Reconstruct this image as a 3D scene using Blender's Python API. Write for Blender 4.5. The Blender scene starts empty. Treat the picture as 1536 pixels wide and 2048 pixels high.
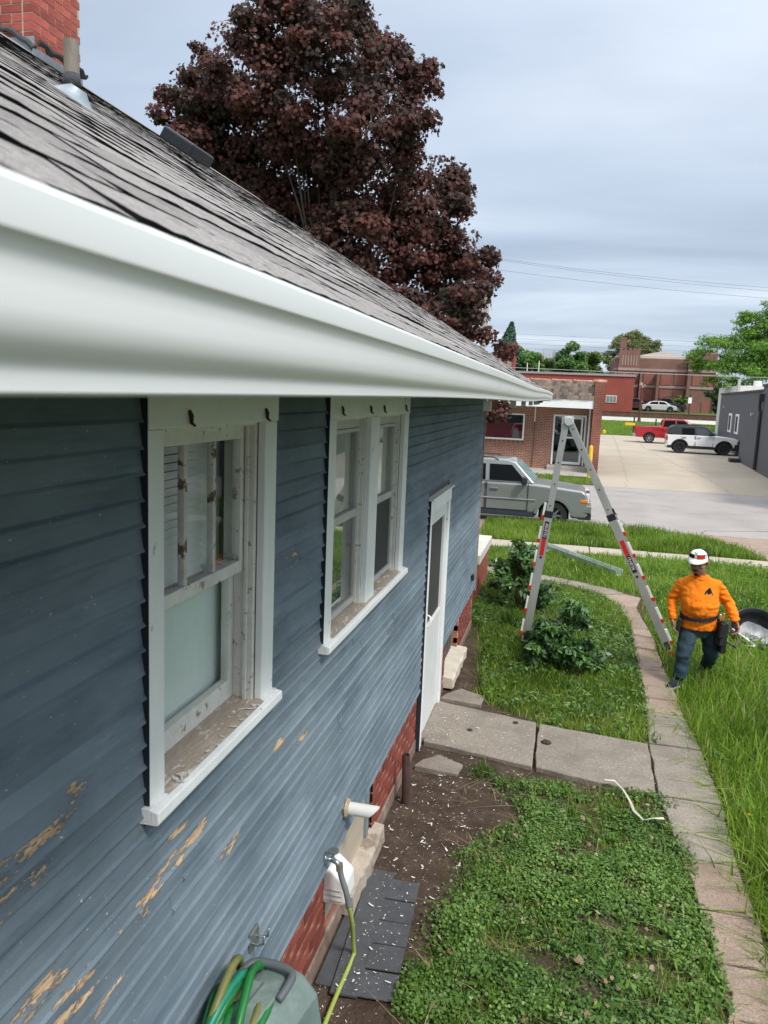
import bpy, bmesh, math, random
import numpy as np
from mathutils import Vector, Matrix, noise as mnoise
random.seed(7); rng = np.random.default_rng(7)
SC = bpy.context.scene
COL = SC.collection
R = math.radians

# ------------------------------------------------------------------ camera
cam_d = bpy.data.cameras.new('camera'); cam = bpy.data.objects.new('camera', cam_d); COL.objects.link(cam)
rt = Vector((0.97171581, 0.23264935, 0.04052978)); up = Vector((-0.07428838, 0.13823198, 0.98760982)); fw = Vector((-0.22416427, 0.96268697, -0.15160534))
CAMLOC = Vector((1.12, 0.0, 3.13))
mw = Matrix((rt, up, -fw)).transposed().to_4x4(); mw.translation = CAMLOC
cam.matrix_world = mw
cam_d.sensor_fit = 'HORIZONTAL'; cam_d.sensor_width = 36.0; cam_d.lens = 1560 * 36 / 1536
cam_d.clip_start = 0.02; cam_d.clip_end = 3000
cam_d.dof.use_dof = True; cam_d.dof.focus_distance = 7.0; cam_d.dof.aperture_fstop = 11.0
SC.camera = cam
SC.render.resolution_x = 768; SC.render.resolution_y = 1024
SC.view_settings.view_transform = 'Standard'; SC.view_settings.look = 'None'
SC.view_settings.exposure = 1.02; SC.view_settings.gamma = 1.0; SC.view_settings.use_curve_mapping = False

# ------------------------------------------------------------------ sky and sun (bright overcast)
SUN_EL, SUN_AZ = 50.0, 130.0          # azimuth measured from +y towards +x: behind the camera, to the right
world = bpy.data.worlds.new('World'); SC.world = world; world.use_nodes = True
nt = world.node_tree; nt.nodes.clear()
def N(t, **kw):
    n = nt.nodes.new(t)
    for k, v in kw.items(): setattr(n, k, v)
    return n
def LK(a, b): nt.links.new(a, b)
out = N('ShaderNodeOutputWorld'); bg = N('ShaderNodeBackground'); bg.inputs['Strength'].default_value = 0.12
sky = N('ShaderNodeTexSky', sky_type='NISHITA'); sky.sun_disc = False
sky.sun_elevation = R(SUN_EL); sky.sun_rotation = R(SUN_AZ); sky.air_density = 1.0; sky.dust_density = 1.5
tc = N('ShaderNodeTexCoord'); sep = N('ShaderNodeSeparateXYZ'); LK(tc.outputs['Generated'], sep.inputs[0])
def MA(op, a, b=None, c=None):
    n = N('ShaderNodeMath', operation=op)
    for i, v in enumerate((a, b, c)):
        if v is None: continue
        if isinstance(v, (int, float)): n.inputs[i].default_value = v
        else: LK(v, n.inputs[i])
    return n.outputs[0]
zc = MA('ADD', MA('MAXIMUM', sep.outputs[2], 0.0), 0.09)
px = MA('DIVIDE', sep.outputs[0], zc); py = MA('DIVIDE', sep.outputs[1], zc)
cmb = N('ShaderNodeCombineXYZ'); LK(MA('MULTIPLY', px, 0.55), cmb.inputs[0]); LK(py, cmb.inputs[1])
nz = N('ShaderNodeTexNoise'); nz.inputs['Scale'].default_value = 0.62; nz.inputs['Detail'].default_value = 6; nz.inputs['Roughness'].default_value = 0.47
nz.inputs['Distortion'].default_value = 0.35; LK(cmb.outputs[0], nz.inputs['Vector'])
rmp = N('ShaderNodeValToRGB'); e = rmp.color_ramp.elements
e[0].position = 0.36; e[0].color = (1.60, 1.92, 2.42, 1); e[1].position = 0.66; e[1].color = (3.6, 3.95, 4.4, 1)
m_ = e.new(0.5); m_.color = (2.28, 2.68, 3.25, 1)
LK(nz.outputs['Fac'], rmp.inputs['Fac'])
# thicker, brighter cloud towards the zenith (ordinary overcast distribution)
zen = N('ShaderNodeMapRange'); zen.inputs['From Min'].default_value = 0.31; zen.inputs['From Max'].default_value = 0.85
zen.inputs['To Min'].default_value = 0.0; zen.inputs['To Max'].default_value = 1.0; zen.interpolation_type = 'SMOOTHSTEP'; LK(sep.outputs[2], zen.inputs['Value'])
brt = N('ShaderNodeMix', data_type='RGBA'); brt.blend_type = 'MIX'; LK(zen.outputs[0], brt.inputs['Factor']); LK(rmp.outputs['Color'], brt.inputs['A'])
brt.inputs['B'].default_value = (8.6, 9.0, 9.6, 1)
mx = N('ShaderNodeMix', data_type='RGBA'); mx.inputs['Factor'].default_value = 0.90
LK(sky.outputs['Color'], mx.inputs['A']); LK(brt.outputs['Result'], mx.inputs['B'])
LK(mx.outputs['Result'], bg.inputs['Color']); LK(bg.outputs[0], out.inputs['Surface'])

sun_d = bpy.data.lights.new('sun', 'SUN'); sun_d.energy = 1.5; sun_d.angle = R(10); sun_d.color = (1.0, 0.96, 0.9)
sun = bpy.data.objects.new('sun', sun_d); COL.objects.link(sun)
sdir = Vector((math.cos(R(SUN_EL)) * math.sin(R(SUN_AZ)), math.cos(R(SUN_EL)) * math.cos(R(SUN_AZ)), math.sin(R(SUN_EL))))
sun.rotation_euler = sdir.to_track_quat('Z', 'Y').to_euler(); sun.location = (6, -6, 12)

# ------------------------------------------------------------------ materials
def lin(c):
    return tuple((x / 12.92 if x <= 0.04045 else ((x + 0.055) / 1.055) ** 2.4) for x in c)
MATS = {}
def mat(name, col, rough=0.65, var=0.18, scale=9.0, bump=0.15, metal=0.0, spec=0.4, bscale=None, stretch=(1, 1, 1), col2=None, mix2=(0.55, 0.65), scale2=3.0, objvar=0.0, coat=0.0, detail=5):
    """base colour with large and fine variation, fine relief; col2 = worn/dirty colour in noise-shaped patches"""
    if name in MATS: return MATS[name]
    m = bpy.data.materials.new(name); m.use_nodes = True; t = m.node_tree; ns = t.nodes; ln = t.links.new
    b = ns['Principled BSDF']; b.inputs['Roughness'].default_value = rough; b.inputs['Metallic'].default_value = metal
    b.inputs['Specular IOR Level'].default_value = spec; b.inputs['Coat Weight'].default_value = coat
    tcn = ns.new('ShaderNodeTexCoord'); mp = ns.new('ShaderNodeMapping'); mp.inputs['Scale'].default_value = stretch; ln(tcn.outputs['Object'], mp.inputs[0])
    n1 = ns.new('ShaderNodeTexNoise'); n1.inputs['Scale'].default_value = scale; n1.inputs['Detail'].default_value = detail; n1.inputs['Roughness'].default_value = 0.62; ln(mp.outputs[0], n1.inputs['Vector'])
    mr = ns.new('ShaderNodeMapRange'); mr.inputs['From Min'].default_value = 0.3; mr.inputs['From Max'].default_value = 0.7; mr.inputs['To Min'].default_value = 1 - var; mr.inputs['To Max'].default_value = 1 + var
    ln(n1.outputs['Fac'], mr.inputs['Value'])
    hs = ns.new('ShaderNodeHueSaturation'); hs.inputs['Color'].default_value = (*col, 1); val = mr.outputs[0]
    if objvar:
        oi = ns.new('ShaderNodeObjectInfo'); m2 = ns.new('ShaderNodeMapRange'); m2.inputs['To Min'].default_value = 1 - objvar; m2.inputs['To Max'].default_value = 1 + objvar; ln(oi.outputs['Random'], m2.inputs['Value'])
        mu = ns.new('ShaderNodeMath'); mu.operation = 'MULTIPLY'; ln(val, mu.inputs[0]); ln(m2.outputs[0], mu.inputs[1]); val = mu.outputs[0]
    ln(val, hs.inputs['Value']); colout = hs.outputs['Color']
    if col2:
        n2 = ns.new('ShaderNodeTexNoise'); n2.inputs['Scale'].default_value = scale2; n2.inputs['Detail'].default_value = 9; n2.inputs['Roughness'].default_value = 0.68; ln(mp.outputs[0], n2.inputs['Vector'])
        r2 = ns.new('ShaderNodeMapRange'); r2.inputs['From Min'].default_value = mix2[0]; r2.inputs['From Max'].default_value = mix2[1]; ln(n2.outputs['Fac'], r2.inputs['Value'])
        mm = ns.new('ShaderNodeMix'); mm.data_type = 'RGBA'; ln(r2.outputs[0], mm.inputs['Factor']); ln(colout, mm.inputs['A']); mm.inputs['B'].default_value = (*col2, 1); colout = mm.outputs['Result']
    ln(colout, b.inputs['Base Color'])
    if bump:
        n3 = ns.new('ShaderNodeTexNoise'); n3.inputs['Scale'].default_value = bscale or scale * 6; n3.inputs['Detail'].default_value = 4; ln(mp.outputs[0], n3.inputs['Vector'])
        bp = ns.new('ShaderNodeBump'); bp.inputs['Strength'].default_value = bump; bp.inputs['Distance'].default_value = 0.01; ln(n3.outputs['Fac'], bp.inputs['Height']); ln(bp.outputs[0], b.inputs['Normal'])
    MATS[name] = m; return m

def glass_mat(name, tint=(0.9, 0.95, 0.95), refl=0.12, rough=0.02, ior=1.52):
    if name in MATS: return MATS[name]
    m = bpy.data.materials.new(name); m.use_nodes = True; t = m.node_tree; ns = t.nodes; ln = t.links.new; ns.remove(ns['Principled BSDF'])
    o = ns['Material Output']; tr = ns.new('ShaderNodeBsdfTransparent'); tr.inputs[0].default_value = (*tint, 1)
    gl = ns.new('ShaderNodeBsdfGlossy'); gl.inputs['Roughness'].default_value = rough; gl.inputs['Color'].default_value = (1, 1, 1, 1)
    fr = ns.new('ShaderNodeFresnel'); fr.inputs['IOR'].default_value = ior; ad = ns.new('ShaderNodeMath'); ad.operation = 'ADD'; ad.use_clamp = True; ln(fr.outputs[0], ad.inputs[0]); ad.inputs[1].default_value = refl
    mxs = ns.new('ShaderNodeMixShader'); ln(ad.outputs[0], mxs.inputs[0]); ln(tr.outputs[0], mxs.inputs[1]); ln(gl.outputs[0], mxs.inputs[2]); ln(mxs.outputs[0], o.inputs['Surface'])
    MATS[name] = m; return m

def leaf_mat(name, cols, rough=0.55, trans=0.3, spec=0.35):
    """leaf colour picked by the per-leaf attribute 'rnd'"""
    m = bpy.data.materials.new(name); m.use_nodes = True; t = m.node_tree; ns = t.nodes; ln = t.links.new
    b = ns['Principled BSDF']; b.inputs['Roughness'].default_value = rough; b.inputs['Specular IOR Level'].default_value = spec
    at = ns.new('ShaderNodeAttribute'); at.attribute_name = 'rnd'
    rp = ns.new('ShaderNodeValToRGB'); el = rp.color_ramp.elements
    el[0].position = 0; el[0].color = (*cols[0], 1); el[1].position = 1; el[1].color = (*cols[-1], 1)
    for i, cc in enumerate(cols[1:-1]): el.new((i + 1) / (len(cols) - 1)).color = (*cc, 1)
    ln(at.outputs['Fac'], rp.inputs['Fac']); ln(rp.outputs['Color'], b.inputs['Base Color'])
    tl = ns.new('ShaderNodeBsdfTranslucent'); ln(rp.outputs['Color'], tl.inputs['Color'])
    ms = ns.new('ShaderNodeMixShader'); ms.inputs[0].default_value = trans; ln(b.outputs[0], ms.inputs[1]); ln(tl.outputs[0], ms.inputs[2])
    ln(ms.outputs[0], ns['Material Output'].inputs['Surface'])
    MATS[name] = m; return m

def brick_mat(name, c1, c2, mortar, scale=1.0, axis='x', bw=0.215, bh=0.075, rough=0.85, msize=0.012):
    if name in MATS: return MATS[name]
    m = bpy.data.materials.new(name); m.use_nodes = True; t = m.node_tree; ns = t.nodes; ln = t.links.new
    b = ns['Principled BSDF']; b.inputs['Roughness'].default_value = rough; b.inputs['Specular IOR Level'].default_value = 0.25
    tcn = ns.new('ShaderNodeTexCoord'); sp = ns.new('ShaderNodeSeparateXYZ'); ln(tcn.outputs['Object'], sp.inputs[0])
    ad = ns.new('ShaderNodeMath'); ad.operation = 'ADD'; ln(sp.outputs[0], ad.inputs[0]); ln(sp.outputs[1], ad.inputs[1])
    cb = ns.new('ShaderNodeCombineXYZ'); ln(ad.outputs[0], cb.inputs[0]); ln(sp.outputs[2], cb.inputs[1])
    br = ns.new('ShaderNodeTexBrick'); ln(cb.outputs[0], br.inputs['Vector']); br.inputs['Scale'].default_value = 1.0 / scale
    br.inputs['Brick Width'].default_value = bw; br.inputs['Row Height'].default_value = bh; br.inputs['Mortar Size'].default_value = msize; br.inputs['Bias'].default_value = 0.0
    br.inputs['Color1'].default_value = (*c1, 1); br.inputs['Color2'].default_value = (*c2, 1); br.inputs['Mortar'].default_value = (*mortar, 1)
    n1 = ns.new('ShaderNodeTexNoise'); n1.inputs['Scale'].default_value = 0.7; n1.inputs['Detail'].default_value = 8; ln(tcn.outputs['Object'], n1.inputs['Vector'])
    mr = ns.new('ShaderNodeMapRange'); mr.inputs['From Min'].default_value = 0.3; mr.inputs['From Max'].default_value = 0.7; mr.inputs['To Min'].default_value = 0.75; mr.inputs['To Max'].default_value = 1.2; ln(n1.outputs['Fac'], mr.inputs['Value'])
    hs = ns.new('ShaderNodeHueSaturation'); ln(br.outputs['Color'], hs.inputs['Color']); ln(mr.outputs[0], hs.inputs['Value']); ln(hs.outputs[0], b.inputs['Base Color'])
    bp = ns.new('ShaderNodeBump'); bp.inputs['Strength'].default_value = 0.5; bp.inputs['Distance'].default_value = 0.008; bp.invert = True; ln(br.outputs['Fac'], bp.inputs['Height']); ln(bp.outputs[0], b.inputs['Normal'])
    MATS[name] = m; return m

# ------------------------------------------------------------------ mesh helpers
class MB:
    def __init__(s): s.v = []; s.f = []; s.mi = []; s.cur = 0
    def add(s, vs, fs):
        o = len(s.v); s.v += [tuple(v) for v in vs]; s.f += [tuple(i + o for i in f) for f in fs]; s.mi += [s.cur] * len(fs); return s
    def box(s, x0, x1, y0, y1, z0, z1, M=None):
        vs = [Vector((x, y, z)) for z in (z0, z1) for x, y in ((x0, y0), (x1, y0), (x1, y1), (x0, y1))]
        if M is not None: vs = [M @ v for v in vs]
        return s.add(vs, [(3, 2, 1, 0), (4, 5, 6, 7), (0, 1, 5, 4), (1, 2, 6, 5), (2, 3, 7, 6), (3, 0, 4, 7)])
    def prism(s, poly, a0, a1, axis='y', M=None):
        """2D polygon extruded along an axis: axis y -> poly in (x,z); x -> (y,z); z -> (x,y)"""
        n = len(poly); vs = []
        for a in (a0, a1):
            for p, q in poly: vs.append(Vector({'y': (p, a, q), 'x': (a, p, q), 'z': (p, q, a)}[axis]))
        if M is not None: vs = [M @ v for v in vs]
        return s.add(vs, [tuple(range(n)), tuple(range(2 * n - 1, n - 1, -1))] + [(i, i + n, (i + 1) % n + n, (i + 1) % n) for i in range(n)])
    def tube(s, pts, r, n=8, closed=False, cap=True, flat=1.0):
        pts = [Vector(p) for p in pts]; k = len(pts); rs = r if isinstance(r, (list, tuple)) else [r] * k
        o = len(s.v); prev = None
        for i, p in enumerate(pts):
            if closed: d = pts[(i + 1) % k] - pts[i - 1]
            else: d = pts[min(i + 1, k - 1)] - pts[max(i - 1, 0)]
            d = d.normalized() if d.length > 1e-9 else Vector((0, 0, 1))
            if prev is None:
                a = d.orthogonal().normalized()
            else:
                a = prev - d * prev.dot(d)
                a = a.normalized() if a.length > 1e-6 else d.orthogonal().normalized()
            prev = a; b = d.cross(a)
            rr = rs[i] if isinstance(rs[i], (tuple, list)) else (rs[i], rs[i] * flat)
            for j in range(n):
                t = 2 * math.pi * j / n; s.v.append(tuple(p + a * (rr[0] * math.cos(t)) + b * (rr[1] * math.sin(t))))
        for i in range(k if closed else k - 1):
            i2 = (i + 1) % k
            for j in range(n):
                s.f.append((o + i * n + j, o + i * n + (j + 1) % n, o + i2 * n + (j + 1) % n, o + i2 * n + j)); s.mi.append(s.cur)
        if cap and not closed:
            s.f.append(tuple(o + j for j in range(n - 1, -1, -1))); s.f.append(tuple(o + (k - 1) * n + j for j in range(n))); s.mi += [s.cur] * 2
        return s
    def lathe(s, prof, n=20, M=None, cap=False):
        """profile (r,z) turned about z"""
        o = len(s.v)
        for r, z in prof:
            for j in range(n):
                t = 2 * math.pi * j / n; v = Vector((r * math.cos(t), r * math.sin(t), z)); s.v.append(tuple(M @ v if M is not None else v))
        for i in range(len(prof) - 1):
            for j in range(n):
                s.f.append((o + i * n + j, o + i * n + (j + 1) % n, o + (i + 1) * n + (j + 1) % n, o + (i + 1) * n + j)); s.mi.append(s.cur)
        if cap:
            s.f.append(tuple(o + j for j in range(n - 1, -1, -1))); s.f.append(tuple(o + (len(prof) - 1) * n + j for j in range(n))); s.mi += [s.cur] * 2
        return s
    def mesh(s, name, mats, recalc=True):
        me = bpy.data.meshes.new(name); me.from_pydata(s.v, [], s.f)
        for m in (mats if isinstance(mats, (list, tuple)) else [mats]): me.materials.append(m)
        if any(s.mi): me.polygons.foreach_set('material_index', s.mi)
        if recalc and len(s.f) > 1: bm = bmesh.new(); bm.from_mesh(me); bmesh.ops.recalc_face_normals(bm, faces=bm.faces); bm.to_mesh(me); bm.free()
        me.update(); return me
    def build(s, name, mats, parent=None, smooth=False, bevel=0.0, seg=2):
        o = bpy.data.objects.new(name, s.mesh(name, mats)); COL.objects.link(o); o.parent = parent
        if smooth: o.data.polygons.foreach_set('use_smooth', [True] * len(o.data.polygons))
        if bevel:
            md = o.modifiers.new('edge', 'BEVEL'); md.width = bevel; md.segments = seg; md.limit_method = 'ANGLE'; md.angle_limit = R(40)
        return o
def autosmooth(o, ang=40):
    """smooth shading with sharp edges kept"""
    bm = bmesh.new(); bm.from_mesh(o.data)
    for f in bm.faces: f.smooth = True
    for ed in bm.edges:
        ed.smooth = not (len(ed.link_faces) == 2 and ed.calc_face_angle(0) > R(ang))
    bm.to_mesh(o.data); bm.free(); return o
def tag(o, label, cat, group=None, kind=None):
    o['label'] = label; o['category'] = cat
    if group: o['group'] = group
    if kind: o['kind'] = kind
    return o
def empty(name, loc=(0, 0, 0), rz=0.0, parent=None):
    o = bpy.data.objects.new(name, None); COL.objects.link(o); o.location = loc; o.rotation_euler = (0, 0, rz); o.parent = parent; o.empty_display_size = 0.2; return o
def inst(name, mesh, parent=None, M=None):
    o = bpy.data.objects.new(name, mesh); COL.objects.link(o); o.parent = parent
    if M is not None: o.matrix_local = M
    return o
def copy_tree(o, parent=None):
    c = o.copy(); COL.objects.link(c); c.parent = parent
    for ch in [x for x in o.children]: copy_tree(ch, c)
    return c
def from_arrays(name, V, F, mats, parent=None, attr=None, smooth=False):
    """V (n,3), F = (m,k) array of equal-sized faces; attr = per-vertex float 'rnd'"""
    me = bpy.data.meshes.new(name); V = np.asarray(V, np.float32); F = np.asarray(F, np.int32); m, k = F.shape
    me.vertices.add(len(V)); me.vertices.foreach_set('co', V.ravel()); me.loops.add(m * k); me.loops.foreach_set('vertex_index', F.ravel())
    me.polygons.add(m); me.polygons.foreach_set('loop_start', np.arange(0, m * k, k, dtype=np.int32)); me.polygons.foreach_set('loop_total', np.full(m, k, np.int32))
    if smooth: me.polygons.foreach_set('use_smooth', np.ones(m, bool))
    if attr is not None:
        a = me.attributes.new('rnd', 'FLOAT', 'POINT'); a.data.foreach_set('value', np.asarray(attr, np.float32))
    me.materials.append(mats); me.update(calc_edges=True); me.validate()
    o = bpy.data.objects.new(name, me); COL.objects.link(o); o.parent = parent; return o
def structure(o): o['kind'] = 'structure'; return o
def smooth_noise(x, y, s, seed=0):
    """cheap value noise for numpy arrays"""
    x = np.asarray(x) * s + seed * 17.13; y = np.asarray(y) * s + seed * 31.7
    xi = np.floor(x); yi = np.floor(y); fx = x - xi; fy = y - yi; fx = fx * fx * (3 - 2 * fx); fy = fy * fy * (3 - 2 * fy)
    h = lambda a, b: (np.sin(a * 127.1 + b * 311.7) * 43758.5453) % 1.0
    return (h(xi, yi) * (1 - fx) + h(xi + 1, yi) * fx) * (1 - fy) + (h(xi, yi + 1) * (1 - fx) + h(xi + 1, yi + 1) * fx) * fy
def in_poly(x, y, poly):
    x = np.asarray(x); y = np.asarray(y); r = np.zeros(x.shape, bool); n = len(poly)
    for i in range(n):
        x0, y0 = poly[i]; x1, y1 = poly[i - 1]
        c = ((y0 > y) != (y1 > y)) & (x < (x1 - x0) * (y - y0) / (y1 - y0 + 1e-12) + x0); r ^= c
    return r

# ------------------------------------------------------------------ terrain
HY = [-60, 17.0, 20.0, 20.25, 30.9, 33, 36, 77, 95, 100, 101, 101.4, 112, 130, 260, 600, 1600]
HZ = [0, 0, -0.03, -0.12, -0.12, -0.05, 0, 0, 0.95, 1.35, 1.40, 1.85, 2.02, 2.2, 3.0, 4, 5]
def hgt(x, y):
    z = np.interp(y, HY, HZ)
    yard = np.clip((np.asarray(x) + 0.1) / 0.5, 0, 1) * np.clip((16 - np.asarray(y)) / 1.0, 0, 1) * np.clip((9 - np.asarray(x)), 0, 1)
    return z + yard * (smooth_noise(x, y, 1.3, 1) * 0.04 - 0.02 + smooth_noise(x, y, 7, 2) * 0.02 - 0.01)
CLOVER = [(0.72, 6.05), (0.98, 5.72), (0.86, 5.35), (0.63, 4.95), (0.70, 4.6), (0.58, 4.2), (0.60, 3.95), (0.45, 3.72), (0.52, 3.4), (0.45, 2.9), (0.5, 2.2), (2.18, 2.2), (2.16, 3.9), (2.15, 4.7), (2.13, 5.3), (2.05, 6.14), (1.5, 6.2)]
YARD_C = [(0.45, 7.75), (0.95, 7.45), (1.2, 7.32), (2.1, 7.2), (2.12, 8.4), (2.13, 9.8), (2.16, 11.0), (2.05, 12.1), (1.8, 12.8), (1.2, 13.3), (-0.3, 13.8), (-0.3, 10.6), (0.1, 10.4), (0.28, 9.6), (0.33, 8.6)]
YARD_D = [(-0.35, 14.3), (1.25, 13.75), (2.45, 13.1), (2.5, 12.3), (2.36, 11.7), (2.46, 10.5), (2.45, 9.5), (2.47, 8.6), (2.44, 8.0), (2.52, 7.3), (2.53, 6.2), (2.47, 5.3), (2.48, 4.8), (2.46, 4.3), (2.5, 3.4), (2.5, 2.0), (8.5, 2.0), (8.5, 16.35), (-0.55, 16.35)]
VERGE = [(-0.62, 17.1), (5.25, 17.05), (4.95, 18.3), (4.6, 19.2), (3.9, 19.8), (3.2, 20.02), (1.4, 20.1), (-0.78, 20.1)]
VERGE2 = [(6.6, 17.05), (20, 17.05), (20, 20.1), (7.2, 20.1)]
def build_ground():
    xs = np.unique(np.concatenate([np.arange(-1, 6.01, 0.06), np.arange(6, 30, 0.8), np.arange(-30, -1, 1.0), np.array([-1200, -500, -200, -100, -60, 60, 100, 200, 500, 1200.])]))
    ys = np.unique(np.concatenate([np.arange(1.5, 20.3, 0.07), np.array(HY, float), np.arange(20.5, 140, 2.0), np.array([-40, -10, 0])]))
    X, Y = np.meshgrid(xs, ys); Z = hgt(X, Y); nx, ny = len(xs), len(ys)
    Vv = np.stack([X.ravel(), Y.ravel(), Z.ravel()], 1); idx = np.arange(nx * ny).reshape(ny, nx)
    F = np.stack([idx[:-1, :-1].ravel(), idx[:-1, 1:].ravel(), idx[1:, 1:].ravel(), idx[1:, :-1].ravel()], 1)
    x, y = Vv[:, 0], Vv[:, 1]; w = (smooth_noise(x, y, 3, 5) - 0.5) * 0.35; w2 = (smooth_noise(x, y, 3, 6) - 0.5) * 0.35
    lawn = np.zeros(len(x))
    for P, wt in ((CLOVER, 0.12), (YARD_C, 0.4), (YARD_D, 0.85), (VERGE, 1), (VERGE2, 1)): lawn = np.maximum(lawn, in_poly(x + w, y + w2, P) * wt)
    lawn[(x > 8) | (y > 31)] = 1.0
    lawn[(x < -0.6)] = 1.0
    m = bpy.data.materials.new('soil_and_turf'); m.use_nodes = True; t = m.node_tree; ns = t.nodes; ln = t.links.new; b = ns['Principled BSDF']; b.inputs['Roughness'].default_value = 0.95; b.inputs['Specular IOR Level'].default_value = 0.15
    tcn = ns.new('ShaderNodeTexCoord'); n1 = ns.new('ShaderNodeTexNoise'); n1.inputs['Scale'].default_value = 4; n1.inputs['Detail'].default_value = 10; n1.inputs['Roughness'].default_value = 0.7; ln(tcn.outputs['Object'], n1.inputs['Vector'])
    rs = ns.new('ShaderNodeValToRGB'); el = rs.color_ramp.elements; el[0].position = 0.3; el[0].color = (0.038, 0.025, 0.017, 1); el[1].position = 0.72; el[1].color = (0.115, 0.084, 0.062, 1); el.new(0.5).color = (0.068, 0.047, 0.034, 1); ln(n1.outputs['Fac'], rs.inputs['Fac'])
    rg = ns.new('ShaderNodeValToRGB'); el = rg.color_ramp.elements; el[0].position = 0.3; el[0].color = (0.035, 0.05, 0.014, 1); el[1].position = 0.75; el[1].color = (0.09, 0.16, 0.03, 1); ln(n1.outputs['Fac'], rg.inputs['Fac'])
    at = ns.new('ShaderNodeAttribute'); at.attribute_name = 'rnd'; mmx = ns.new('ShaderNodeMix'); mmx.data_type = 'RGBA'; ln(at.outputs['Fac'], mmx.inputs['Factor']); ln(rs.outputs[0], mmx.inputs['A']); ln(rg.outputs[0], mmx.inputs['B']); ln(mmx.outputs['Result'], b.inputs['Base Color'])
    n2 = ns.new('ShaderNodeTexNoise'); n2.inputs['Scale'].default_value = 45; n2.inputs['Detail'].default_value = 6; ln(tcn.outputs['Object'], n2.inputs['Vector']); bp = ns.new('ShaderNodeBump'); bp.inputs['Strength'].default_value = 0.7; bp.inputs['Distance'].default_value = 0.02; ln(n2.outputs['Fac'], bp.inputs['Height']); ln(bp.outputs[0], b.inputs['Normal'])
    structure(from_arrays('ground', Vv, F, m, attr=lawn, smooth=True))
build_ground()

def strip(name, poly_x, y0, y1, m, dz=0.012, thick=None):
    """paved sheet following the terrain; poly_x(y) -> (x0,x1)"""
    ys = sorted(set([y0, y1] + [h for h in HY if y0 < h < y1] + list(np.linspace(y0, y1, 12))))
    V = []; F = []
    for y in ys:
        a, b2 = poly_x(y)
        for x in np.linspace(a, b2, 9): V.append((x, y, float(np.interp(y, HY, HZ)) + dz))
    for i in range(len(ys) - 1):
        for j in range(8): F.append((i * 9 + j, i * 9 + j + 1, (i + 1) * 9 + j + 1, (i + 1) * 9 + j))
    return structure(from_arrays(name, V, F, m))
road_m = mat('road_worn_asphalt', (0.29, 0.265, 0.245), rough=0.9, var=0.10, scale=0.6, bump=0.4, bscale=60, col2=(0.235, 0.215, 0.20), mix2=(0.5, 0.62), scale2=0.35, detail=9)
lot_m = mat('lot_concrete', (0.36, 0.31, 0.24), rough=0.9, var=0.10, scale=0.35, bump=0.3, bscale=40, col2=(0.30, 0.26, 0.205), mix2=(0.48, 0.66), scale2=0.22, detail=9)
strip('road', lambda y: (-60, 60), 20.2, 31.0, road_m, 0.014)
strip('parking_lot', lambda y: (2.15 if y < 77 else 4.1, 40), 31.05, 77.0, lot_m, 0.010)
strip('store_forecourt', lambda y: (-12, 2.1), 33.6, 36.2, mat('forecourt_concrete', (0.36, 0.335, 0.29), rough=0.9, var=0.1, scale=0.7, bump=0.3), 0.012)
strip('far_street', lambda y: (-60, 90), 95.3, 99.6, mat('far_street_concrete', (0.42, 0.40, 0.37), rough=0.9, var=0.06, scale=0.3, bump=0.1), 0.012)
# crack lines in the road surface (tar-dark open cracks)
def crack(pts, name='crack', w=0.025, z=None, m=None):
    V = []; F = []; rnd = random.Random(len(pts)); P = []
    for i in range(len(pts) - 1):
        a = Vector(pts[i]); b = Vector(pts[i + 1]); n = max(2, int((b - a).length / 0.35))
        for k in range(n): P.append(a.lerp(b, k / n) + Vector((rnd.uniform(-.09, .09), rnd.uniform(-.05, .05))))
    P.append(Vector(pts[-1]))
    for i, p in enumerate(P):
        d = (P[min(i + 1, len(P) - 1)] - P[max(i - 1, 0)]).normalized(); n = Vector((-d.y, d.x)); ww = w * rnd.uniform(0.4, 1.2)
        for s_ in (-1, 1): q = p + n * ww * s_; V.append((q.x, q.y, float(np.interp(q.y, HY, HZ)) + z))
    for i in range(len(P) - 1): F.append((2 * i, 2 * i + 1, 2 * i + 3, 2 * i + 2))
    return from_arrays(name, V, F, m)
crk = mat('crack_dark', (0.07, 0.062, 0.055), rough=1, var=0.2, bump=0)
rd = bpy.data.objects['road']; lt = bpy.data.objects['parking_lot']
for pts in ([(2.75, 20.4), (2.6, 23), (2.4, 26), (2.45, 30.8)], [(4.6, 20.3), (4.7, 21.5), (6.5, 22.2), (9, 21.8)]):
    crack(pts, w=0.013, z=0.018, m=crk).parent = rd
for pts in ([(2.3, 41), (9.8, 43.5)], [(7.2, 31.2), (6.6, 45), (6.2, 58), (6.8, 70)], [(2.4, 55), (8, 57), (11, 56)], [(3.4, 31.2), (4.2, 50), (5, 76)]):
    crack(pts, w=0.011, z=0.014, m=mat('lot_joint', (0.22, 0.195, 0.16), rough=1, bump=0)).parent = lt
# low brick retaining wall below the armory lawn
ob = MB().box(-40, 27, 100.95, 101.35, 1.2, 1.93).build('retaining_wall', mat('dark_wall_brick', (0.13, 0.06, 0.05), rough=0.9, var=0.25, scale=2)); tag(ob, 'low dark red brick retaining wall along the far lawn edge', 'wall')
ob = MB().box(-40, 27, 100.9, 101.42, 1.93, 1.99).build('coping', MATS['dark_wall_brick'], bpy.data.objects['retaining_wall'])

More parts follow.
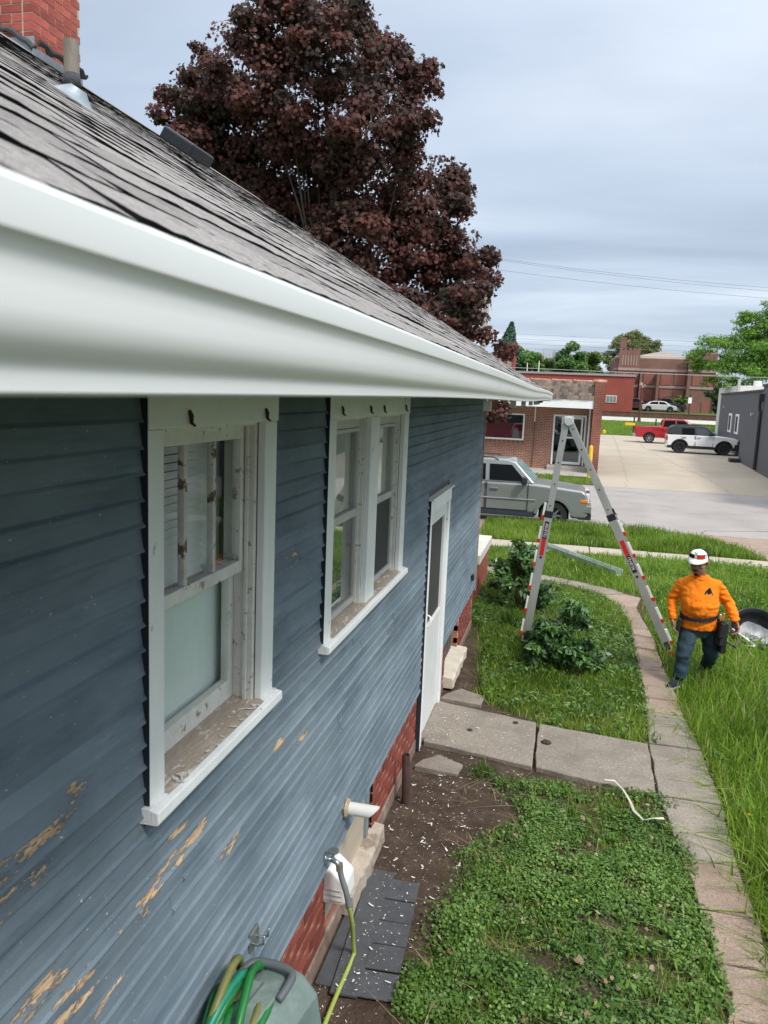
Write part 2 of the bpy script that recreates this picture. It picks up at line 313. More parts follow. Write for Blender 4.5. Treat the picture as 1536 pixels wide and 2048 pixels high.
# ------------------------------------------------------------------ paths of single slabs
grey_c = mat('slab_grey', (0.255, 0.22, 0.18), rough=0.92, var=0.32, scale=55, bump=0.6, bscale=110, col2=(0.165, 0.14, 0.115), mix2=(0.46, 0.70), scale2=2.6, objvar=0.08, detail=9)
pink_c = mat('slab_pink', (0.285, 0.212, 0.165), rough=0.92, var=0.36, scale=60, bump=0.6, bscale=120, col2=(0.20, 0.145, 0.105), mix2=(0.46, 0.7), scale2=2.6, objvar=0.10, detail=9)
side_c = mat('sidewalk_concrete', (0.38, 0.33, 0.265), rough=0.9, var=0.2, scale=30, bump=0.3, bscale=90, col2=(0.34, 0.29, 0.23), mix2=(0.52, 0.7), scale2=1.2, objvar=0.06)
def slab(poly, m, parent, z0=-0.06, z1=0.035, name='slab', tilt=0.006, jit=0.008):
    rnd = random.Random(int(poly[0][0] * 991 + poly[0][1] * 77)); pts = []
    n = len(poly)
    for i in range(n):   # subdivided, slightly irregular outline
        a = Vector(poly[i]); b = Vector(poly[(i + 1) % n]); k = max(1, int((b - a).length / 0.12))
        for j in range(k): pts.append(a.lerp(b, j / k) + Vector((rnd.uniform(-jit, jit), rnd.uniform(-jit, jit))))
    mb = MB(); k = len(pts); tx, ty = rnd.uniform(-tilt, tilt), rnd.uniform(-tilt, tilt); c = sum(pts, Vector((0, 0))) / k
    g = float(np.interp(c.y, HY, HZ))
    top = [(p.x, p.y, g + z1 + (p.x - c.x) * tx + (p.y - c.y) * ty) for p in pts]; bot = [(p.x, p.y, g + z0) for p in pts]
    mb.add(top + bot, [tuple(range(k))] + [(i, i + k, (i + 1) % k + k, (i + 1) % k) for i in range(k)])
    return mb.build(name, m, parent, bevel=0.006, seg=1)
path = structure(empty('garden_path', (2.2, 8, 0)))
path.location = (0, 0, 0)
slab([(0.04, 6.56), (1.02, 6.37), (1.01, 7.29), (0.04, 7.50)], grey_c, path, z1=0.05)
slab([(1.045, 6.36), (2.005, 6.19), (2.03, 7.17), (1.035, 7.28)], grey_c, path, z1=0.045)
def walk_seg(yy, xl, xr, m):
    for i in range(len(yy) - 1):
        a, b = yy[i] + 0.008, yy[i + 1] - 0.008
        slab([(xl[i], a), (xr[i], a), (xr[i + 1], b), (xl[i + 1], b)], m if not isinstance(m, list) else m[i], path, tilt=0.012)
walk_seg([2.6, 3.0, 3.42, 3.9, 4.32, 4.79, 5.35, 6.2, 7.20, 7.98, 8.38, 8.76, 9.3, 9.9, 10.12, 10.44, 11.02, 11.55, 12.2],
         [2.15, 2.15, 2.15, 2.145, 2.14, 2.135, 2.10, 2.03, 2.045, 2.08, 2.10, 2.115, 2.12, 2.12, 2.125, 2.13, 2.15, 2.12, 2.06],
         [2.44, 2.44, 2.44, 2.43, 2.43, 2.45, 2.45, 2.50, 2.49, 2.44, 2.44, 2.44, 2.41, 2.40, 2.40, 2.41, 2.38, 2.34, 2.30],
         [pink_c] * 6 + [grey_c] * 3 + [pink_c] * 9)
for q in ([(1.82, 12.85), (2.05, 12.23), (2.31, 12.25), (2.43, 12.9), (2.2, 13.05)], [(1.3, 13.75), (1.26, 13.36), (1.8, 12.9), (2.2, 13.1), (2.05, 13.3)], [(0.3, 14.15), (0.27, 13.7), (1.24, 13.38), (1.28, 13.77)], [(-0.62, 14.5), (-0.62, 13.97), (0.25, 13.72), (0.28, 14.17)]): slab(q, grey_c if q[0][0] < 1.5 else pink_c, path, z1=0.02)
swk = structure(empty('sidewalk'))
x = -9.0
while x < 21: slab([(x, 16.32), (x + 1.17, 16.32), (x + 1.17, 17.03), (x, 17.03)], side_c, swk, z1=0.035, jit=0.004); x += 1.19
for q in ([(-1.9, 17.06), (-0.68, 17.06), (-0.68, 18.5), (-1.9, 18.5)], [(-1.9, 18.52), (-0.7, 18.52), (-0.75, 20.1), (-1.9, 20.1)]): slab(q, pink_c, swk, z1=0.03)
drv = structure(empty('driveway'))
for q in ([(5.35, 17.06), (6.55, 17.06), (7.1, 18.6), (5.05, 18.6)], [(5.03, 18.62), (7.1, 18.62), (7.3, 20.15), (4.1, 20.15)]): slab(q, pink_c, drv, z1=0.03, jit=0.03)
# two loose stepping slabs lying on the dirt
for q, lb in (([(0.05, 6.07), (0.10, 6.20), (0.22, 6.36), (0.45, 6.24), (0.42, 6.05)], 'loose broken concrete stepping slab on the bare dirt below the door slab'), ([(0.02, 7.62), (0.06, 7.74), (0.2, 7.95), (0.46, 7.84), (0.45, 7.58)], 'flat square concrete slab between the door slab and the peonies')):
    tag(slab(q, grey_c, None, z0=-0.02, z1=0.04, name='stepping_slab', tilt=0.04), lb, 'slab')
# ================================================================== HOUSE
house = empty('blue_house'); tag(house, 'weathered blue clapboard house with peeling paint, grey shingle roof and brick foundation', 'house')
HY0, HY1 = -1.6, 10.42            # wall extent along y
PEEL = [(1.45, 2.09, 0.20, 0.055), (1.32, 2.09, 0.16, 0.06), (1.37, 2.00, 0.16, 0.05), (1.56, 2.14, 0.12, 0.04), (2.01, 1.65, 0.24, 0.05), (2.22, 1.66, 0.16, 0.04), (1.88, 1.62, 0.18, 0.05), (2.12, 1.74, 0.16, 0.03), (1.575, 1.615, 0.20, 0.05), (1.40, 1.70, 0.20, 0.06), (1.735, 1.625, 0.14, 0.035), (1.49, 1.57, 0.20, 0.05), (1.62, 1.48, 0.20, 0.04), (2.954, 1.63, 0.14, 0.035), (3.3, 1.52, 0.14, 0.03), (3.05, 2.42, 0.14, 0.09), (4.2, 1.2, 0.2, 0.04), (2.5, 1.45, 0.2, 0.04)]
def siding_mat():
    m = bpy.data.materials.new('siding_blue_paint'); m.use_nodes = True; t = m.node_tree; ns = t.nodes; ln = t.links.new; b = ns['Principled BSDF']
    tcn = ns.new('ShaderNodeTexCoord'); sp = ns.new('ShaderNodeSeparateXYZ'); ln(tcn.outputs['Object'], sp.inputs[0])
    def noise(scale, detail=6, rough=0.6, st=(1, 1, 1), off=(0, 0, 0)):
        mp = ns.new('ShaderNodeMapping'); mp.inputs['Scale'].default_value = st; mp.inputs['Location'].default_value = off; ln(tcn.outputs['Object'], mp.inputs[0])
        n = ns.new('ShaderNodeTexNoise'); n.inputs['Scale'].default_value = scale; n.inputs['Detail'].default_value = detail; n.inputs['Roughness'].default_value = rough; ln(mp.outputs[0], n.inputs['Vector']); return n.outputs['Fac']
    def rng_(v, a, b2, c=0.0, d=1.0, sm=False):
        n = ns.new('ShaderNodeMapRange'); n.inputs['From Min'].default_value = a; n.inputs['From Max'].default_value = b2; n.inputs['To Min'].default_value = c; n.inputs['To Max'].default_value = d
        if sm: n.interpolation_type = 'SMOOTHSTEP'
        ln(v, n.inputs['Value']); return n.outputs[0]
    def ma(op, a, b2):
        n = ns.new('ShaderNodeMath'); n.operation = op
        for i, v in enumerate((a, b2)):
            if isinstance(v, (int, float)): n.inputs[i].default_value = v
            else: ln(v, n.inputs[i])
        return n.outputs[0]
    def mix(f, a, b2):
        n = ns.new('ShaderNodeMix'); n.data_type = 'RGBA'; ln(f, n.inputs['Factor'])
        for s_, v in (('A', a), ('B', b2)):
            if isinstance(v, tuple): n.inputs[s_].default_value = (*v, 1)
            else: ln(v, n.inputs[s_])
        return n.outputs['Result']
    oi = ns.new('ShaderNodeObjectInfo')
    base = mix(rng_(noise(1.4, 8, 0.65, (1, 1, 1.8)), 0.33, 0.68), (0.118, 0.155, 0.185), (0.192, 0.243, 0.281))
    base = mix(rng_(noise(5, 9, 0.7, (1, 0.25, 2.5), (3, 1, 2)), 0.50, 0.72), base, (0.080, 0.118, 0.150))       # chalky grime streaks along the boards
    hs = ns.new('ShaderNodeHueSaturation'); ln(base, hs.inputs['Color']); ln(rng_(oi.outputs['Random'], 0, 1, 0.86, 1.14), hs.inputs['Value']); base = hs.outputs[0]
    # flaked patches: bare wood, worst on the boards low down beside the first window
    reg = None
    for (yc, zc_, a_, b_) in PEEL:
        dy = ma('DIVIDE', ma('SUBTRACT', sp.outputs[1], yc), a_); dz_ = ma('DIVIDE', ma('SUBTRACT', sp.outputs[2], zc_), b_)
        d2 = ma('ADD', ma('MULTIPLY', dy, dy), ma('MULTIPLY', dz_, dz_)); v_ = rng_(d2, 0.0, 1.0, 1.0, 0.0, True); reg = v_ if reg is None else ma('MAXIMUM', reg, v_)
    fine = noise(17, 10, 0.75, (1, 0.42, 2.2))
    pe = ma('ADD', fine, ma('MULTIPLY', reg, 0.205))
    flake = rng_(pe, 0.700, 0.716)
    wood = mix(rng_(noise(60, 4, 0.6, (1, 0.12, 2)), 0.35, 0.65), (0.42, 0.27, 0.15), (0.60, 0.44, 0.28))
    c = mix(flake, base, wood)
    ring = ma('MULTIPLY', rng_(pe, 0.67, 0.698), ma('SUBTRACT', 1.0, flake))
    c = mix(ma('MULTIPLY', ring, 0.55), c, (0.045, 0.055, 0.065))
    spk = rng_(noise(95, 2, 0.5, (1, 0.6, 1), (2, 9, 1)), 0.735, 0.75); c = mix(ma('MULTIPLY', spk, 0.8), c, (0.55, 0.58, 0.58))   # pale paint specks
    ln(c, b.inputs['Base Color']); ln(rng_(flake, 0, 1, 0.66, 0.9), b.inputs['Roughness']); b.inputs['Specular IOR Level'].default_value = 0.22
    bp = ns.new('ShaderNodeBump'); bp.inputs['Strength'].default_value = 0.6; bp.inputs['Distance'].default_value = 0.004
    ln(ma('SUBTRACT', ma('MULTIPLY', noise(38, 6, 0.6, (1, 0.16, 2.2)), 0.7), ma('MULTIPLY', flake, 0.8)), bp.inputs['Height']); ln(bp.outputs[0], b.inputs['Normal'])
    return m
SID = siding_mat()
white = mat('trim_white_paint', (0.80, 0.82, 0.81), rough=0.5, var=0.07, scale=5, bump=0.25, bscale=70, stretch=(1, 1, 0.35), col2=(0.30, 0.27, 0.23), mix2=(0.635, 0.67), scale2=15)
wornw = mat('sash_worn_white', (0.68, 0.67, 0.62), rough=0.6, var=0.12, scale=8, bump=0.35, bscale=60, col2=(0.30, 0.23, 0.17), mix2=(0.59, 0.64), scale2=22)
barew = mat('sill_bare_wood', (0.40, 0.33, 0.26), rough=0.85, var=0.2, scale=10, bump=0.6, bscale=80, stretch=(1, 0.35, 1), col2=(0.58, 0.55, 0.48), mix2=(0.56, 0.60), scale2=22)
dark = mat('room_dark', (0.03, 0.03, 0.032), rough=0.9, bump=0, var=0.1)
alu = mat('storm_aluminium', (0.50, 0.50, 0.48), rough=0.45, var=0.08, scale=6, bump=0.05, metal=0.2)
gls = glass_mat('window_glass', (0.98, 0.99, 0.99), 0.0, ior=1.22)
gls2 = glass_mat('window_glass_clear', (0.75, 0.82, 0.79), 0.16)
meshm = mat('insect_screen', (0.045, 0.045, 0.045), rough=0.7, var=0.1, scale=300, bump=0.2)

# openings (y0,y1,z0,z1)
W1 = (1.965, 2.708, 1.93, 3.005); W2a = (3.615, 4.29, 1.905, 2.992); W2b = (4.49, 5.20, 1.905, 2.992); DR = (6.495, 7.435, 0.06, 2.12)
B1 = (3.80, 4.86, 0.15, 0.575); B2 = (8.00, 8.99, 0.14, 0.575)
OPEN = [(1.8785, 2.82, 1.885, 3.18), (3.4985, 5.325, 1.862, 3.18), (6.4085, 7.53, 0.03, 2.26)]
# clapboards, one object each, cut at the casings
E_ = 0.070; z = 0.575; k = 0
while z < 3.24:
    segs = [(HY0, HY1)]
    for (a, b, c, d) in OPEN:
        if z + E_ > c and z < d:
            ns_ = []
            for (p, q) in segs:
                if b <= p or a >= q: ns_.append((p, q))
                else:
                    if a > p: ns_.append((p, a))
                    if b < q: ns_.append((b, q))
            segs = ns_
    fin = []
    for (p, q) in segs:      # butt joints in the long runs
        while q - p > 4.2:
            c_ = p + random.uniform(2.2, 3.8); fin.append((p, c_ - 0.0015)); p = c_
        fin.append((p, q))
    for (p, q) in fin:
        w = random.uniform(-0.0015, 0.0015); t = 0.019 + random.uniform(-0.003, 0.003); cup = random.uniform(0.25, 1.0); dz = random.uniform(-0.0025, 0.0025)
        mb = MB(); n = max(1, int((q - p) / 0.5)); 
        rings = []
        for i in range(n + 1):
            y = p + (q - p) * i / n; j = random.uniform(-0.0012, 0.0012)
            rings.append([(t + 0.0025 + j, y, z + dz + j), (0.0, y, z + dz), (0.0, y, z + E_ + 0.018), (0.002 + w, y, z + E_ + 0.018), (0.0125 + 0.0035 * (1 - cup) + w, y, z + 0.0115 + dz), (t + 0.0015 + j, y, z + dz + 0.003)])
        vs = [v for r_ in rings for v in r_]; fs = [(0, 1, 2, 3, 4, 5), tuple(6 * n + i for i in (5, 4, 3, 2, 1, 0))]
        for i in range(n):
            for j in range(6): fs.append((6 * i + j, 6 * i + (j + 1) % 6, 6 * i + 6 + (j + 1) % 6, 6 * i + 6 + j))
        mb.add(vs, fs).build('clapboard', SID, house)
    z += E_; k += 1
# wall core behind the boards, split round the openings
core = MB()
def core_cells(holes, y0, y1, z0, z1, xa, xb, mb):
    ys = sorted({y0, y1} | {h[0] for h in holes} | {h[1] for h in holes}); zs = sorted({z0, z1} | {h[2] for h in holes} | {h[3] for h in holes})
    ys = [v for v in ys if y0 <= v <= y1]; zs = [v for v in zs if z0 <= v <= z1]
    for i in range(len(ys) - 1):
        for j in range(len(zs) - 1):
            cy, cz = (ys[i] + ys[i + 1]) / 2, (zs[j] + zs[j + 1]) / 2
            if any(h[0] < cy < h[1] and h[2] < cz < h[3] for h in holes): continue
            mb.box(xa, xb, ys[i], ys[i + 1], zs[j], zs[j + 1])
core_cells([W1, W2a, W2b, DR], HY0, HY1, 0.575, 3.6, -0.13, -0.001, core)
core.build('wall_core', mat('wall_sheathing', (0.10, 0.09, 0.08), rough=0.9), house)
MB().box(-6.9, -0.13, HY1 - 0.15, HY1 - 0.02, 0.0, 3.6).build('front_wall', SID, house)
# interior: floor, pale back wall so the windows have a room behind them
MB().box(-3.2, -3.1, HY0, HY1 - 0.2, 0.6, 3.5).build('interior_wall', mat('interior_pale', (0.20, 0.22, 0.20), rough=0.9), house)
MB().box(-3.2, -0.14, HY0, HY1 - 0.2, 0.50, 0.6).build('interior_floor', mat('interior_floor_wood', (0.12, 0.09, 0.06), rough=0.7), house)
MB().box(-3.2, -0.14, HY0, HY1 - 0.2, 3.45, 3.5).build('interior_ceiling', mat('interior_ceiling_white', (0.4, 0.4, 0.38), rough=0.9), house)
# corner board
MB().box(-0.12, 0.024, HY1, HY1 + 0.028, 0.50, 3.3).build('corner_board', mat('corner_board_tan', (0.36, 0.27, 0.22), rough=0.7), house, bevel=0.003)

# ---------------- foundation: single bricks, mortar behind, parged footing
fnd = empty('foundation', parent=house)
for hs_, ya_, yb_ in (([B1], HY0, 6.42), ([B2], 7.52, HY1)):
    mm_ = MB(); core_cells(hs_, ya_, yb_, -0.1, 0.572, -0.24, -0.013, mm_)
    mm_.build('mortar', mat('foundation_mortar', (0.34, 0.15, 0.10), rough=0.95, var=0.25, scale=12), fnd)
MB().box(-0.2, 0.0, HY0, 6.415, -0.1, 0.115).build('footing', mat('parged_footing', (0.20, 0.135, 0.10), rough=0.95, var=0.3, scale=7, bump=0.6, col2=(0.30, 0.27, 0.22), scale2=3), fnd, bevel=0.006)
MB().box(-0.2, 0.0, 7.525, HY1, -0.1, 0.085).build('footing', MATS['parged_footing'], fnd, bevel=0.006)
bm_red = mat('brick_red_painted', (0.205, 0.050, 0.034), rough=0.75, var=0.25, scale=9, bump=0.5, bscale=90, col2=(0.30, 0.15, 0.10), mix2=(0.56, 0.66), scale2=6, objvar=0.25)
bmesh_l = []
for i in range(5):
    r_ = random.Random(i); mb = MB(); mb.box(-0.05, 0.0, 0, 0.203, 0, 0.0635)
    mb.v = [(x + r_.uniform(-.002, .002), y + r_.uniform(-.003, .003), zz + r_.uniform(-.002, .002)) for x, y, zz in mb.v]; bmesh_l.append(mb.mesh('brick', bm_red))
for c in range(6):
    zb = 0.118 + c * 0.0755; y = 2.15 + (0.1075 if c % 2 else 0)
    while y < 10.2:
        if not any(y + 0.2 > h[0] and y < h[1] for h in (B1, B2, (6.42, 7.52))):
            inst('brick', random.choice(bmesh_l), fnd, Matrix.Translation((-0.008 + random.uniform(-.003, .003), y, zb)))
        else:   # cut bricks beside an opening
            for h in (B1, B2, (6.42, 7.52)):
                if y < h[0] - 0.03 < y + 0.2: MB().box(-0.05, 0, 0, h[0] - y, 0, 0.0635).build('brick', bm_red, fnd).location = (-0.008, y, zb)
                if y < h[1] + 0.03 < y + 0.2: MB().box(-0.05, 0, 0, y + 0.203 - h[1], 0, 0.0635).build('brick', bm_red, fnd).location = (-0.008, h[1], zb)
        y += 0.215

# ---------------- windows
def flaky_line(mb, x, y0, y1, z0, z1, w=0.004): pass
def chips(name, spots, m, parent=None, kind=None):
    """small curled flakes of paint lying on a surface: (x,y,z,size)"""
    V = []; F = []
    for (x, y, z, s) in spots:
        a = random.uniform(0, 6.28); l = s * random.uniform(0.8, 2.2); w = s * random.uniform(0.35, 0.6); ca, sa = math.cos(a), math.sin(a); h = s * random.uniform(0.05, 0.4); o = len(V)
        for (p, q, r_) in ((-l, -w, h), (0, -w * 1.1, 0.0), (l, -w * .7, h * .6), (l, w * .8, h), (0, w, 0.0), (-l, w * .8, h * .5)): V.append((x + p * ca - q * sa, y + p * sa + q * ca, z + 0.002 + r_))
        F += [(o, o + 1, o + 4, o + 5), (o + 1, o + 2, o + 3, o + 4)]
    ob = from_arrays(name, V, F, m, parent); 
    if kind: ob['kind'] = kind
    return ob
def casing(w, L, name_label, cols, head_z=3.17):
    """window part: the casing boards as one frame mesh"""
    return None
chipm = mat('paint_chip', (0.70, 0.69, 0.65), rough=0.7, var=0.15, scale=30, bump=0)

def pane_sheet(x, y0, y1, z0, z1): return MB().add([(x, y0, z0), (x, y1, z0), (x, y1, z1), (x, y0, z1)], [(0, 1, 2, 3)])
def double_hung(parent, o, upper_lights, lower_glass, upper_glass, sash_m, xo=-0.04, storm=False):
    y0, y1, z0, z1 = o; zm = z0 + (z1 - z0) * 0.497
    sw = 0.036
    def sash(zb, zt, x, nm, gm, mun, rail_b=0.045):
        mb = MB(); mb.box(x - 0.034, x, y0 + 0.025, y0 + 0.025 + sw, zb, zt); mb.box(x - 0.034, x, y1 - 0.025 - sw, y1 - 0.025, zb, zt)
        mb.box(x - 0.034, x, y0 + 0.025 + sw, y1 - 0.025 - sw, zt - 0.05, zt); mb.box(x - 0.034, x, y0 + 0.025 + sw, y1 - 0.025 - sw, zb, zb + rail_b)
        s_ = mb.build(nm, sash_m, parent, bevel=0.003)
        a, b = y0 + 0.025 + sw, y1 - 0.025 - sw
        edges = [a] + [a + (b - a) * (i + 1) / (mun + 1) for i in range(mun)] + [b]
        for i in range(mun): MB().box(x - 0.028, x - 0.004, edges[i + 1] - 0.011, edges[i + 1] + 0.011, zb + rail_b, zt - 0.05).build('muntin', mat('muntin_peeling', (0.60, 0.58, 0.54), rough=0.7, var=0.2, scale=14, bump=0.6, bscale=50, col2=(0.14, 0.085, 0.05), mix2=(0.55, 0.59), scale2=14), parent, bevel=0.003)
        for i in range(mun + 1): pane_sheet(x - 0.018, edges[i], edges[i + 1], zb + rail_b - 0.004, zt - 0.046).build('pane', gm, parent)
        return s_
    sash(zm - 0.02, z1 - 0.012, xo, 'sash', upper_glass, upper_lights - 1)
    sash(z0 + 0.012, zm + 0.02, xo - 0.04, 'sash', lower_glass, 0, rail_b=0.075)
    return zm
def window(label, name, y_out, opens, head_top=3.18, sill=(1.82, 1.866), right_w=None):
    """casing: side boards, mullions, head board, sill"""
    mb = MB(); a, b = y_out; hb = opens[0][3]
    wd = empty('window', parent=house); wd['label'] = label
    MB().box(0.0, 0.030, a, opens[0][0], sill[1], hb).build('casing', white, wd, bevel=0.004); MB().box(0.0, 0.030, opens[-1][1], b, sill[1], hb).build('casing', white, wd, bevel=0.004)
    for i in range(len(opens) - 1): MB().box(-0.10, 0.030, opens[i][1], opens[i + 1][0], sill[1], hb).build('mullion', white, wd, bevel=0.004)
    MB().box(0.0, 0.034, a, b + 0.004, hb + 0.001, head_top).build('head_casing', white, wd, bevel=0.004)
    # sill: sloped bare board plus painted nose
    MB().prism([(-0.125, sill[1] + 0.022), (0.040, sill[1] - 0.004), (0.040, sill[0] + 0.006), (-0.125, sill[0] + 0.006)], opens[0][0] - 0.001, opens[-1][1] + 0.001, 'y').build('sill', barew, wd)
    MB().prism([(0.0405, sill[1] - 0.003), (0.066, sill[1] - 0.007), (0.068, sill[0] + 0.004), (0.062, sill[0] - 0.004), (0.002, sill[0] - 0.004), (0.002, sill[0] + 0.004), (0.0405, sill[0] + 0.004)], a - 0.018, b + 0.018, 'y').build('sill_nose', white, wd, bevel=0.004)
    for ya, yb in ((a - 0.018, opens[0][0] - 0.002), (opens[-1][1] + 0.002, b + 0.018)): MB().box(0.002, 0.0403, ya, yb, sill[0] + 0.0045, sill[1] - 0.001).build('sill_horn', white, wd)
    MB().box(0.0, 0.0292, a - 0.0012, a - 0.0002, sill[1], head_top).build('casing_edge', mat('casing_edge_dark', (0.018, 0.026, 0.034), rough=0.8), wd)  # thin near-black strip along the near side of the casing
    for o in opens:
        y0, y1, z0, z1 = o
        for ya, yb in ((y0 - 0.001, y0 + 0.022), (y1 - 0.022, y1 + 0.001)): MB().box(-0.125, -0.002, ya, yb, z0, z1).build('jamb', wornw, wd, bevel=0.002)
        MB().box(-0.125, -0.002, y0 + 0.0225, y1 - 0.0225, z1 - 0.012, z1 + 0.002).build('jamb', wornw, wd)
        for ya, yb in ((y0 + 0.0225, y0 + 0.036), (y1 - 0.036, y1 - 0.0225)): MB().box(-0.036, -0.022, ya, yb, z0, z1 - 0.013).build('stop_bead', wornw, wd, bevel=0.002)
    return wd
w1 = window('single sash window with peeling muntins and white blinds', 'window', (1.880, 2.825), [W1], sill=(1.885, 1.93))
zm = double_hung(w1, W1, 3, gls, gls, wornw)
# blinds behind the upper lights: tilted slats
slat = MB()
for i in range(20):
    zz = 2.47 + i * 0.0265; slat.box(-0.0125, 0.0125, 2.00, 2.46, -0.0008, 0.0008, Matrix.Translation((-0.105, 0, zz)) @ Matrix.Rotation(R(48), 4, 'Y'))
slat.build('blind', mat('blind_white', (0.82, 0.82, 0.80), rough=0.6, var=0.05, bump=0), w1)
MB().box(-0.145, -0.14, 1.96, 2.71, 1.92, 2.475).build('curtain', mat('curtain_pale', (0.62, 0.70, 0.66), rough=0.9, var=0.12, scale=2.5, stretch=(1, 1, 0.4), bump=0.3, bscale=20), w1)
MB().box(-0.16, -0.155, 2.455, 2.71, 2.45, 3.0).build('curtain', mat('curtain_grey', (0.52, 0.56, 0.52), rough=0.9, var=0.3, scale=3, bump=0.2), w1)
chips('paint_flake', [(random.uniform(-0.07, 0.05), random.uniform(1.98, 2.70), 1.932, random.uniform(0.004, 0.012)) for _ in range(70)], chipm, w1, 'stuff')
w2 = window('paired sash windows under one wide head board', 'window', (3.50, 5.335), [W2a, W2b], sill=(1.862, 1.905))
for o in (W2a, W2b):
    y0, y1, z0, z1 = o; zmm = (z0 + z1) / 2 + 0.005
    # aluminium storm frame with two lights
    mb = MB()
    for xa, pad in ((-0.030, 0.0225), ): 
        mb.box(xa - 0.03, xa, y0 + pad, y0 + pad + 0.028, z0 + 0.02, z1 - 0.013); mb.box(xa - 0.03, xa, y1 - pad - 0.028, y1 - pad, z0 + 0.02, z1 - 0.013)
        mb.box(xa - 0.03, xa, y0 + pad + 0.028, y1 - pad - 0.028, z1 - 0.06, z1 - 0.013); mb.box(xa - 0.03, xa, y0 + pad + 0.028, y1 - pad - 0.028, z0 + 0.02, z0 + 0.055)
        mb.box(xa - 0.026, xa + 0.004, y0 + pad + 0.028, y1 - pad - 0.028, zmm - 0.022, zmm + 0.022)
        mb.box(xa - 0.012, xa + 0.006, y0 + pad + 0.028, y1 - pad - 0.028, z1 - 0.082, z1 - 0.062)
    mb.build('storm_frame', alu, w2, bevel=0.002)
    ya, yb = y0 + 0.05, y1 - 0.05
    pane_sheet(-0.046, ya, yb, zmm + 0.02, z1 - 0.06).build('pane', gls2, w2)
    if o is W2a: pane_sheet(-0.046, ya, yb, z0 + 0.05, zmm - 0.02).build('pane', gls2, w2)
    else: MB().box(-0.046, -0.044, ya, yb, z0 + 0.05, zmm - 0.02).build('insect_screen', meshm, w2)
    MB().box(-0.085, -0.08, y0 + 0.023, y1 - 0.023, zmm - 0.02, z1 - 0.014).build('roller_blind', mat('roller_blind_cream', (0.74, 0.72, 0.62), rough=0.9, var=0.06, bump=0.1), w2)
    MB().box(-0.105, -0.10, y0 + 0.023, y1 - 0.023, z0 + 0.03, zmm).build('curtain', mat('lace_dark', (0.24, 0.28, 0.25), rough=0.9), w2)
chips('paint_flake', [(random.uniform(-0.02, 0.05), random.choice((random.uniform(3.63, 4.28), random.uniform(4.50, 5.18))), 1.903, random.uniform(0.004, 0.009)) for _ in range(50)], chipm, w2, 'stuff')
# pulled hook hardware left on the head boards
rust = mat('rusty_iron', (0.05, 0.032, 0.024), rough=0.8, var=0.3, scale=20, bump=0.4)
for wd, ys_ in ((w1, (2.10, 2.69)), (w2, (3.67, 4.22, 4.54, 5.17))):
    for y in ys_: MB().tube([(0.036, y, 3.055), (0.042, y + 0.002, 3.04), (0.044, y - 0.002, 3.018), (0.056, y, 3.010)], [0.005, 0.007, 0.006, 0.004], 6).build('hook', rust, wd)

# ---------------- storm door
dr = empty('door', parent=house); MB().box(0.0, 0.034, 6.410, 6.495, 0.02, 2.12).build('casing', white, dr, bevel=0.004); MB().box(0.0, 0.034, 7.435, 7.535, 0.02, 2.12).build('casing', white, dr, bevel=0.004); MB().box(0.0, 0.0335, 6.4088, 6.4098, 0.02, 2.24).build('casing_edge', mat('casing_edge_dark', (0.018, 0.026, 0.034), rough=0.8), dr); dr['label'] = 'white storm door with a dark screen over a plain lower panel'
MB().box(0.0, 0.038, 6.410, 7.550, 2.122, 2.245).build('head_casing', white, dr, bevel=0.004)
MB().box(-0.002, 0.06, 6.380, 7.565, 2.247, 2.262).build('drip_cap', white, dr)
dmb = MB(); X0, X1 = -0.022, 0.014
dmb.box(X0, X1, 6.507, 6.590, 0.075, 2.105).box(X0, X1, 7.345, 7.427, 0.075, 2.105).box(X0, X1, 6.590, 7.345, 2.0, 2.105).box(X0, X1, 6.590, 7.345, 1.0, 1.075)
dmb.build('door_leaf', mat('door_white_metal', (0.68, 0.70, 0.69), rough=0.4, var=0.05, scale=3, bump=0.05, col2=(0.35, 0.32, 0.28), mix2=(0.68, 0.72), scale2=8), dr, bevel=0.004)
MB().box(-0.016, 0.009, 6.590, 7.345, 0.075, 1.0).build('lower_panel', MATS['door_white_metal'], dr)
MB().box(-0.012, -0.010, 6.590, 7.345, 1.075, 2.0).build('insect_screen', meshm, dr)
MB().box(-0.13, -0.05, 6.495, 7.6, 0.06, 2.12).build('inner_door', mat('inner_door_dark', (0.07, 0.06, 0.05), rough=0.6), dr)
MB().tube([(0.014, 6.545, 1.10), (0.05, 6.545, 1.115), (0.055, 6.545, 1.16), (0.05, 6.545, 1.205), (0.014, 6.545, 1.22)], 0.008, 6).build('handle', white, dr, smooth=True)
MB().box(-0.1, 0.05, 6.6, 7.495, -0.05, 0.06).build('threshold', grey_c, dr, bevel=0.006)

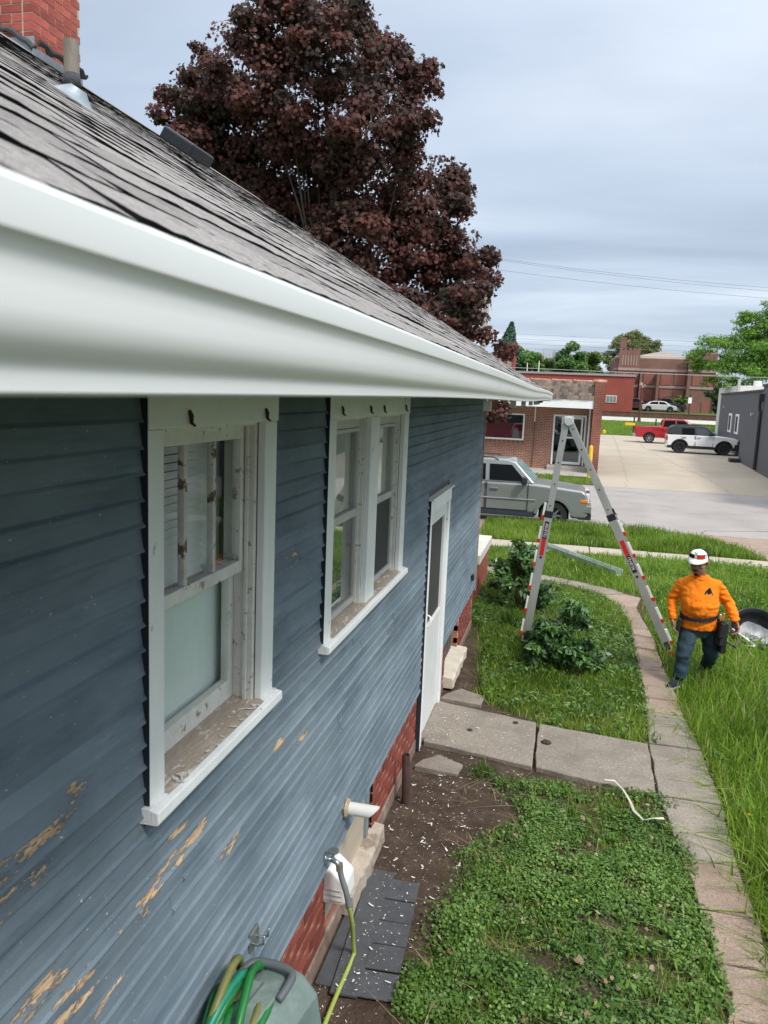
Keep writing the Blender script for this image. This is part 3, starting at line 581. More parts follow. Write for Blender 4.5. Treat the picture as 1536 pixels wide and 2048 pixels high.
# ---------------- basement windows
b1 = MB().box(-0.07, -0.03, B1[0], B1[1], 0.15, 0.575).build('basement_window', mat('bleached_plywood', (0.43, 0.36, 0.28), rough=0.9, var=0.12, scale=4, bump=0.4, stretch=(1, 0.2, 2)), house); b1['label'] = 'basement window boarded with bleached plywood'
MB().box(-0.028, -0.012, 4.72, 4.775, 0.16, 0.574).build('frame', mat('frame_blue_grey', (0.20, 0.235, 0.26), rough=0.6), b1)
MB().box(-0.029, -0.024, 4.775, 4.858, 0.16, 0.574).build('frame', dark, b1)
for j in range(5): MB().box(-0.19, -0.012, 4.861, 4.905, 0.165 + j * 0.083, 0.24 + j * 0.083).build('brick', mat('brick_bleached', (0.44, 0.37, 0.30), rough=0.9, var=0.2, scale=14, bump=0.5), b1, bevel=0.004)
def rough_sill(y0, y1, z0, z1, x1, m, parent):
    mb = MB(); n = 14; vs = []
    for i in range(n + 1):
        y = y0 + (y1 - y0) * i / n; j = lambda a: random.uniform(-a, a)
        vs += [(-0.1, y, z0), (-0.1, y, z1 + 0.02), (x1 - 0.012 + j(.006), y, z1 + j(.006)), (x1 + j(.01), y, z1 - 0.012 + j(.006)), (x1 + j(.008), y, z0)]
    fs = [(0, 1, 2, 3, 4), tuple(5 * n + i for i in (4, 3, 2, 1, 0))]
    for i in range(n):
        for j in range(5): fs.append((5 * i + j, 5 * i + (j + 1) % 5, 5 * i + 5 + (j + 1) % 5, 5 * i + 5 + j))
    return mb.add(vs, fs).build('sill', m, parent, smooth=False)
sillm = mat('sill_stone', (0.42, 0.36, 0.29), rough=0.95, var=0.2, scale=8, bump=0.7, bscale=50, col2=(0.24, 0.19, 0.14), mix2=(0.52, 0.62), scale2=5)
rough_sill(4.12, 4.95, 0.02, 0.148, 0.070, sillm, b1)
b2 = MB().box(-0.14, -0.10, B2[0], B2[1], 0.14, 0.575).build('basement_window', dark, house); b2['label'] = 'basement window with dark vertical bars'
for i in range(9): MB().box(-0.098, -0.07, 8.06 + i * 0.1, 8.10 + i * 0.1, 0.15, 0.574).build('bar', mat('bar_grey', (0.10, 0.095, 0.09), rough=0.7), b2)
for j in range(5): MB().box(-0.19, -0.010, 8.992, 9.045, 0.148 + j * 0.086, 0.228 + j * 0.086).build('brick', MATS['brick_bleached'], b2, bevel=0.004)
rough_sill(7.93, 9.06, 0.03, 0.138, 0.105, mat('sill_cream', (0.56, 0.50, 0.41), rough=0.9, var=0.12, scale=6, bump=0.4), b2)

# ---------------- pipes and hood on the wall
pv = MB(); nn = 20; vs = []
for i in range(nn):
    a = 2 * math.pi * i / nn; c, s_ = math.cos(a), math.sin(a)
    L_ = 0.185 + 0.035 * s_            # cut at a slant, longer on top
    for (r_, x) in ((0.038, -0.02), (0.038, L_), (0.034, L_), (0.034, 0.0)): vs.append((x, 4.06 + r_ * c, 0.745 + r_ * s_))
fs = [(4 * i + j, 4 * i + j + 1, 4 * ((i + 1) % nn) + j + 1, 4 * ((i + 1) % nn) + j) for i in range(nn) for j in range(3)]
ppo = pv.add(vs, fs).build('vent_pipe', mat('pvc_white', (0.68, 0.68, 0.64), rough=0.35, var=0.04, scale=5, bump=0.03), house); autosmooth(ppo, 35)
MB().lathe([(0.039, 0.0), (0.056, 0.002), (0.052, 0.012), (0.039, 0.022)], 16, Matrix.Translation((0.022, 4.06, 0.745)) @ Matrix.Rotation(R(90), 4, 'Y')).build('sealant', mat('old_caulk', (0.42, 0.32, 0.20), rough=0.8, var=0.3, scale=30, bump=0.6), ppo)
# dryer hood: louvred cover
hd = MB(); hd.prism([(-0.02, 0.54), (0.03, 0.545), (0.115, 0.47), (0.125, 0.36), (0.10, 0.335), (-0.02, 0.335)], 3.76, 3.94, 'y')
hdo = hd.build('dryer_hood', mat('hood_white_plastic', (0.74, 0.74, 0.72), rough=0.4, var=0.03, bump=0.02), house, bevel=0.018, seg=3)
for j in range(3): MB().box(0.0, 0.10 - j * 0.005, 3.755, 3.759, 0.365 + j * 0.03, 0.369 + j * 0.03).build('louvre', mat('hood_shadow', (0.45, 0.45, 0.44), rough=0.5), hdo)  # louvre strips, the shade between slats put into a greyer colour
# spigot
sg = MB(); sg.lathe([(0.001, 0), (0.026, 0.0), (0.026, 0.008), (0.014, 0.012), (0.013, 0.05)], 14, Matrix.Translation((0.016, 3.69, 0.655)) @ Matrix.Rotation(R(90), 4, 'Y')); sg.tube([(0.05, 3.69, 0.655), (0.085, 3.685, 0.645), (0.10, 3.68, 0.615)], 0.014, 8)
sgo = sg.build('spigot', mat('spigot_steel', (0.34, 0.40, 0.42), rough=0.35, var=0.1, metal=0.8, bump=0.1), house, smooth=True)
MB().tube([(0.06, 3.69, 0.665), (0.06, 3.69, 0.70)], 0.006, 6).lathe([(0.004, 0.698), (0.03, 0.70), (0.03, 0.708), (0.004, 0.71)], 12, Matrix.Translation((0.06, 3.69, 0))).build('tap_wheel', MATS['spigot_steel'], sgo)
# small black box near the corner
MB().box(0.0, 0.05, 9.84, 9.93, 0.77, 0.84).build('cable_box', mat('black_plastic', (0.02, 0.02, 0.022), rough=0.5, bump=0.05), house, bevel=0.006)
# porch ledge beyond the corner
MB().box(-1.6, -0.06, 11.6, 13.4, 0.60, 0.75).build('porch_ledge', mat('porch_concrete', (0.55, 0.52, 0.46), rough=0.9, var=0.1, bump=0.2), house, bevel=0.01)
MB().box(-1.6, -0.10, 11.65, 13.35, -0.1, 0.60).build('porch_base', bm_red, house)

# ---------------- roof
SL = 0.602; EX, EZ = 0.735, 3.238; RX = -3.75; RZ = EZ + SL * (EX - RX); ANG = math.atan(SL); Y0R, Y1R = -1.8, 11.48
UP = Vector((-math.cos(ANG), 0, math.sin(ANG))); NRM = Vector((math.sin(ANG), 0, math.cos(ANG)))
def rp(s, y, h=0.0): return Vector((EX, y, EZ)) + UP * s + NRM * h
def roof_at(x, h=0.0): return EZ + SL * (EX - x) + h / math.cos(ANG)
roof = MB().prism([(EX - 0.01, EZ - 0.004), (RX, RZ - 0.012), (2 * RX - EX, EZ - 0.012), (2 * RX - EX, EZ - 0.10), (RX, RZ - 0.12), (EX - 0.01, EZ - 0.10)], Y0R, Y1R, 'y').build('roof', mat('roof_deck_boards', (0.055, 0.062, 0.066), rough=0.9, var=0.2, scale=6, stretch=(1, 0.2, 1)), house); roof['label'] = 'worn grey asphalt shingle roof'
shm = mat('shingle_granules', (0.30, 0.285, 0.272), rough=0.95, var=0.38, scale=110, bump=0.9, bscale=260, spec=0.15, col2=(0.12, 0.11, 0.105), mix2=(0.52, 0.74), scale2=26, objvar=0.22, detail=8)
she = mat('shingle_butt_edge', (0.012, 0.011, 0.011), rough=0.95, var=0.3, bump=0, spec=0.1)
def shingle_mesh(seed):
    """three-tab strip in local coords: x along the eave (0..0.91), y up-slope, z off the roof; butt edge ragged and curled"""
    r_ = random.Random(seed); mb = MB(); Lg = 0.913; nx = 24; H = 0.20; T = 0.0050
    curl = [r_.choice((0.001, 0.002, 0.003, 0.004, 0.007)) for _ in range(4)]; low = []; topz = []
    for i in range(nx + 1):
        x = Lg * i / nx; tab = min(2, int(x / Lg * 3)); f = (x / Lg * 3) % 1
        c = curl[tab] * (1 - f) + curl[tab + 1] * f
        yb = r_.uniform(-0.004, 0.004) + (-0.004 if r_.random() < 0.12 else 0)
        low.append((x, yb, 0.001 + T + c + r_.uniform(-0.0012, 0.0012), 0.0))
    V = []
    for (x, yb, zt, zb) in low: V += [(x, yb, zb), (x, yb, zt), (x, 0.05, 0.0005 + T + (zt - T) * 0.35), (x, H, T * 0.3), ]
    F = []; mi = []
    for i in range(nx):
        a, b = 4 * i, 4 * i + 4
        F += [(a, b, b + 1, a + 1), (a + 1, b + 1, b + 2, a + 2), (a + 2, b + 2, b + 3, a + 3)]; mi += [1, 0, 0]
    F += [(0, 1, 2, 3), (4 * nx + 3, 4 * nx + 2, 4 * nx + 1, 4 * nx)]; mi += [1, 1]
    me = bpy.data.meshes.new('shingle'); me.from_pydata(V, [], F); me.materials.append(shm); me.materials.append(she); me.polygons.foreach_set('material_index', mi)
    bmm = bmesh.new(); bmm.from_mesh(me); bmesh.ops.recalc_face_normals(bmm, faces=bmm.faces); bmm.to_mesh(me); bmm.free(); me.update(); return me
SHM = [shingle_mesh(i) for i in range(14)]
cands = []
EXPO = 0.127; NC = int((EX - RX) / math.cos(ANG) / EXPO)
rot3 = Matrix((Vector((0, 1, 0)), UP, NRM)).transposed()     # local x->y, y->UP, z->NRM
for c in range(NC + 1):
    y = Y0R + (c % 6) * 0.152 - 0.3
    while y < Y1R - 0.05:
        P = rp(c * EXPO - 0.012, y, 0.0012 + random.uniform(0, 0.0025)); d = (P + Vector((0, .45, 0)) - CAMLOC).length
        vis = 0 if y + 0.9 < 0.35 else 1
        cands.append((d if vis else 99 + d, P, y)); y += 0.917
cands.sort(key=lambda t: t[0])
def sh_matrix(P):
    M = rot3.to_4x4(); M = M @ Matrix.Rotation(random.uniform(-0.006, 0.006), 4, 'Z') @ Matrix.Rotation(0.018, 4, 'X'); M.translation = P; return M
rest = MB(); restmi = []
for i, (d, P, y) in enumerate(cands):
    M = sh_matrix(P); me = random.choice(SHM)
    if y + 0.917 > Y1R:  M = M @ Matrix.Diagonal((max(0.1, (Y1R - y) / 0.917), 1, 1, 1))
    if i < 300: inst('shingle', me, roof, M)
    else:
        o = len(rest.v); rest.v += [tuple(M @ v.co) for v in me.vertices]
        for p in me.polygons: rest.f.append(tuple(o + v for v in p.vertices)); rest.mi.append(p.material_index)
fld = rest.build('shingle_field', [shm, she], roof); fld['kind'] = 'stuff'
MB().prism([(RX + 0.17, RZ - 0.17 * SL + 0.025), (RX, RZ + 0.032), (RX - 0.17, RZ - 0.17 * SL + 0.025), (RX, RZ + 0.020)], Y0R, Y1R, 'y').build('ridge_cap', shm, roof)
MB().prism([(EX - 0.02, EZ - 0.15), (RX, RZ - 0.15), (RX, RZ + 0.0), (EX - 0.02, EZ - 0.004)], Y1R + 0.001, Y1R + 0.03, 'y').build('rake_board', mat('rake_dark_teal', (0.030, 0.045, 0.050), rough=0.6), house)
# soffit boards and rafter tails
tm = mat('rafter_dark', (0.10, 0.11, 0.115), rough=0.8, var=0.15, scale=4)
y = 10.5
while y < 11.4:
    MB().prism([(0.02, roof_at(0.02) - 0.115), (0.715, EZ - 0.105), (0.715, EZ - 0.165), (0.02, roof_at(0.02) - 0.23)], y, y + 0.045, 'y').build('rafter_tail', tm, house); y += 0.2
# rotten ends of old bracket blocks under the gutter
for yb in (4.2, 6.1, 7.4, 8.7, 9.8, 10.6): MB().box(0.66, 0.70, yb, yb + 0.05, EZ - 0.185, EZ - 0.13).build('bracket_block', wornw, house)

# ---------------- gutter (K-style), slightly sagging, with end cap and seams
def gprof(dz=0.0):
    return [(0.716, 3.246), (0.718, 3.119), (0.818, 3.118), (0.823, 3.121), (0.8238, 3.137), (0.8245, 3.1395), (0.8270, 3.1425), (0.8320, 3.149), (0.8370, 3.159), (0.8390, 3.172), (0.8392, 3.185), (0.8400, 3.198), (0.8420, 3.2055), (0.8445, 3.2095), (0.8475, 3.212), (0.848, 3.215), (0.848, 3.238), (0.846, 3.2415), (0.842, 3.242), (0.830, 3.240), (0.829, 3.235),
            (0.842, 3.2375), (0.8445, 3.2345), (0.8445, 3.2165), (0.8405, 3.2125), (0.838, 3.2075), (0.8365, 3.198), (0.836, 3.185), (0.8355, 3.172), (0.8335, 3.161), (0.8285, 3.152), (0.8230, 3.1445), (0.8205, 3.1385), (0.8205, 3.1225), (0.7215, 3.122), (0.719, 3.246)]
P0 = [(p, 3.118 + (q - 3.118) * 0.875) if p > 0.73 else (p, min(q, 3.232)) for p, q in gprof()]; ysg = list(np.linspace(-1.2, 11.42, 60)); V = []; F = []; n = len(P0)
for i, y in enumerate(ysg):
    sag = 0.006 * math.sin(y * 0.8) - 0.0009 * y - 0.012 * max(0, (y - 8.5) / 3) ** 2
    lat = 0.003 * math.sin(y * 1.7 + 1)
    V += [(p + lat * (p > 0.73), y, q + sag) for p, q in P0]
for i in range(len(ysg) - 1):
    for j in range(n): F.append((i * n + j, i * n + (j + 1) % n, (i + 1) * n + (j + 1) % n, (i + 1) * n + j))
gm = mat('gutter_white_aluminium', (0.78, 0.80, 0.79), rough=0.32, var=0.035, scale=2.2, stretch=(1, 0.3, 1), bump=0.03, spec=0.5, col2=(0.55, 0.55, 0.52), mix2=(0.62, 0.78), scale2=4)
gmb = MB(); gmb.add(V, F); gut = gmb.build('gutter', gm, house); autosmooth(gut, 32); gut['label'] = 'new white seamless gutter along the eave'
cap = MB(); sag = 0.006 * math.sin(11.42 * .8) - .0009 * 11.42 - 0.012 * (2.92 / 3) ** 2
cap.prism([(p, q + sag) for p, q in P0[:18]], 11.42, 11.428, 'y').build('end_cap', gm, gut)
for yb in (3.9, 7.9): MB().box(0.7185, 0.849, yb, yb + 0.002, 3.20, 3.22).build('hanger', gm, gut)

# ---------------- chimney of single bricks, lead flashing
CX0, CX1, CY0, CY1 = -4.75, -3.64, 6.35, 7.02
chz0 = roof_at(CX1) - 0.15
chim = MB().box(CX0 + 0.004, CX1 - 0.004, CY0 + 0.004, CY1 - 0.004, chz0 - 0.6, 8.6).build('chimney', mat('chimney_mortar', (0.46, 0.38, 0.31), rough=0.95, var=0.2, scale=10, bump=0.5), house); chim['label'] = 'red brick chimney with pale mortar'
cbm = mat('chimney_brick', (0.33, 0.075, 0.055), rough=0.85, var=0.22, scale=7, bump=0.5, bscale=70, objvar=0.28, col2=(0.36, 0.16, 0.12), mix2=(0.58, 0.7), scale2=5)
cb = []
for L_ in (0.203, 0.0965):
    for i in range(3):
        r_ = random.Random(i + 9); mb = MB(); mb.box(0, L_, 0, 0.0965, 0, 0.0635); mb.v = [(a + r_.uniform(-.002, .002), b + r_.uniform(-.002, .002), c + r_.uniform(-.0015, .0015)) for a, b, c in mb.v]; cb.append(mb.mesh('brick', cbm))
nb = 0
for c in range(34):
    zz = chz0 + c * 0.075
    # +x face (runs along y) and -y face (runs along x)
    y = CY0 - (0.1075 if c % 2 else 0.0)
    while y < CY1 - 0.02:
        ya = max(y, CY0); yb2 = min(y + 0.203, CY1)
        if yb2 - ya > 0.05: inst('brick', cb[0], chim, Matrix.Translation((CX1, ya, zz)) @ Matrix.Rotation(R(90), 4, 'Z') @ Matrix.Diagonal(((yb2 - ya) / 0.203, 1, 1, 1))); nb += 1
        y += 0.214
    x = CX1 - 0.203 - 0.1075 * ((c + 1) % 2)
    first = CX1 - 0.0985 - 0.012
    xx = first - (0.0 if c % 2 else 0.1075)
    if c % 2 == 0: inst('brick', cb[3], chim, Matrix.Translation((first - 0.0965 - 0.0, CY0, zz)))
    xx = first - 0.0965 - 0.011 - 0.203 if c % 2 == 0 else first - 0.203
    while xx > CX0 - 0.05: inst('brick', cb[1 + (c % 2)], chim, Matrix.Translation((xx, CY0 - random.uniform(0, .002), zz))); xx -= 0.214
leadm = mat('flashing_lead', (0.28, 0.32, 0.35), rough=0.5, var=0.15, scale=6, metal=0.5, bump=0.2)
fl = MB(); fl.box(CX1 - 0.0, CX1 + 0.01, CY0 - 0.02, CY1 + 0.02, roof_at(CX1) - 0.05, roof_at(CX1) + 0.085)
fl.box(CX1 - 0.25, CX1 + 0.012, CY0 - 0.012, CY0 - 0.002, roof_at(CX1) - 0.05, roof_at(CX1 - 0.2) + 0.05); fl.build('flashing', leadm, chim)
tar = MB(); pts = [rp((EX - CX1) / math.cos(ANG) - 0.01, CY0 - 0.03 + i * 0.05, 0.11 + random.uniform(-.02, .025)) for i in range(15)]; tar.tube(pts, [0.02 + random.uniform(0, .016) for _ in pts], 6, flat=0.5)
pts = [Vector((CX1 + 0.01 - i * 0.06, CY0 - 0.01, roof_at(CX1 - i * 0.06) + 0.08 + random.uniform(-.02, .02))) for i in range(14)]; tar.tube(pts, [0.022 + random.uniform(0, .012) for _ in pts], 6, flat=0.6)
tar.build('tar_seal', mat('roof_tar', (0.045, 0.05, 0.052), rough=0.7, var=0.3, scale=20, bump=0.6), chim)
# ---------------- plumbing vent pipe with cone flashing
bs = Vector((-0.94, 2.98, roof_at(-0.94)))
vp = MB().tube([bs + Vector((0, 0, -0.05)), bs + Vector((0, 0, 0.225))], 0.0305, 16).build('plumbing_vent', mat('galvanised_weathered', (0.23, 0.20, 0.165), rough=0.7, var=0.25, scale=14, metal=0.2, bump=0.3, stretch=(1, 1, 0.3)), house); autosmooth(vp, 40)
fl = MB(); rr = []
Mq = Matrix.Translation(bs) @ rot3.to_4x4()
fl.lathe([(0.085, 0.010), (0.075, 0.014), (0.055, 0.032), (0.034, 0.055)], 20, Mq); fl.box(-0.10, 0.10, -0.12, 0.10, 0.008, 0.011, Mq); fo = fl.build('flashing_cone', leadm, vp); autosmooth(fo, 35)
MB().tube([bs + Vector((0, 0, 0.045)), bs + Vector((0, 0, 0.10))], [0.037, 0.032], 12).build('sealant', mat('roof_tar', (0.05, 0.05, 0.05)), vp, smooth=True)
# ---------------- dark box roof vent near the ridge
bv = rp(4.72, 8.15, 0); Mv = Matrix.Translation(bv) @ rot3.to_4x4()
rv = MB().box(-0.02, 0.50, -0.24, 0.18, 0.0, 0.15, Mv).build('roof_vent', mat('vent_dark_metal', (0.018, 0.024, 0.03), rough=0.4, var=0.1, bump=0.05), house, bevel=0.03, seg=3)
MB().box(-0.08, 0.56, -0.30, 0.24, 0.002, 0.008, Mv).build('flange', MATS['vent_dark_metal'], rv)
# ================================================================== BUILDINGS ACROSS THE ROAD
def box_obj(name, x0, x1, y0, y1, z0, z1, m, parent, bevel=0.0, M=None): return MB().box(x0, x1, y0, y1, z0, z1, M).build(name, m, parent, bevel=bevel)
store_b = brick_mat('store_brick', (0.36, 0.135, 0.08), (0.25, 0.085, 0.055), (0.40, 0.32, 0.26))
pier_b = brick_mat('pier_brick', (0.27, 0.075, 0.05), (0.20, 0.055, 0.04), (0.26, 0.16, 0.12))
st = empty('brick_shop', (0, 36, 0)); st.location = (0, 0, 0)
tag(st, 'single storey brick shop with wood shake mansard and white fascia', 'shop')
FY = 36.2
# front wall with openings
holes = [(-3.6, -0.92, 1.22, 2.42), (0.36, 1.80, 0.22, 2.46)]
fwm = MB()
xs = sorted({-9.0, 2.02} | {h[0] for h in holes} | {h[1] for h in holes}); zs = sorted({-0.1, 3.3} | {h[2] for h in holes} | {h[3] for h in holes})
for i in range(len(xs) - 1):
    for j in range(len(zs) - 1):
        cx, cz = (xs[i] + xs[i + 1]) / 2, (zs[j] + zs[j + 1]) / 2
        if not any(h[0] < cx < h[1] and h[2] < cz < h[3] for h in holes): fwm.box(xs[i], xs[i + 1], FY, FY + 0.2, zs[j], zs[j + 1])
fwm.build('front_wall', store_b, st)
box_obj('side_wall', 2.02, 2.40, 34.95, 48, -0.1, 3.90, pier_b, st)
box_obj('back_wall', -9, 2.02, 47.8, 48, -0.1, 3.9, store_b, st)
box_obj('flat_roof', -9, 2.02, 36.4, 47.8, 3.55, 3.65, mat('tar_roof', (0.12, 0.11, 0.11), rough=0.9), st)
box_obj('shop_floor', -9, 2.02, 36.4, 47.8, 0.0, 0.16, mat('shop_floor_tile', (0.16, 0.14, 0.12), rough=0.5), st)
box_obj('partition', -9, 2.02, 40, 40.1, 0.16, 3.5, mat('shop_partition', (0.06, 0.055, 0.05), rough=0.8), st)
whf = mat('shop_white_paint', (0.80, 0.81, 0.80), rough=0.5, var=0.05, scale=2, bump=0.05)
box_obj('fascia', -9, 2.015, 35.0, 35.06, 2.78, 3.17, whf, st, 0.01)
box_obj('soffit', -9, 2.015, 35.06, FY - 0.002, 2.80, 2.84, whf, st)
box_obj('door_step', 0.2, 2.0, 35.55, FY - 0.002, -0.05, 0.2, mat('step_concrete', (0.33, 0.30, 0.26), rough=0.9), st, 0.02)
# mansard: shakes built as staggered courses of boards of many widths
shk = MB(); rr_ = random.Random(3)
for c in range(6):
    z0 = 3.17 + c * 0.125; y0 = 35.0 + c * 0.085; xx = -9.0
    while xx < 2.0:
        w = rr_.uniform(0.08, 0.19); x1 = min(xx + w, 2.012); t_ = rr_.uniform(0.03, 0.06); dz = rr_.uniform(-0.02, 0.015)
        shk.cur = rr_.choice((0, 0, 1, 2)); shk.box(xx, x1 - 0.006, y0 - t_, y0 + 0.02, z0 + dz, z0 + 0.16, None); xx += w
sho = shk.build('shake', [mat('shake_grey', (0.25, 0.20, 0.165), rough=0.95, var=0.25, scale=4), mat('shake_brown', (0.32, 0.25, 0.20), rough=0.95, var=0.25, scale=4), mat('shake_dark', (0.15, 0.12, 0.10), rough=0.95, var=0.25, scale=4)], st); sho['kind'] = 'stuff'
box_obj('mansard_core', -9, 2.01, 35.55, 36.3, 2.9, 3.88, mat('shop_core_dark', (0.04, 0.035, 0.03), rough=0.9), st)
tile_m = mat('clay_ridge_tile', (0.36, 0.15, 0.10), rough=0.7, var=0.2, scale=3, col2=(0.55, 0.42, 0.36), mix2=(0.5, 0.65), scale2=2)
for i in range(12):
    xa = -9 + i * 0.92
    MB().tube([(xa, 35.52, 3.93), (xa + 0.85, 35.52, 3.93)], [0.085, 0.075], 8).tube([(xa - 0.02, 35.52, 3.935), (xa + 0.06, 35.52, 3.935)], 0.10, 8).build('ridge_tile', tile_m, st, smooth=False)
MB().tube([(1.95, 35.1, 3.95), (2.5, 35.1, 3.95)], 0.09, 8).build('ridge_tile', tile_m, st)
# shop window: frame, glass, added panels that stand in for a reflected red vehicle
wf = MB(); wf.box(-3.6, -0.92, FY - 0.02, FY + 0.06, 1.22, 1.29).box(-3.6, -0.92, FY - 0.02, FY + 0.06, 2.36, 2.42).box(-0.99, -0.92, FY - 0.02, FY + 0.06, 1.29, 2.36).box(-3.6, -3.53, FY - 0.02, FY + 0.06, 1.29, 2.36)
sw = wf.build('shop_window', whf, st)
box_obj('pane', -3.53, -0.99, FY + 0.02, FY + 0.03, 1.29, 2.36, glass_mat('shop_glass', (0.8, 0.82, 0.82), 0.04), sw)
redm = mat('reflection_red', (0.62, 0.03, 0.04), rough=0.6, var=0.25, scale=1.2, stretch=(0.4, 1, 3), bump=0, col2=(0.62, 0.16, 0.16), mix2=(0.6, 0.68), scale2=2)
box_obj('red_reflection', -3.5, -1.02, FY + 0.35, FY + 0.40, 1.22, 1.98, redm, sw)
MB().prism([(-1.48, 1.30), (-1.40, 1.74), (-1.30, 1.78), (-1.22, 1.70), (-1.12, 1.30)], FY + 0.30, FY + 0.34, 'y').build('white_reflection', mat('reflection_white', (0.66, 0.60, 0.60), rough=0.6), sw)
for j in range(14): MB().box(-3.68 + j * 0.205, -3.68 + j * 0.205 + 0.09, FY - 0.05, FY + 0.02, 1.09, 1.215).build('sill_brick', pier_b, sw)
# glazed door
df = MB(); df.box(0.36, 0.43, FY - 0.03, FY + 0.05, 0.22, 2.46).box(1.73, 1.80, FY - 0.03, FY + 0.05, 0.22, 2.46).box(0.43, 1.73, FY - 0.03, FY + 0.05, 2.38, 2.46)
sd = df.build('shop_door', whf, st)
lf = MB(); lf.box(0.72, 0.80, FY - 0.05, FY - 0.01, 0.25, 2.37).box(1.58, 1.66, FY - 0.05, FY - 0.01, 0.25, 2.37).box(0.80, 1.58, FY - 0.05, FY - 0.01, 2.29, 2.37).box(0.80, 1.58, FY - 0.05, FY - 0.01, 0.25, 0.37).box(0.80, 1.58, FY - 0.05, FY - 0.01, 1.42, 1.49); lf.build('door_leaf', whf, sd)
box_obj('pane', 0.43, 1.73, FY + 0.0, FY + 0.01, 0.25, 2.38, glass_mat('shop_glass', (0.8, 0.82, 0.82), 0.04), sd)
box_obj('pull_bar', 0.83, 0.86, FY - 0.09, FY - 0.06, 1.0, 1.42, whf, sd)
MB().tube([(1.93, 35.9, -0.05), (1.93, 35.9, 2.85)], 0.05, 8).build('downspout', whf, st)
MB().tube([(-0.47, FY - 0.03, 0.0), (-0.47, FY - 0.03, 2.8)], 0.02, 6).build('conduit', mat('conduit_brown', (0.16, 0.10, 0.07), rough=0.6), st)
MB().tube([(-0.47, FY - 0.031, 2.1), (-0.47, FY - 0.031, 2.82)], 0.024, 6).build('conduit', whf, st)

# long brick building behind
lb = empty('long_brick_building'); tag(lb, 'long low red brick building behind the shop with one small window', 'building')
lbb = mat('plain_red_brick', (0.27, 0.065, 0.048), rough=0.9, var=0.12, scale=0.8, bump=0.2, bscale=12)
box_obj('walls', -16, 8.6, 105, 118, 1.7, 6.35, lbb, lb); box_obj('parapet', -16.15, 8.75, 104.85, 118.1, 6.35, 6.62, mat('parapet_grey', (0.33, 0.27, 0.25), rough=0.8), lb)
w_ = box_obj('window', 5.25, 6.6, 104.93, 105.05, 3.0, 3.92, mat('far_frame_cream', (0.62, 0.60, 0.50), rough=0.6), lb)
for i in range(3): box_obj('pane', 5.35 + i * 0.42, 5.68 + i * 0.42, 104.90, 104.94, 3.1, 3.82, mat('far_pane', (0.16, 0.22, 0.22), rough=0.1, bump=0), w_)
box_obj('parapet_pipe', -5.0, -4.9, 105.2, 105.3, 6.6, 7.7, whf, lb); box_obj('parapet_pipe', -3.5, -3.4, 105.2, 105.3, 6.6, 8.0, whf, lb)

# armory with crenellated towers
ar = empty('armory'); tag(ar, 'big dark brick armory with square towers and stone bands', 'building')
ab = mat('armory_brick', (0.20, 0.105, 0.082), rough=0.9, var=0.18, scale=0.6, bump=0.3, bscale=8); al = mat('armory_stone', (0.33, 0.25, 0.22), rough=0.9, var=0.1); ai = mat('armory_infill', (0.25, 0.10, 0.075), rough=0.9, var=0.12)
box_obj('main_block', 6.6, 16.4, 118.2, 134, 1.5, 9.4, ab, ar)
box_obj('roof', 6.8, 21.0, 118.6, 133, 9.4, 9.75, mat('armory_roof', (0.52, 0.47, 0.42), rough=0.9), ar)
MB().prism([(9.6, 9.75), (16.6, 9.75), (13.1, 10.5)], 119, 133, 'y').build('roof', MATS['armory_roof'], ar)
box_obj('tower', 7.15, 9.95, 117.2, 120.4, 1.5, 10.4, ab, ar)
for i in range(5): box_obj('merlon', 7.15 + i * 0.6, 7.50 + i * 0.6, 117.2, 117.5, 10.4, 10.75, ab, ar)
box_obj('turret', 7.2, 8.0, 117.6, 118.6, 10.4, 12.2, ab, ar)
for i in range(6): box_obj('slot', 7.55 + i * 0.38, 7.68 + i * 0.38, 117.15, 117.25, 8.3, 9.7, al, ar)
box_obj('tower', 16.5, 20.1, 116.9, 121, 1.5, 10.2, ab, ar)
for i in range(5): box_obj('merlon', 16.5 + i * 0.78, 16.95 + i * 0.78, 116.9, 117.2, 10.2, 10.7, al, ar)
for z_ in (5.3, 7.6): 
    box_obj('stone_band', 6.55, 16.45, 118.1, 118.2, z_, z_ + 0.35, al, ar); box_obj('stone_band', 7.1, 10.0, 117.1, 117.2, z_, z_ + 0.35, al, ar)
    box_obj('stone_band', 16.45, 20.15, 116.8, 116.9, z_, z_ + 0.35, al, ar)
for i, xx in enumerate((10.7, 13.0, 14.9)):
    for z_ in (3.4, 5.75): box_obj('blocked_window', xx, xx + 1.35, 118.08, 118.25, z_, z_ + 1.7, ai, ar)
for xx in (7.6, 8.8): box_obj('blocked_window', xx, xx + 0.8, 117.1, 117.25, 5.75, 7.3, ai, ar)
for xx in (17.1, 18.6):
    for z_ in (2.0, 5.75): box_obj('blocked_window', xx, xx + 0.9, 116.8, 116.95, z_, z_ + 1.6, ai, ar)
for xx in (6.65, 10.1, 12.4, 16.45, 20.0): box_obj('buttress', xx, xx + 0.35, 116.7, 118.15, 1.5, 7.4, ab, ar)
for a, b in (((9.0, 116.9, 7.3), (11.3, 116.9, 4.2)), ((12.0, 116.9, 3.6), (16.0, 116.9, 4.5)), ((8.7, 116.9, 4.4), (11.0, 116.9, 5.9))): MB().tube([a, b], 0.08, 4).build('fire_stair', rust, ar)

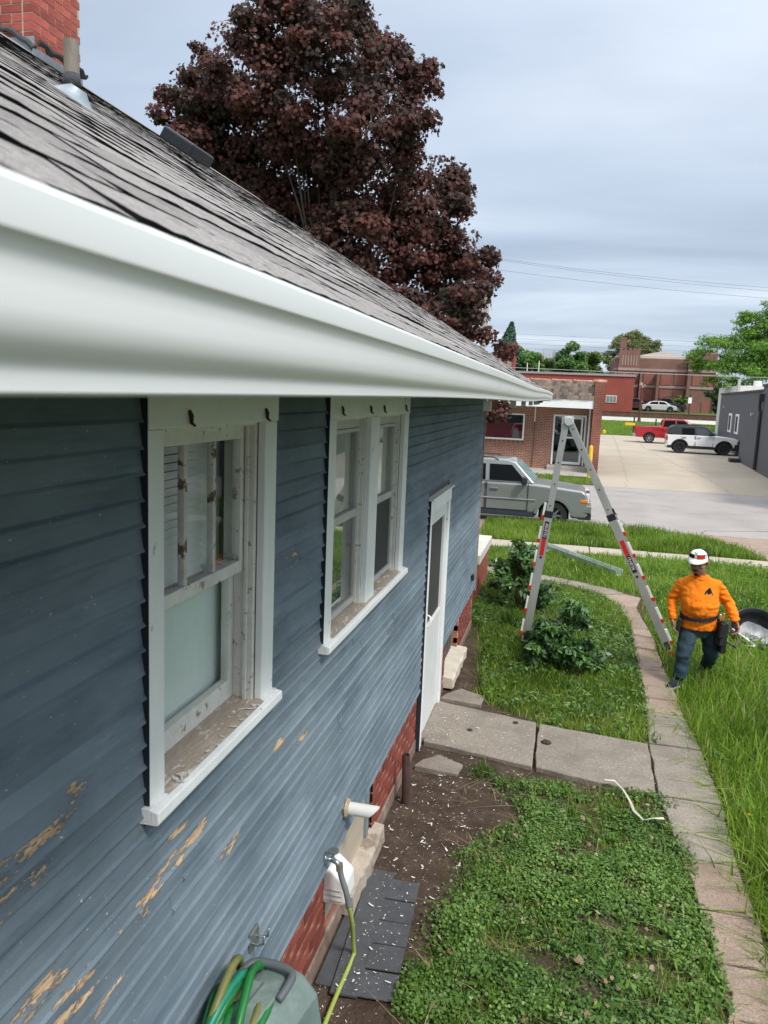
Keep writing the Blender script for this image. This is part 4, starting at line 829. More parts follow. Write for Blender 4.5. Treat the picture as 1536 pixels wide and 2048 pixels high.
# red brick tower far beyond the house roof
tw = empty('brick_tower'); tag(tw, 'square red brick tower top showing above the shop ridge', 'tower')
box_obj('shaft', -5.8, -4.05, 70, 71.7, 0, 7.65, lbb, tw); box_obj('cornice', -5.9, -3.95, 69.9, 71.8, 6.9, 7.1, al, tw); box_obj('cornice', -5.95, -3.9, 69.85, 71.85, 7.6, 7.75, lbb, tw)
for xx in (-5.4, -4.7): box_obj('louvre', xx, xx + 0.4, 69.95, 70.05, 5.6, 6.6, al, tw)

# grey metal workshop on the lot's edge (turned a little)
gb = empty('grey_workshop'); tag(gb, 'charcoal grey metal workshop with black downspout and white trimmed slit windows', 'building')
gmt = mat('grey_siding', (0.085, 0.092, 0.105), rough=0.6, var=0.07, scale=1.0, bump=0.1, bscale=30); gdk = mat('grey_trim_dark', (0.03, 0.032, 0.036), rough=0.5)
th = math.atan2(0.66, 10.36)
Mg = Matrix.Translation((9.925, 38.0, 0)) @ Matrix.Rotation(-th, 4, 'Z')
box_obj('near_block', 0, 14, -12, 3.9, -0.1, 4.15, gmt, gb, M=Mg); box_obj('middle_block', 0.05, 14, 3.9, 10.4, -0.1, 3.93, gmt, gb, M=Mg)
box_obj('far_block', 0.72, 14, 10.4, 28.5, -0.1, 4.0, gmt, gb, M=Mg)
for (a, b, c, d, e_, f_) in ((-0.06, 14, -12, 3.95, 4.15, 4.27), (-0.02, 14, 3.95, 10.45, 3.93, 4.03), (0.66, 14, 10.45, 28.6, 4.0, 4.12)): box_obj('roof_edge', a, b, c, d, e_, f_, gdk, gb, M=Mg)
MB().tube([Mg @ Vector(p) for p in ((-0.02, 3.6, 3.75), (-0.14, 3.6, 3.6), (-0.14, 3.6, 3.1), (-0.08, 3.6, 2.9), (-0.08, 3.6, 0.1))], 0.075, 6).build('downspout', gdk, gb)
box_obj('conductor_head', -0.22, -0.0, 3.4, 3.8, 3.45, 3.8, gdk, gb, M=Mg)
for yy in (20.6, 17.0): 
    w_ = box_obj('window', 0.69, 0.75, yy, yy + 1.7, 1.35, 2.65, whf, gb, M=Mg); box_obj('pane', 0.66, 0.70, yy + 0.45, yy + 1.25, 1.5, 2.5, gdk, w_, M=Mg)
for yy, zz in ((25.5, 3.0), (6.5, 2.7)): box_obj('wall_light', (0.62 if yy > 10 else -0.08), (0.75 if yy > 10 else 0.06), yy, yy + 0.25, zz, zz + 0.15, mat('lamp_grey', (0.4, 0.4, 0.4)), gb, M=Mg)
box_obj('base_step', -0.5, 0.02, 9.4, 10.3, -0.05, 0.22, gdk, gb, M=Mg)
wb = empty('white_shed'); tag(wb, 'white metal shed roof rising behind the grey workshop', 'building')
MB().prism([(15.2, 0), (26, 0), (26, 5.3), (15.2, 4.95)], 74, 84, 'y').build('walls', mat('shed_white', (0.72, 0.72, 0.70), rough=0.5), wb); MB().tube([(17.2, 77, 5.0), (17.2, 77, 5.5)], 0.35, 8).build('roof_fan', MATS['shed_white'], wb)
box_obj('corner_post', 14.95, 15.15, 73.6, 74, 0, 5.5, mat('shed_post', (0.5, 0.5, 0.48)), wb)

# ================================================================== STREET THINGS
yel = mat('bollard_yellow', (0.72, 0.47, 0.02), rough=0.5, var=0.1, scale=5, bump=0.05)
bo = MB().lathe([(0.0, -0.1), (0.085, -0.1), (0.085, 1.22), (0.06, 1.29), (0.0, 1.31)], 14, Matrix.Translation((2.02, 33.5, 0))).build('bollard', yel); autosmooth(bo, 40); tag(bo, 'yellow steel bollard guarding the brick shop corner', 'bollard')
gt = empty('guard_rail', (6.85, 77.2, 0)); tag(gt, 'short yellow barrier rail on dark posts at the lot end', 'barrier')
for dx, hh in ((0.05, 1.8), (2.0, 1.7)): MB().tube([(dx, 0, -0.1), (dx, 0, hh)], 0.07, 8).build('post', gdk, gt)
MB().box(-0.75, 0.15, -0.12, -0.02, 1.0, 1.25).build('rail', yel, gt)
MB().lathe([(0, 0), (0.13, 0.03), (0.13, 0.3), (0, 0.4)], 8, Matrix.Translation((-2.6, -0.3, 0.1))).build('marker', yel, gt)
lp = empty('lamp_post', (8.75, 95.0, 0.95)); tag(lp, 'dark red iron lamp post beside the far street', 'lamp post')
MB().tube([(0, 0, 0), (0, 0, 0.6), (0, 0, 3.9)], [0.22, 0.14, 0.11], 8).build('post', mat('lamp_red', (0.13, 0.035, 0.03), rough=0.6), lp)
MB().tube([(0, 0, 3.85), (0.35, 0, 4.3)], 0.07, 6).lathe([(0.0, 4.1), (0.2, 4.15), (0.16, 4.45), (0, 4.5)], 8, Matrix.Translation((-0.1, 0, 0))).build('lantern', mat('lamp_tan', (0.40, 0.28, 0.22)), lp)
sp_ = empty('sign_post', (15.0, 101.8, 1.8)); tag(sp_, 'thin dark sign post with a small white plate on the far lawn', 'sign')
MB().tube([(0, 0, 0), (0, 0, 2.6)], 0.06, 6).build('post', rust, sp_); MB().box(-0.2, 0.2, -0.08, -0.06, 1.5, 2.2).build('plate', whf, sp_)
wood_p = mat('pole_wood', (0.40, 0.37, 0.33), rough=0.9, var=0.15, scale=3, stretch=(3, 3, 0.3), bump=0.3)
up1 = empty('utility_pole', (12.42, 122, 2.0)); tag(up1, 'leaning grey utility pole in front of the armory', 'utility pole')
MB().tube([(-0.1, 0, -0.3), (0.42, 0, 8.3)], [0.30, 0.2], 8).build('pole', wood_p, up1); MB().tube([(-0.7, 0, 7.3), (1.4, 0, 7.5)], 0.08, 5).build('crossarm', wood_p, up1)
up2 = empty('utility_pole', (-2.95, 34.5, 0)); tag(up2, 'grey utility pole carrying a transformer, half hidden by the maroon maple', 'utility pole')
MB().tube([(-0.05, 0, -0.2), (0.25, 0, 9.2)], [0.16, 0.11], 10).build('pole', wood_p, up2); MB().tube([(-1.0, 0, 8.9), (0.5, 0, 8.9)], 0.06, 5).build('crossarm', wood_p, up2)
tr_ = MB().lathe([(0, 0), (0.2, 0.0), (0.22, 0.1), (0.22, 0.75), (0.12, 0.85), (0, 0.87)], 12, Matrix.Translation((-0.42, -0.05, 5.85))).build('transformer', mat('transformer_grey', (0.45, 0.47, 0.47), rough=0.5), up2, smooth=True)
MB().box(-0.2, 0.12, -0.25, 0.1, 6.35, 6.8).build('bracket', wood_p, up2)
wire_m = mat('wire_dark', (0.16, 0.17, 0.19), rough=0.6, bump=0, var=0)
wire_l = mat('wire_pale', (0.42, 0.44, 0.44), rough=0.6, bump=0, var=0)
def wire(a, b, sag, r, label, m=wire_m):
    a, b = Vector(a), Vector(b); pts = [a.lerp(b, i / 16) - Vector((0, 0, 4 * sag * (i / 16) * (1 - i / 16))) for i in range(17)]
    tag(MB().tube(pts, r, 4).build('overhead_wire', m), label, 'wire', 'overhead wires')
wire((-2.9, 34.5, 8.95), (30, 44, 8.7), 0.75, 0.007, 'highest of three dark wires leaving the transformer pole crossarm')
wire((-2.5, 34.5, 8.95), (30, 43.4, 8.95), 0.75, 0.007, 'middle of three dark wires leaving the transformer pole crossarm')
wire((-3.4, 34.5, 8.60), (30, 44, 8.4), 0.7, 0.007, 'lowest of three dark wires leaving the transformer pole crossarm')
wire((-8, 45, 4.9), (32, 45, 4.9), 0.2, 0.020, 'pale low overhead cable crossing the parking lot in front of the trees', wire_l)
wire((12.8, 122, 9.2), (44, 70, 5.2), 1.0, 0.030, 'dark cable dropping from the leaning pole past the green locust tree')
for i, zz in enumerate((13.3, 12.6, 11.9, 11.2)): wire((-30, 120, zz), (50, 122, zz - 1.2), 0.5, 0.020, ('highest', 'second', 'third', 'lowest')[i] + ' of four far parallel wires above the armory roof')

# ================================================================== VEHICLES
tyre_m = mat('tyre_rubber', (0.022, 0.022, 0.022), rough=0.85, var=0.15, scale=20, bump=0.2); blk = mat('trim_black', (0.02, 0.021, 0.023), rough=0.55, var=0.1, bump=0.05); chrome = mat('wheel_silver', (0.45, 0.46, 0.47), rough=0.3, metal=0.8, var=0.05, bump=0); dkglass = mat('tinted_glass', (0.005, 0.006, 0.007), rough=0.12, var=0, bump=0, spec=0.10); ltglass = mat('windscreen_glass', (0.24, 0.36, 0.36), rough=0.06, var=0.1, scale=2, bump=0, spec=0.6); lampc = mat('headlamp_clear', (0.62, 0.64, 0.64), rough=0.15, var=0.1, bump=0); amber = mat('amber_lens', (0.65, 0.22, 0.02), rough=0.3, bump=0); redl = mat('tail_red', (0.35, 0.02, 0.015), rough=0.3, bump=0)
_wheels = {}
def wheel_meshes(r, w, spokes, rim_m):
    key = (r, w, spokes, rim_m.name)
    if key not in _wheels:
        t = MB().lathe([(r * 0.62, -w * .5), (r * 0.93, -w * .5), (r, -w * .3), (r, w * .3), (r * 0.93, w * .5), (r * 0.62, w * .5), (r * 0.62, -w * .5)], 28).mesh('wheel', tyre_m)
        rm = MB(); rm.lathe([(0, w * .36), (r * 0.14, w * .40), (r * 0.15, w * .34)], 14); rm.lathe([(r * 0.55, w * .30), (r * 0.63, w * .46), (r * 0.66, w * .44)], 24)
        for i in range(spokes):
            rm.box(r * 0.1, r * 0.58, -r * 0.065, r * 0.065, w * .24, w * .37, Matrix.Rotation(2 * math.pi * i / spokes, 4, 'Z'))
        rmm = rm.mesh('rim', rim_m); hub = MB().lathe([(0, w * .1), (r * 0.6, w * .1), (r * 0.62, 0)], 16).mesh('wheel_well', blk)
        _wheels[key] = (t, rmm, hub)
    return _wheels[key]
def vehicle(name, label, cat, L, W, top, zb, wheels, r, gh, gtop, paint, windows, wind=None, loc=(0, 0, 0), rz=0, rim=chrome, spokes=5, roofm=None, gh_inset=0.16, cladding=0.0, flare=0.0, doors=(), mirror=None, lamps=(), front=None, extras=None, gin=0.05, group=None):
    """side view: x rear(0)->front(L), z up; top = upper outline of the lower body from rear to front; gh = greenhouse outline"""
    v = empty(name, loc, rz); tag(v, label, cat, group); hw = W / 2
    out = list(top); bot = []
    for wx in sorted(wheels, reverse=True):
        ra = r * 1.2
        for k in range(11):
            a = math.pi * k / 10; zz = r + ra * math.sin(a)
            bot.append((wx + ra * math.cos(a), max(zb, zz) if 0 < k < 10 else zb))
    outline = out + [(L - 0.06, zb)] + bot + [(0.06, zb)]
    n = len(outline); vs = []
    for s_ in (-1, 1):
        for (x, z_) in outline:
            fx = 1 - 0.10 * max(0, (x - (L - 0.5)) / 0.5) ** 2 - 0.06 * max(0, (0.35 - x) / 0.35) ** 2; fz = 1 - 0.035 * abs(z_ - (zb + 0.45)) / 0.5
            vs.append((x, s_ * hw * fx * fz, z_))
    body = MB().add(vs, [tuple(range(n)), tuple(range(2 * n - 1, n - 1, -1))] + [(i, i + n, (i + 1) % n + n, (i + 1) % n) for i in range(n)])
    bo_ = body.build('body', paint, v, bevel=0.065, seg=4); bo_.modifiers[0].angle_limit = R(35); bo_.data.polygons.foreach_set('use_smooth', [True] * len(bo_.data.polygons)); wn = bo_.modifiers.new('wn', 'WEIGHTED_NORMAL')
    # greenhouse
    m2 = len(gh); zlo = min(z_ for _, z_ in gh); zhi = max(z_ for _, z_ in gh)
    yo = lambda z_: hw - gin - gh_inset * (z_ - zlo) / (zhi - zlo)
    vs = [(x, s_ * yo(z_), z_) for s_ in (-1, 1) for (x, z_) in gh]
    g_ = MB().add(vs, [tuple(range(m2)), tuple(range(2 * m2 - 1, m2 - 1, -1))] + [(i, i + m2, (i + 1) % m2 + m2, (i + 1) % m2) for i in range(m2)]).build('cabin', roofm or paint, v, bevel=0.05, seg=3)
    g_.data.polygons.foreach_set('use_smooth', [True] * len(g_.data.polygons)); g_.modifiers.new('wn', 'WEIGHTED_NORMAL')
    for (poly, gm_) in windows:
        for s_ in (-1, 1):
            MB().add([(x, s_ * (yo(z_) + 0.004), z_) for x, z_ in poly] + [(x, s_ * (yo(z_) + 0.012), z_) for x, z_ in poly], [tuple(range(len(poly))), tuple(range(2 * len(poly) - 1, len(poly) - 1, -1))] + [(i, i + len(poly), (i + 1) % len(poly) + len(poly), (i + 1) % len(poly)) for i in range(len(poly))]).build('side_window', gm_, v)
    for (x0, z0, x1, z1, gm_, nm) in (wind or ()):
        nx, nz_ = (z1 - z0), (x0 - x1); ll = math.hypot(nx, nz_); nx, nz_ = nx / ll, nz_ / ll
        if nx * (1 if x0 > L / 2 else -1) < 0: nx, nz_ = -nx, -nz_
        a, b = yo(z0) - 0.06, yo(z1) - 0.05; o_ = 0.012
        MB().add([(x0 + nx * o_, -a, z0 + nz_ * o_), (x0 + nx * o_, a, z0 + nz_ * o_), (x1 + nx * o_, b, z1 + nz_ * o_), (x1 + nx * o_, -b, z1 + nz_ * o_), (x0, -a, z0), (x0, a, z0), (x1, b, z1), (x1, -b, z1)], [(0, 1, 2, 3), (4, 5, 1, 0), (5, 6, 2, 1), (6, 7, 3, 2), (7, 4, 0, 3)]).build(nm, gm_, v)
    tm_, rm_, hb_ = wheel_meshes(r, 0.23, spokes, rim)
    for wx in wheels:
        for s_ in (-1, 1):
            M = Matrix.Translation((wx, s_ * (hw - 0.125), r)) @ Matrix.Rotation(R(90) * (1 if s_ < 0 else -1), 4, 'X')
            w_ = inst('wheel', tm_, v, M); inst('rim', rm_, w_); inst('rim_back', hb_, w_)
            if flare:
                fl_ = MB()
                for k in range(10):
                    a0, a1 = math.pi * (0.02 + 0.96 * k / 10), math.pi * (0.02 + 0.96 * (k + 1) / 10); r0, r1 = r * 1.17, r * 1.17 + flare
                    P_ = [(wx + r0 * math.cos(a0), r + r0 * math.sin(a0)), (wx + r1 * math.cos(a0), r + r1 * math.sin(a0)), (wx + r1 * math.cos(a1), r + r1 * math.sin(a1)), (wx + r0 * math.cos(a1), r + r0 * math.sin(a1))]
                    fl_.prism(P_, s_ * (hw - 0.03), s_ * (hw + 0.025), 'y')
                fl_.build('wheel_arch', blk if cladding else paint, v)
        box_obj('wheel_well', wx - r * 1.1, wx + r * 1.1, -hw + 0.24, hw - 0.24, zb - 0.05, zb + r * 1.2, blk, v)
    if cladding:
        for a, b in [(0.1, min(wheels) - r * 1.22), (min(wheels) + r * 1.22, max(wheels) - r * 1.22), (max(wheels) + r * 1.22, L - 0.1)]:
            if b - a > 0.05: box_obj('cladding', a, b, -hw - 0.008, hw + 0.008, zb - 0.04, zb + cladding, blk, v, 0.015)
    for (x0, x1, z0, z1, hx) in doors:
        for s_ in (-1, 1):
            d_ = MB()
            for (a, b, c, d) in ((x0, x0 + 0.016, z0, z1), (x1 - 0.016, x1, z0, z1), (x0, x1, z0, z0 + 0.014)): d_.box(a, b, min(s_ * (hw - 0.02), s_ * (hw + 0.001)), max(s_ * (hw - 0.02), s_ * (hw + 0.001)), c, d)
            dd = d_.build('door_seam', blk, v)
            MB().box(hx, hx + 0.2, min(s_ * hw, s_ * (hw + 0.035)), max(s_ * hw, s_ * (hw + 0.035)), z1 - 0.17, z1 - 0.13).build('handle', extras.get('handle', paint) if extras else paint, v, bevel=0.008)
    if mirror:
        for s_ in (-1, 1): box_obj('mirror', mirror[0], mirror[0] + 0.14, min(s_ * (hw - 0.02), s_ * (hw + 0.22)), max(s_ * (hw - 0.02), s_ * (hw + 0.22)), mirror[1], mirror[1] + 0.18, blk, v, 0.03)
    for (nm, x0, x1, y0, y1, z0, z1, m_) in lamps:
        for s_ in (-1, 1): box_obj(nm, x0, x1, min(s_ * y0 * hw, s_ * y1 * hw), max(s_ * y0 * hw, s_ * y1 * hw), z0, z1, m_, v, 0.015)
    for (nm, x0, x1, yh, z0, z1, m_) in (front or ()): box_obj(nm, x0, x1, -yh * hw, yh * hw, z0, z1, m_, v, 0.02)
    return v
silver = mat('paint_silver_green', (0.27, 0.285, 0.275), rough=0.28, metal=0.45, var=0.04, scale=3, bump=0, coat=0.6)
jeep = vehicle('silver_suv', 'boxy silver grey SUV parked at the kerb before the brick shop', 'suv', 4.41, 1.76, [(0.05, 0.55), (0.03, 0.95), (0.10, 1.10), (2.95, 1.11), (3.25, 1.09), (4.18, 1.00), (4.30, 0.92), (4.36, 0.60), (4.41, 0.52), (4.40, 0.42)], 0.30, (0.88, 3.515), 0.345,
    [(0.10, 1.09), (0.17, 1.57), (0.35, 1.65), (2.28, 1.67), (2.50, 1.63), (3.04, 1.09)], 1.65, silver,
    [([(1.86, 1.15), (1.84, 1.55), (2.40, 1.55), (2.78, 1.15)], dkglass), ([(0.98, 1.15), (0.98, 1.55), (1.74, 1.55), (1.76, 1.15)], dkglass), ([(0.26, 1.15), (0.30, 1.53), (0.86, 1.54), (0.86, 1.15)], dkglass)],
    wind=[(2.99, 1.14, 2.54, 1.595, ltglass, 'windscreen'), (0.11, 1.14, 0.17, 1.53, dkglass, 'rear_window')], loc=(-2.65, 20.72, -0.108), rim=mat('steel_wheel', (0.28, 0.285, 0.29), rough=0.4, metal=0.6, bump=0), spokes=7, flare=0.085,
    doors=[(1.80, 2.86, 0.42, 1.10, 1.90), (0.95, 1.78, 0.42, 1.10, 1.05)], mirror=(2.68, 1.10), lamps=[('headlamp', 4.24, 4.37, 0.50, 0.80, 0.70, 0.92, lampc), ('turn_signal', 4.14, 4.335, 0.87, 0.955, 0.70, 0.79, amber), ('tail_lamp', 0.0, 0.1, 0.75, 0.97, 0.7, 1.0, redl)],
    front=[('grille', 4.30, 4.385, 0.45, 0.68, 0.90, blk), ('bumper_lower', 4.10, 4.435, 0.90, 0.28, 0.45, blk), ('bumper', 4.22, 4.43, 0.93, 0.45, 0.64, silver), ('sill_cladding', 1.35, 3.05, 0.99, 0.27, 0.42, mat('cladding_navy', (0.03, 0.04, 0.05), rough=0.6))], extras={'handle': silver})
for s_ in (-1, 1):
    MB().tube([(0.5, s_ * 0.66, 1.65), (0.6, s_ * 0.66, 1.70), (1.9, s_ * 0.66, 1.715), (2.05, s_ * 0.66, 1.66)], 0.016, 6).build('roof_rail', blk, jeep)
    box_obj('rub_strip', 1.35, 3.05, min(s_ * 0.88, s_ * 0.892), max(s_ * 0.88, s_ * 0.892), 0.70, 0.725, mat('strip_bright', (0.55, 0.57, 0.56), rough=0.3, metal=0.5), jeep)
redp = mat('paint_red', (0.36, 0.012, 0.018), rough=0.25, var=0.04, bump=0, coat=0.8)
pick = vehicle('pickup_truck', 'red crew cab pickup truck parked beyond the white SUV', 'truck', 5.9, 2.0, [(0.05, 0.6), (0.0, 0.75), (0.02, 1.32), (1.9, 1.34), (2.0, 1.28), (4.3, 1.28), (4.6, 1.26), (5.7, 1.16), (5.86, 1.0), (5.88, 0.55)], 0.45, (1.12, 4.85), 0.40,
    [(1.92, 1.26), (2.05, 1.88), (2.3, 1.95), (3.55, 1.95), (3.8, 1.88), (4.42, 1.26)], 1.95, redp,
    [([(2.1, 1.34), (2.18, 1.82), (2.98, 1.85), (3.0, 1.34)], dkglass), ([(3.1, 1.34), (3.08, 1.85), (3.68, 1.83), (4.15, 1.34)], dkglass)], wind=[(4.38, 1.31, 3.85, 1.86, ltglass, 'windscreen'), (1.93, 1.4, 2.03, 1.82, dkglass, 'rear_window')], loc=(6.15, 66.0, 0.01), rz=R(-3), spokes=6, flare=0.05,
    doors=[(2.05, 3.03, 0.55, 1.27, 2.15), (3.07, 4.2, 0.55, 1.27, 3.15)], mirror=(4.0, 1.32), lamps=[('tail_lamp', -0.02, 0.06, 0.86, 1.0, 0.85, 1.28, redl), ('headlamp', 5.72, 5.87, 0.6, 0.92, 0.85, 1.08, lampc)], front=[('rear_bumper', -0.12, 0.1, 0.96, 0.48, 0.68, chrome), ('front_bumper', 5.7, 5.95, 0.96, 0.48, 0.7, chrome), ('cargo_bed', 0.12, 1.85, 0.86, 1.335, 1.345, blk)])
whp = mat('paint_white', (0.74, 0.75, 0.75), rough=0.25, var=0.02, bump=0, coat=0.8)
bron = vehicle('white_suv', 'white SUV with black roof, trim and wheels nosed behind the grey workshop', 'suv', 4.40, 1.86, [(0.06, 0.6), (0.03, 1.12), (0.12, 1.18), (3.0, 1.20), (3.2, 1.19), (4.15, 1.10), (4.30, 1.0), (4.36, 0.6)], 0.36, (0.86, 3.53), 0.39,
    [(0.10, 1.17), (0.18, 1.62), (0.42, 1.76), (2.2, 1.78), (2.45, 1.72), (3.05, 1.17)], 1.78, whp,
    [([(0.95, 1.23), (0.92, 1.62), (1.68, 1.64), (1.72, 1.23)], dkglass), ([(1.82, 1.23), (1.78, 1.64), (2.38, 1.62), (2.78, 1.23)], mat('side_glass_mid', (0.05, 0.065, 0.07), rough=0.06, bump=0, var=0)), ([(0.24, 1.23), (0.30, 1.62), (0.84, 1.63), (0.86, 1.23)], blk)], wind=[(3.0, 1.22, 2.5, 1.68, ltglass, 'windscreen')], loc=(7.25, 54.6, 0.01), rz=R(-2), roofm=blk, rim=blk, spokes=6, cladding=0.14, flare=0.09,
    doors=[(0.95, 1.76, 0.5, 1.18, 1.0), (1.79, 2.85, 0.5, 1.18, 1.88)], mirror=(2.6, 1.2), lamps=[('headlamp', 4.22, 4.36, 0.55, 0.92, 0.9, 1.05, lampc), ('tail_lamp', 0.0, 0.1, 0.85, 0.98, 0.8, 1.1, redl)], front=[('grille', 4.28, 4.37, 0.9, 0.82, 1.04, blk), ('bumper', 4.12, 4.44, 0.95, 0.36, 0.72, blk)], extras={'handle': blk})
for s_ in (-1, 1): MB().tube([(0.5, s_ * 0.62, 1.79), (2.1, s_ * 0.62, 1.82)], 0.022, 6).build('roof_rail', blk, bron)
shgh = [(0.55, 0.92), (1.0, 1.30), (1.5, 1.42), (2.6, 1.44), (3.0, 1.38), (3.7, 0.95)]
seds = mat('paint_pale_silver', (0.58, 0.58, 0.56), rough=0.3, metal=0.2, var=0.03, bump=0, coat=0.5)
vehicle('sedan', 'pale silver sedan parked below the armory', 'car', 4.6, 1.8, [(0.02, 0.55), (0.05, 0.88), (0.5, 0.95), (3.6, 0.97), (4.4, 0.80), (4.58, 0.6)], 0.25, (0.85, 3.65), 0.33, shgh, 1.44, seds, [([(0.95, 1.0), (1.2, 1.30), (2.1, 1.36), (2.1, 1.0)], dkglass), ([(2.2, 1.0), (2.2, 1.36), (2.85, 1.33), (3.35, 1.0)], dkglass)], wind=[(3.6, 1.0, 3.05, 1.36, ltglass, 'windscreen')], loc=(10.3, 112.6, 2.03), spokes=5)
vehicle('dark_suv', 'dark brown SUV parked left of the pale sedan below the armory', 'suv', 4.5, 1.8, [(0.02, 0.6), (0.03, 1.05), (0.2, 1.1), (3.3, 1.1), (4.3, 0.95), (4.48, 0.6)], 0.3, (0.85, 3.6), 0.35, [(0.1, 1.08), (0.3, 1.65), (2.6, 1.68), (3.3, 1.08)], 1.68, mat('paint_dark_brown', (0.05, 0.025, 0.022), rough=0.3, bump=0, coat=0.5), [([(0.4, 1.15), (0.5, 1.58), (2.4, 1.6), (2.85, 1.15)], dkglass)], loc=(7.6, 116.0, 2.06), spokes=5)
vehicle('dark_pickup', 'black pickup parked behind the pale sedan', 'truck', 5.6, 1.95, [(0.02, 0.6), (0.0, 1.2), (1.9, 1.2), (4.2, 1.2), (5.4, 1.1), (5.58, 0.6)], 0.4, (1.05, 4.5), 0.38, [(1.9, 1.18), (2.05, 1.82), (3.4, 1.84), (4.1, 1.18)], 1.84, blk, [([(2.1, 1.25), (2.2, 1.75), (3.3, 1.76), (3.75, 1.25)], dkglass)], loc=(10.8, 114.9, 2.05), spokes=6)
# ================================================================== LADDER
alum = mat('ladder_aluminium', (0.50, 0.50, 0.48), rough=0.38, metal=0.65, var=0.10, scale=7, bump=0.08, stretch=(1, 1, 0.3)); ladr = mat('ladder_red', (0.50, 0.02, 0.015), rough=0.4, bump=0.02, var=0.08); ladw = mat('ladder_white', (0.70, 0.68, 0.64), rough=0.5, bump=0.02); ladb = mat('ladder_black', (0.014, 0.014, 0.016), rough=0.5, bump=0.02)
ld = empty('step_ladder', (1.7, 10.0, 0)); ld.location = (0, 0, 0); tag(ld, 'open aluminium A-frame telescoping ladder with red rung locks standing over the path', 'ladder')
def text_part(s, size, M, m, parent, name='lettering'):
    cu = bpy.data.curves.new(name, 'FONT'); cu.body = s; cu.size = size; cu.extrude = 0.0004; cu.align_x = 'CENTER'; cu.align_y = 'CENTER'; cu.materials.append(m)
    tmp = bpy.data.objects.new(name + '_curve', cu); COL.objects.link(tmp); dg = bpy.context.evaluated_depsgraph_get(); me = bpy.data.meshes.new_from_object(tmp.evaluated_get(dg)); bpy.data.objects.remove(tmp)
    if not me.materials: me.materials.append(m)
    o = bpy.data.objects.new(name, me); COL.objects.link(o); o.parent = parent; o.matrix_local = M; return o
AP = Vector((1.085, 9.98, 2.87))                    # hinge
def ladder_side(foot_n, foot_f, sgn):
    """foot_n / foot_f: near and far foot; top at the hinge; outer (fixed) lower section, inner upper section"""
    hw = Vector((0.055, 0.30, 0)) ; 
    for wch, (ft, off) in enumerate(((foot_n, -1), (foot_f, 1))):
        ft = Vector(ft); top = AP + Vector((0.02 * sgn, off * 0.17, 0)); ax = (top - ft).normalized(); Ln = (top - ft).length
        side = Vector((0, 1, 0)); wdt = ax.cross(side).normalized(); side = wdt.cross(ax).normalized()     # wdt lies in the plane of the A, side faces the camera
        M = Matrix((wdt, side, ax)).transposed().to_4x4(); M.translation = ft
        # outer channel, lower 58 %
        oc = MB(); w_, d_ = 0.048, 0.018; l1 = Ln * 0.60
        oc.box(-w_, w_, -d_, -d_ + 0.006, 0.05, l1, M); oc.box(-w_, -w_ + 0.006, -d_ + 0.006, d_, 0.05, l1, M); oc.box(w_ - 0.006, w_, -d_ + 0.006, d_, 0.05, l1, M)
        oc.build('outer_rail', alum, ld, bevel=0.003)
        ic = MB(); w2_ = 0.040; ic.box(-w2_, w2_, -d_ + 0.0065, -d_ + 0.012, Ln * 0.34, Ln - 0.03, M); ic.box(-w2_, -w2_ + 0.006, -d_ + 0.012, d_ + 0.006, Ln * 0.34, Ln - 0.03, M); ic.box(w2_ - 0.006, w2_, -d_ + 0.012, d_ + 0.006, Ln * 0.34, Ln - 0.03, M); ic.build('inner_rail', alum, ld, bevel=0.003)
        MB().box(-0.050, 0.050, -0.024, 0.024, -0.02, 0.07, M).build('foot', ladr if sgn > 0 else ladb, ld, bevel=0.006)
        MB().box(-0.051, 0.051, -0.026, 0.02, l1 - 0.05, l1 + 0.035, M).build('slide_bracket', ladb, ld, bevel=0.01)
        for i in range(5):
            zz = l1 + 0.10 + i * 0.27
            if zz < Ln - 0.1: MB().lathe([(0, 0), (0.010, 0.0), (0.010, 0.004), (0, 0.005)], 8, M @ Matrix.Translation((0, -d_ + 0.006, zz)) @ Matrix.Rotation(R(90), 4, 'X')).build('rivet', ladb, ld)
        # rung lock tabs along the outside edge
        for i in range(6 if wch == 0 else 0):
            zz = 0.16 + i * 0.30
            if zz > l1 + 0.06: break
            xo = -sgn * 0.049
            MB().box(min(xo, xo - sgn * 0.030), max(xo, xo - sgn * 0.030), -0.012, 0.012, zz + 0.03, zz + 0.19, M).build('lock_tab', ladw, ld, bevel=0.004)
            MB().box(min(xo, xo - sgn * 0.038), max(xo, xo - sgn * 0.038), -0.014, 0.014, zz - 0.02, zz + 0.0295, M).build('lock_tab', ladr, ld, bevel=0.004)
        if wch == 0:
            zc = l1 - 0.40
            MB().box(-0.026, 0.026, -0.0206, -0.0183, zc - 0.13, zc + 0.08, M).build('red_label', ladr, ld)
            MB().box(-0.026, 0.026, -0.0206, -0.0183, zc + 0.082, zc + 0.30, M).build('black_label', ladb, ld) if sgn < 0 else MB().box(-0.026, 0.026, -0.0206, -0.0183, zc - 0.36, zc - 0.132, M).build('black_label', ladb, ld)
            zt = zc + 0.19 if sgn < 0 else zc - 0.235
            Mt = M @ Matrix.Translation((0, -0.0212, zt)) @ Matrix.Rotation(R(90), 4, 'X') @ Matrix.Rotation(R(90) * (1 if sgn < 0 else -1), 4, 'Z')
            text_part('LEVELER', 0.048, Mt, ladw, ld)
            MB().box(-0.014, 0.014, -0.0220, -0.0207, zc - 0.17 if sgn < 0 else zc - 0.43, zc - 0.14 if sgn < 0 else zc - 0.40, M).build('small_label', ladb, ld)
            MB().box(-0.028, 0.028, -0.0205, -0.0183, 0.09, 0.20, M).build('small_label', ladb, ld)
        yield M, Ln
S1 = list(ladder_side((0.755, 9.70, 0.02), (0.76, 10.28, 0.02), -1)); S2 = list(ladder_side((2.56, 9.98, 0.02), (2.60, 10.56, 0.02), 1))
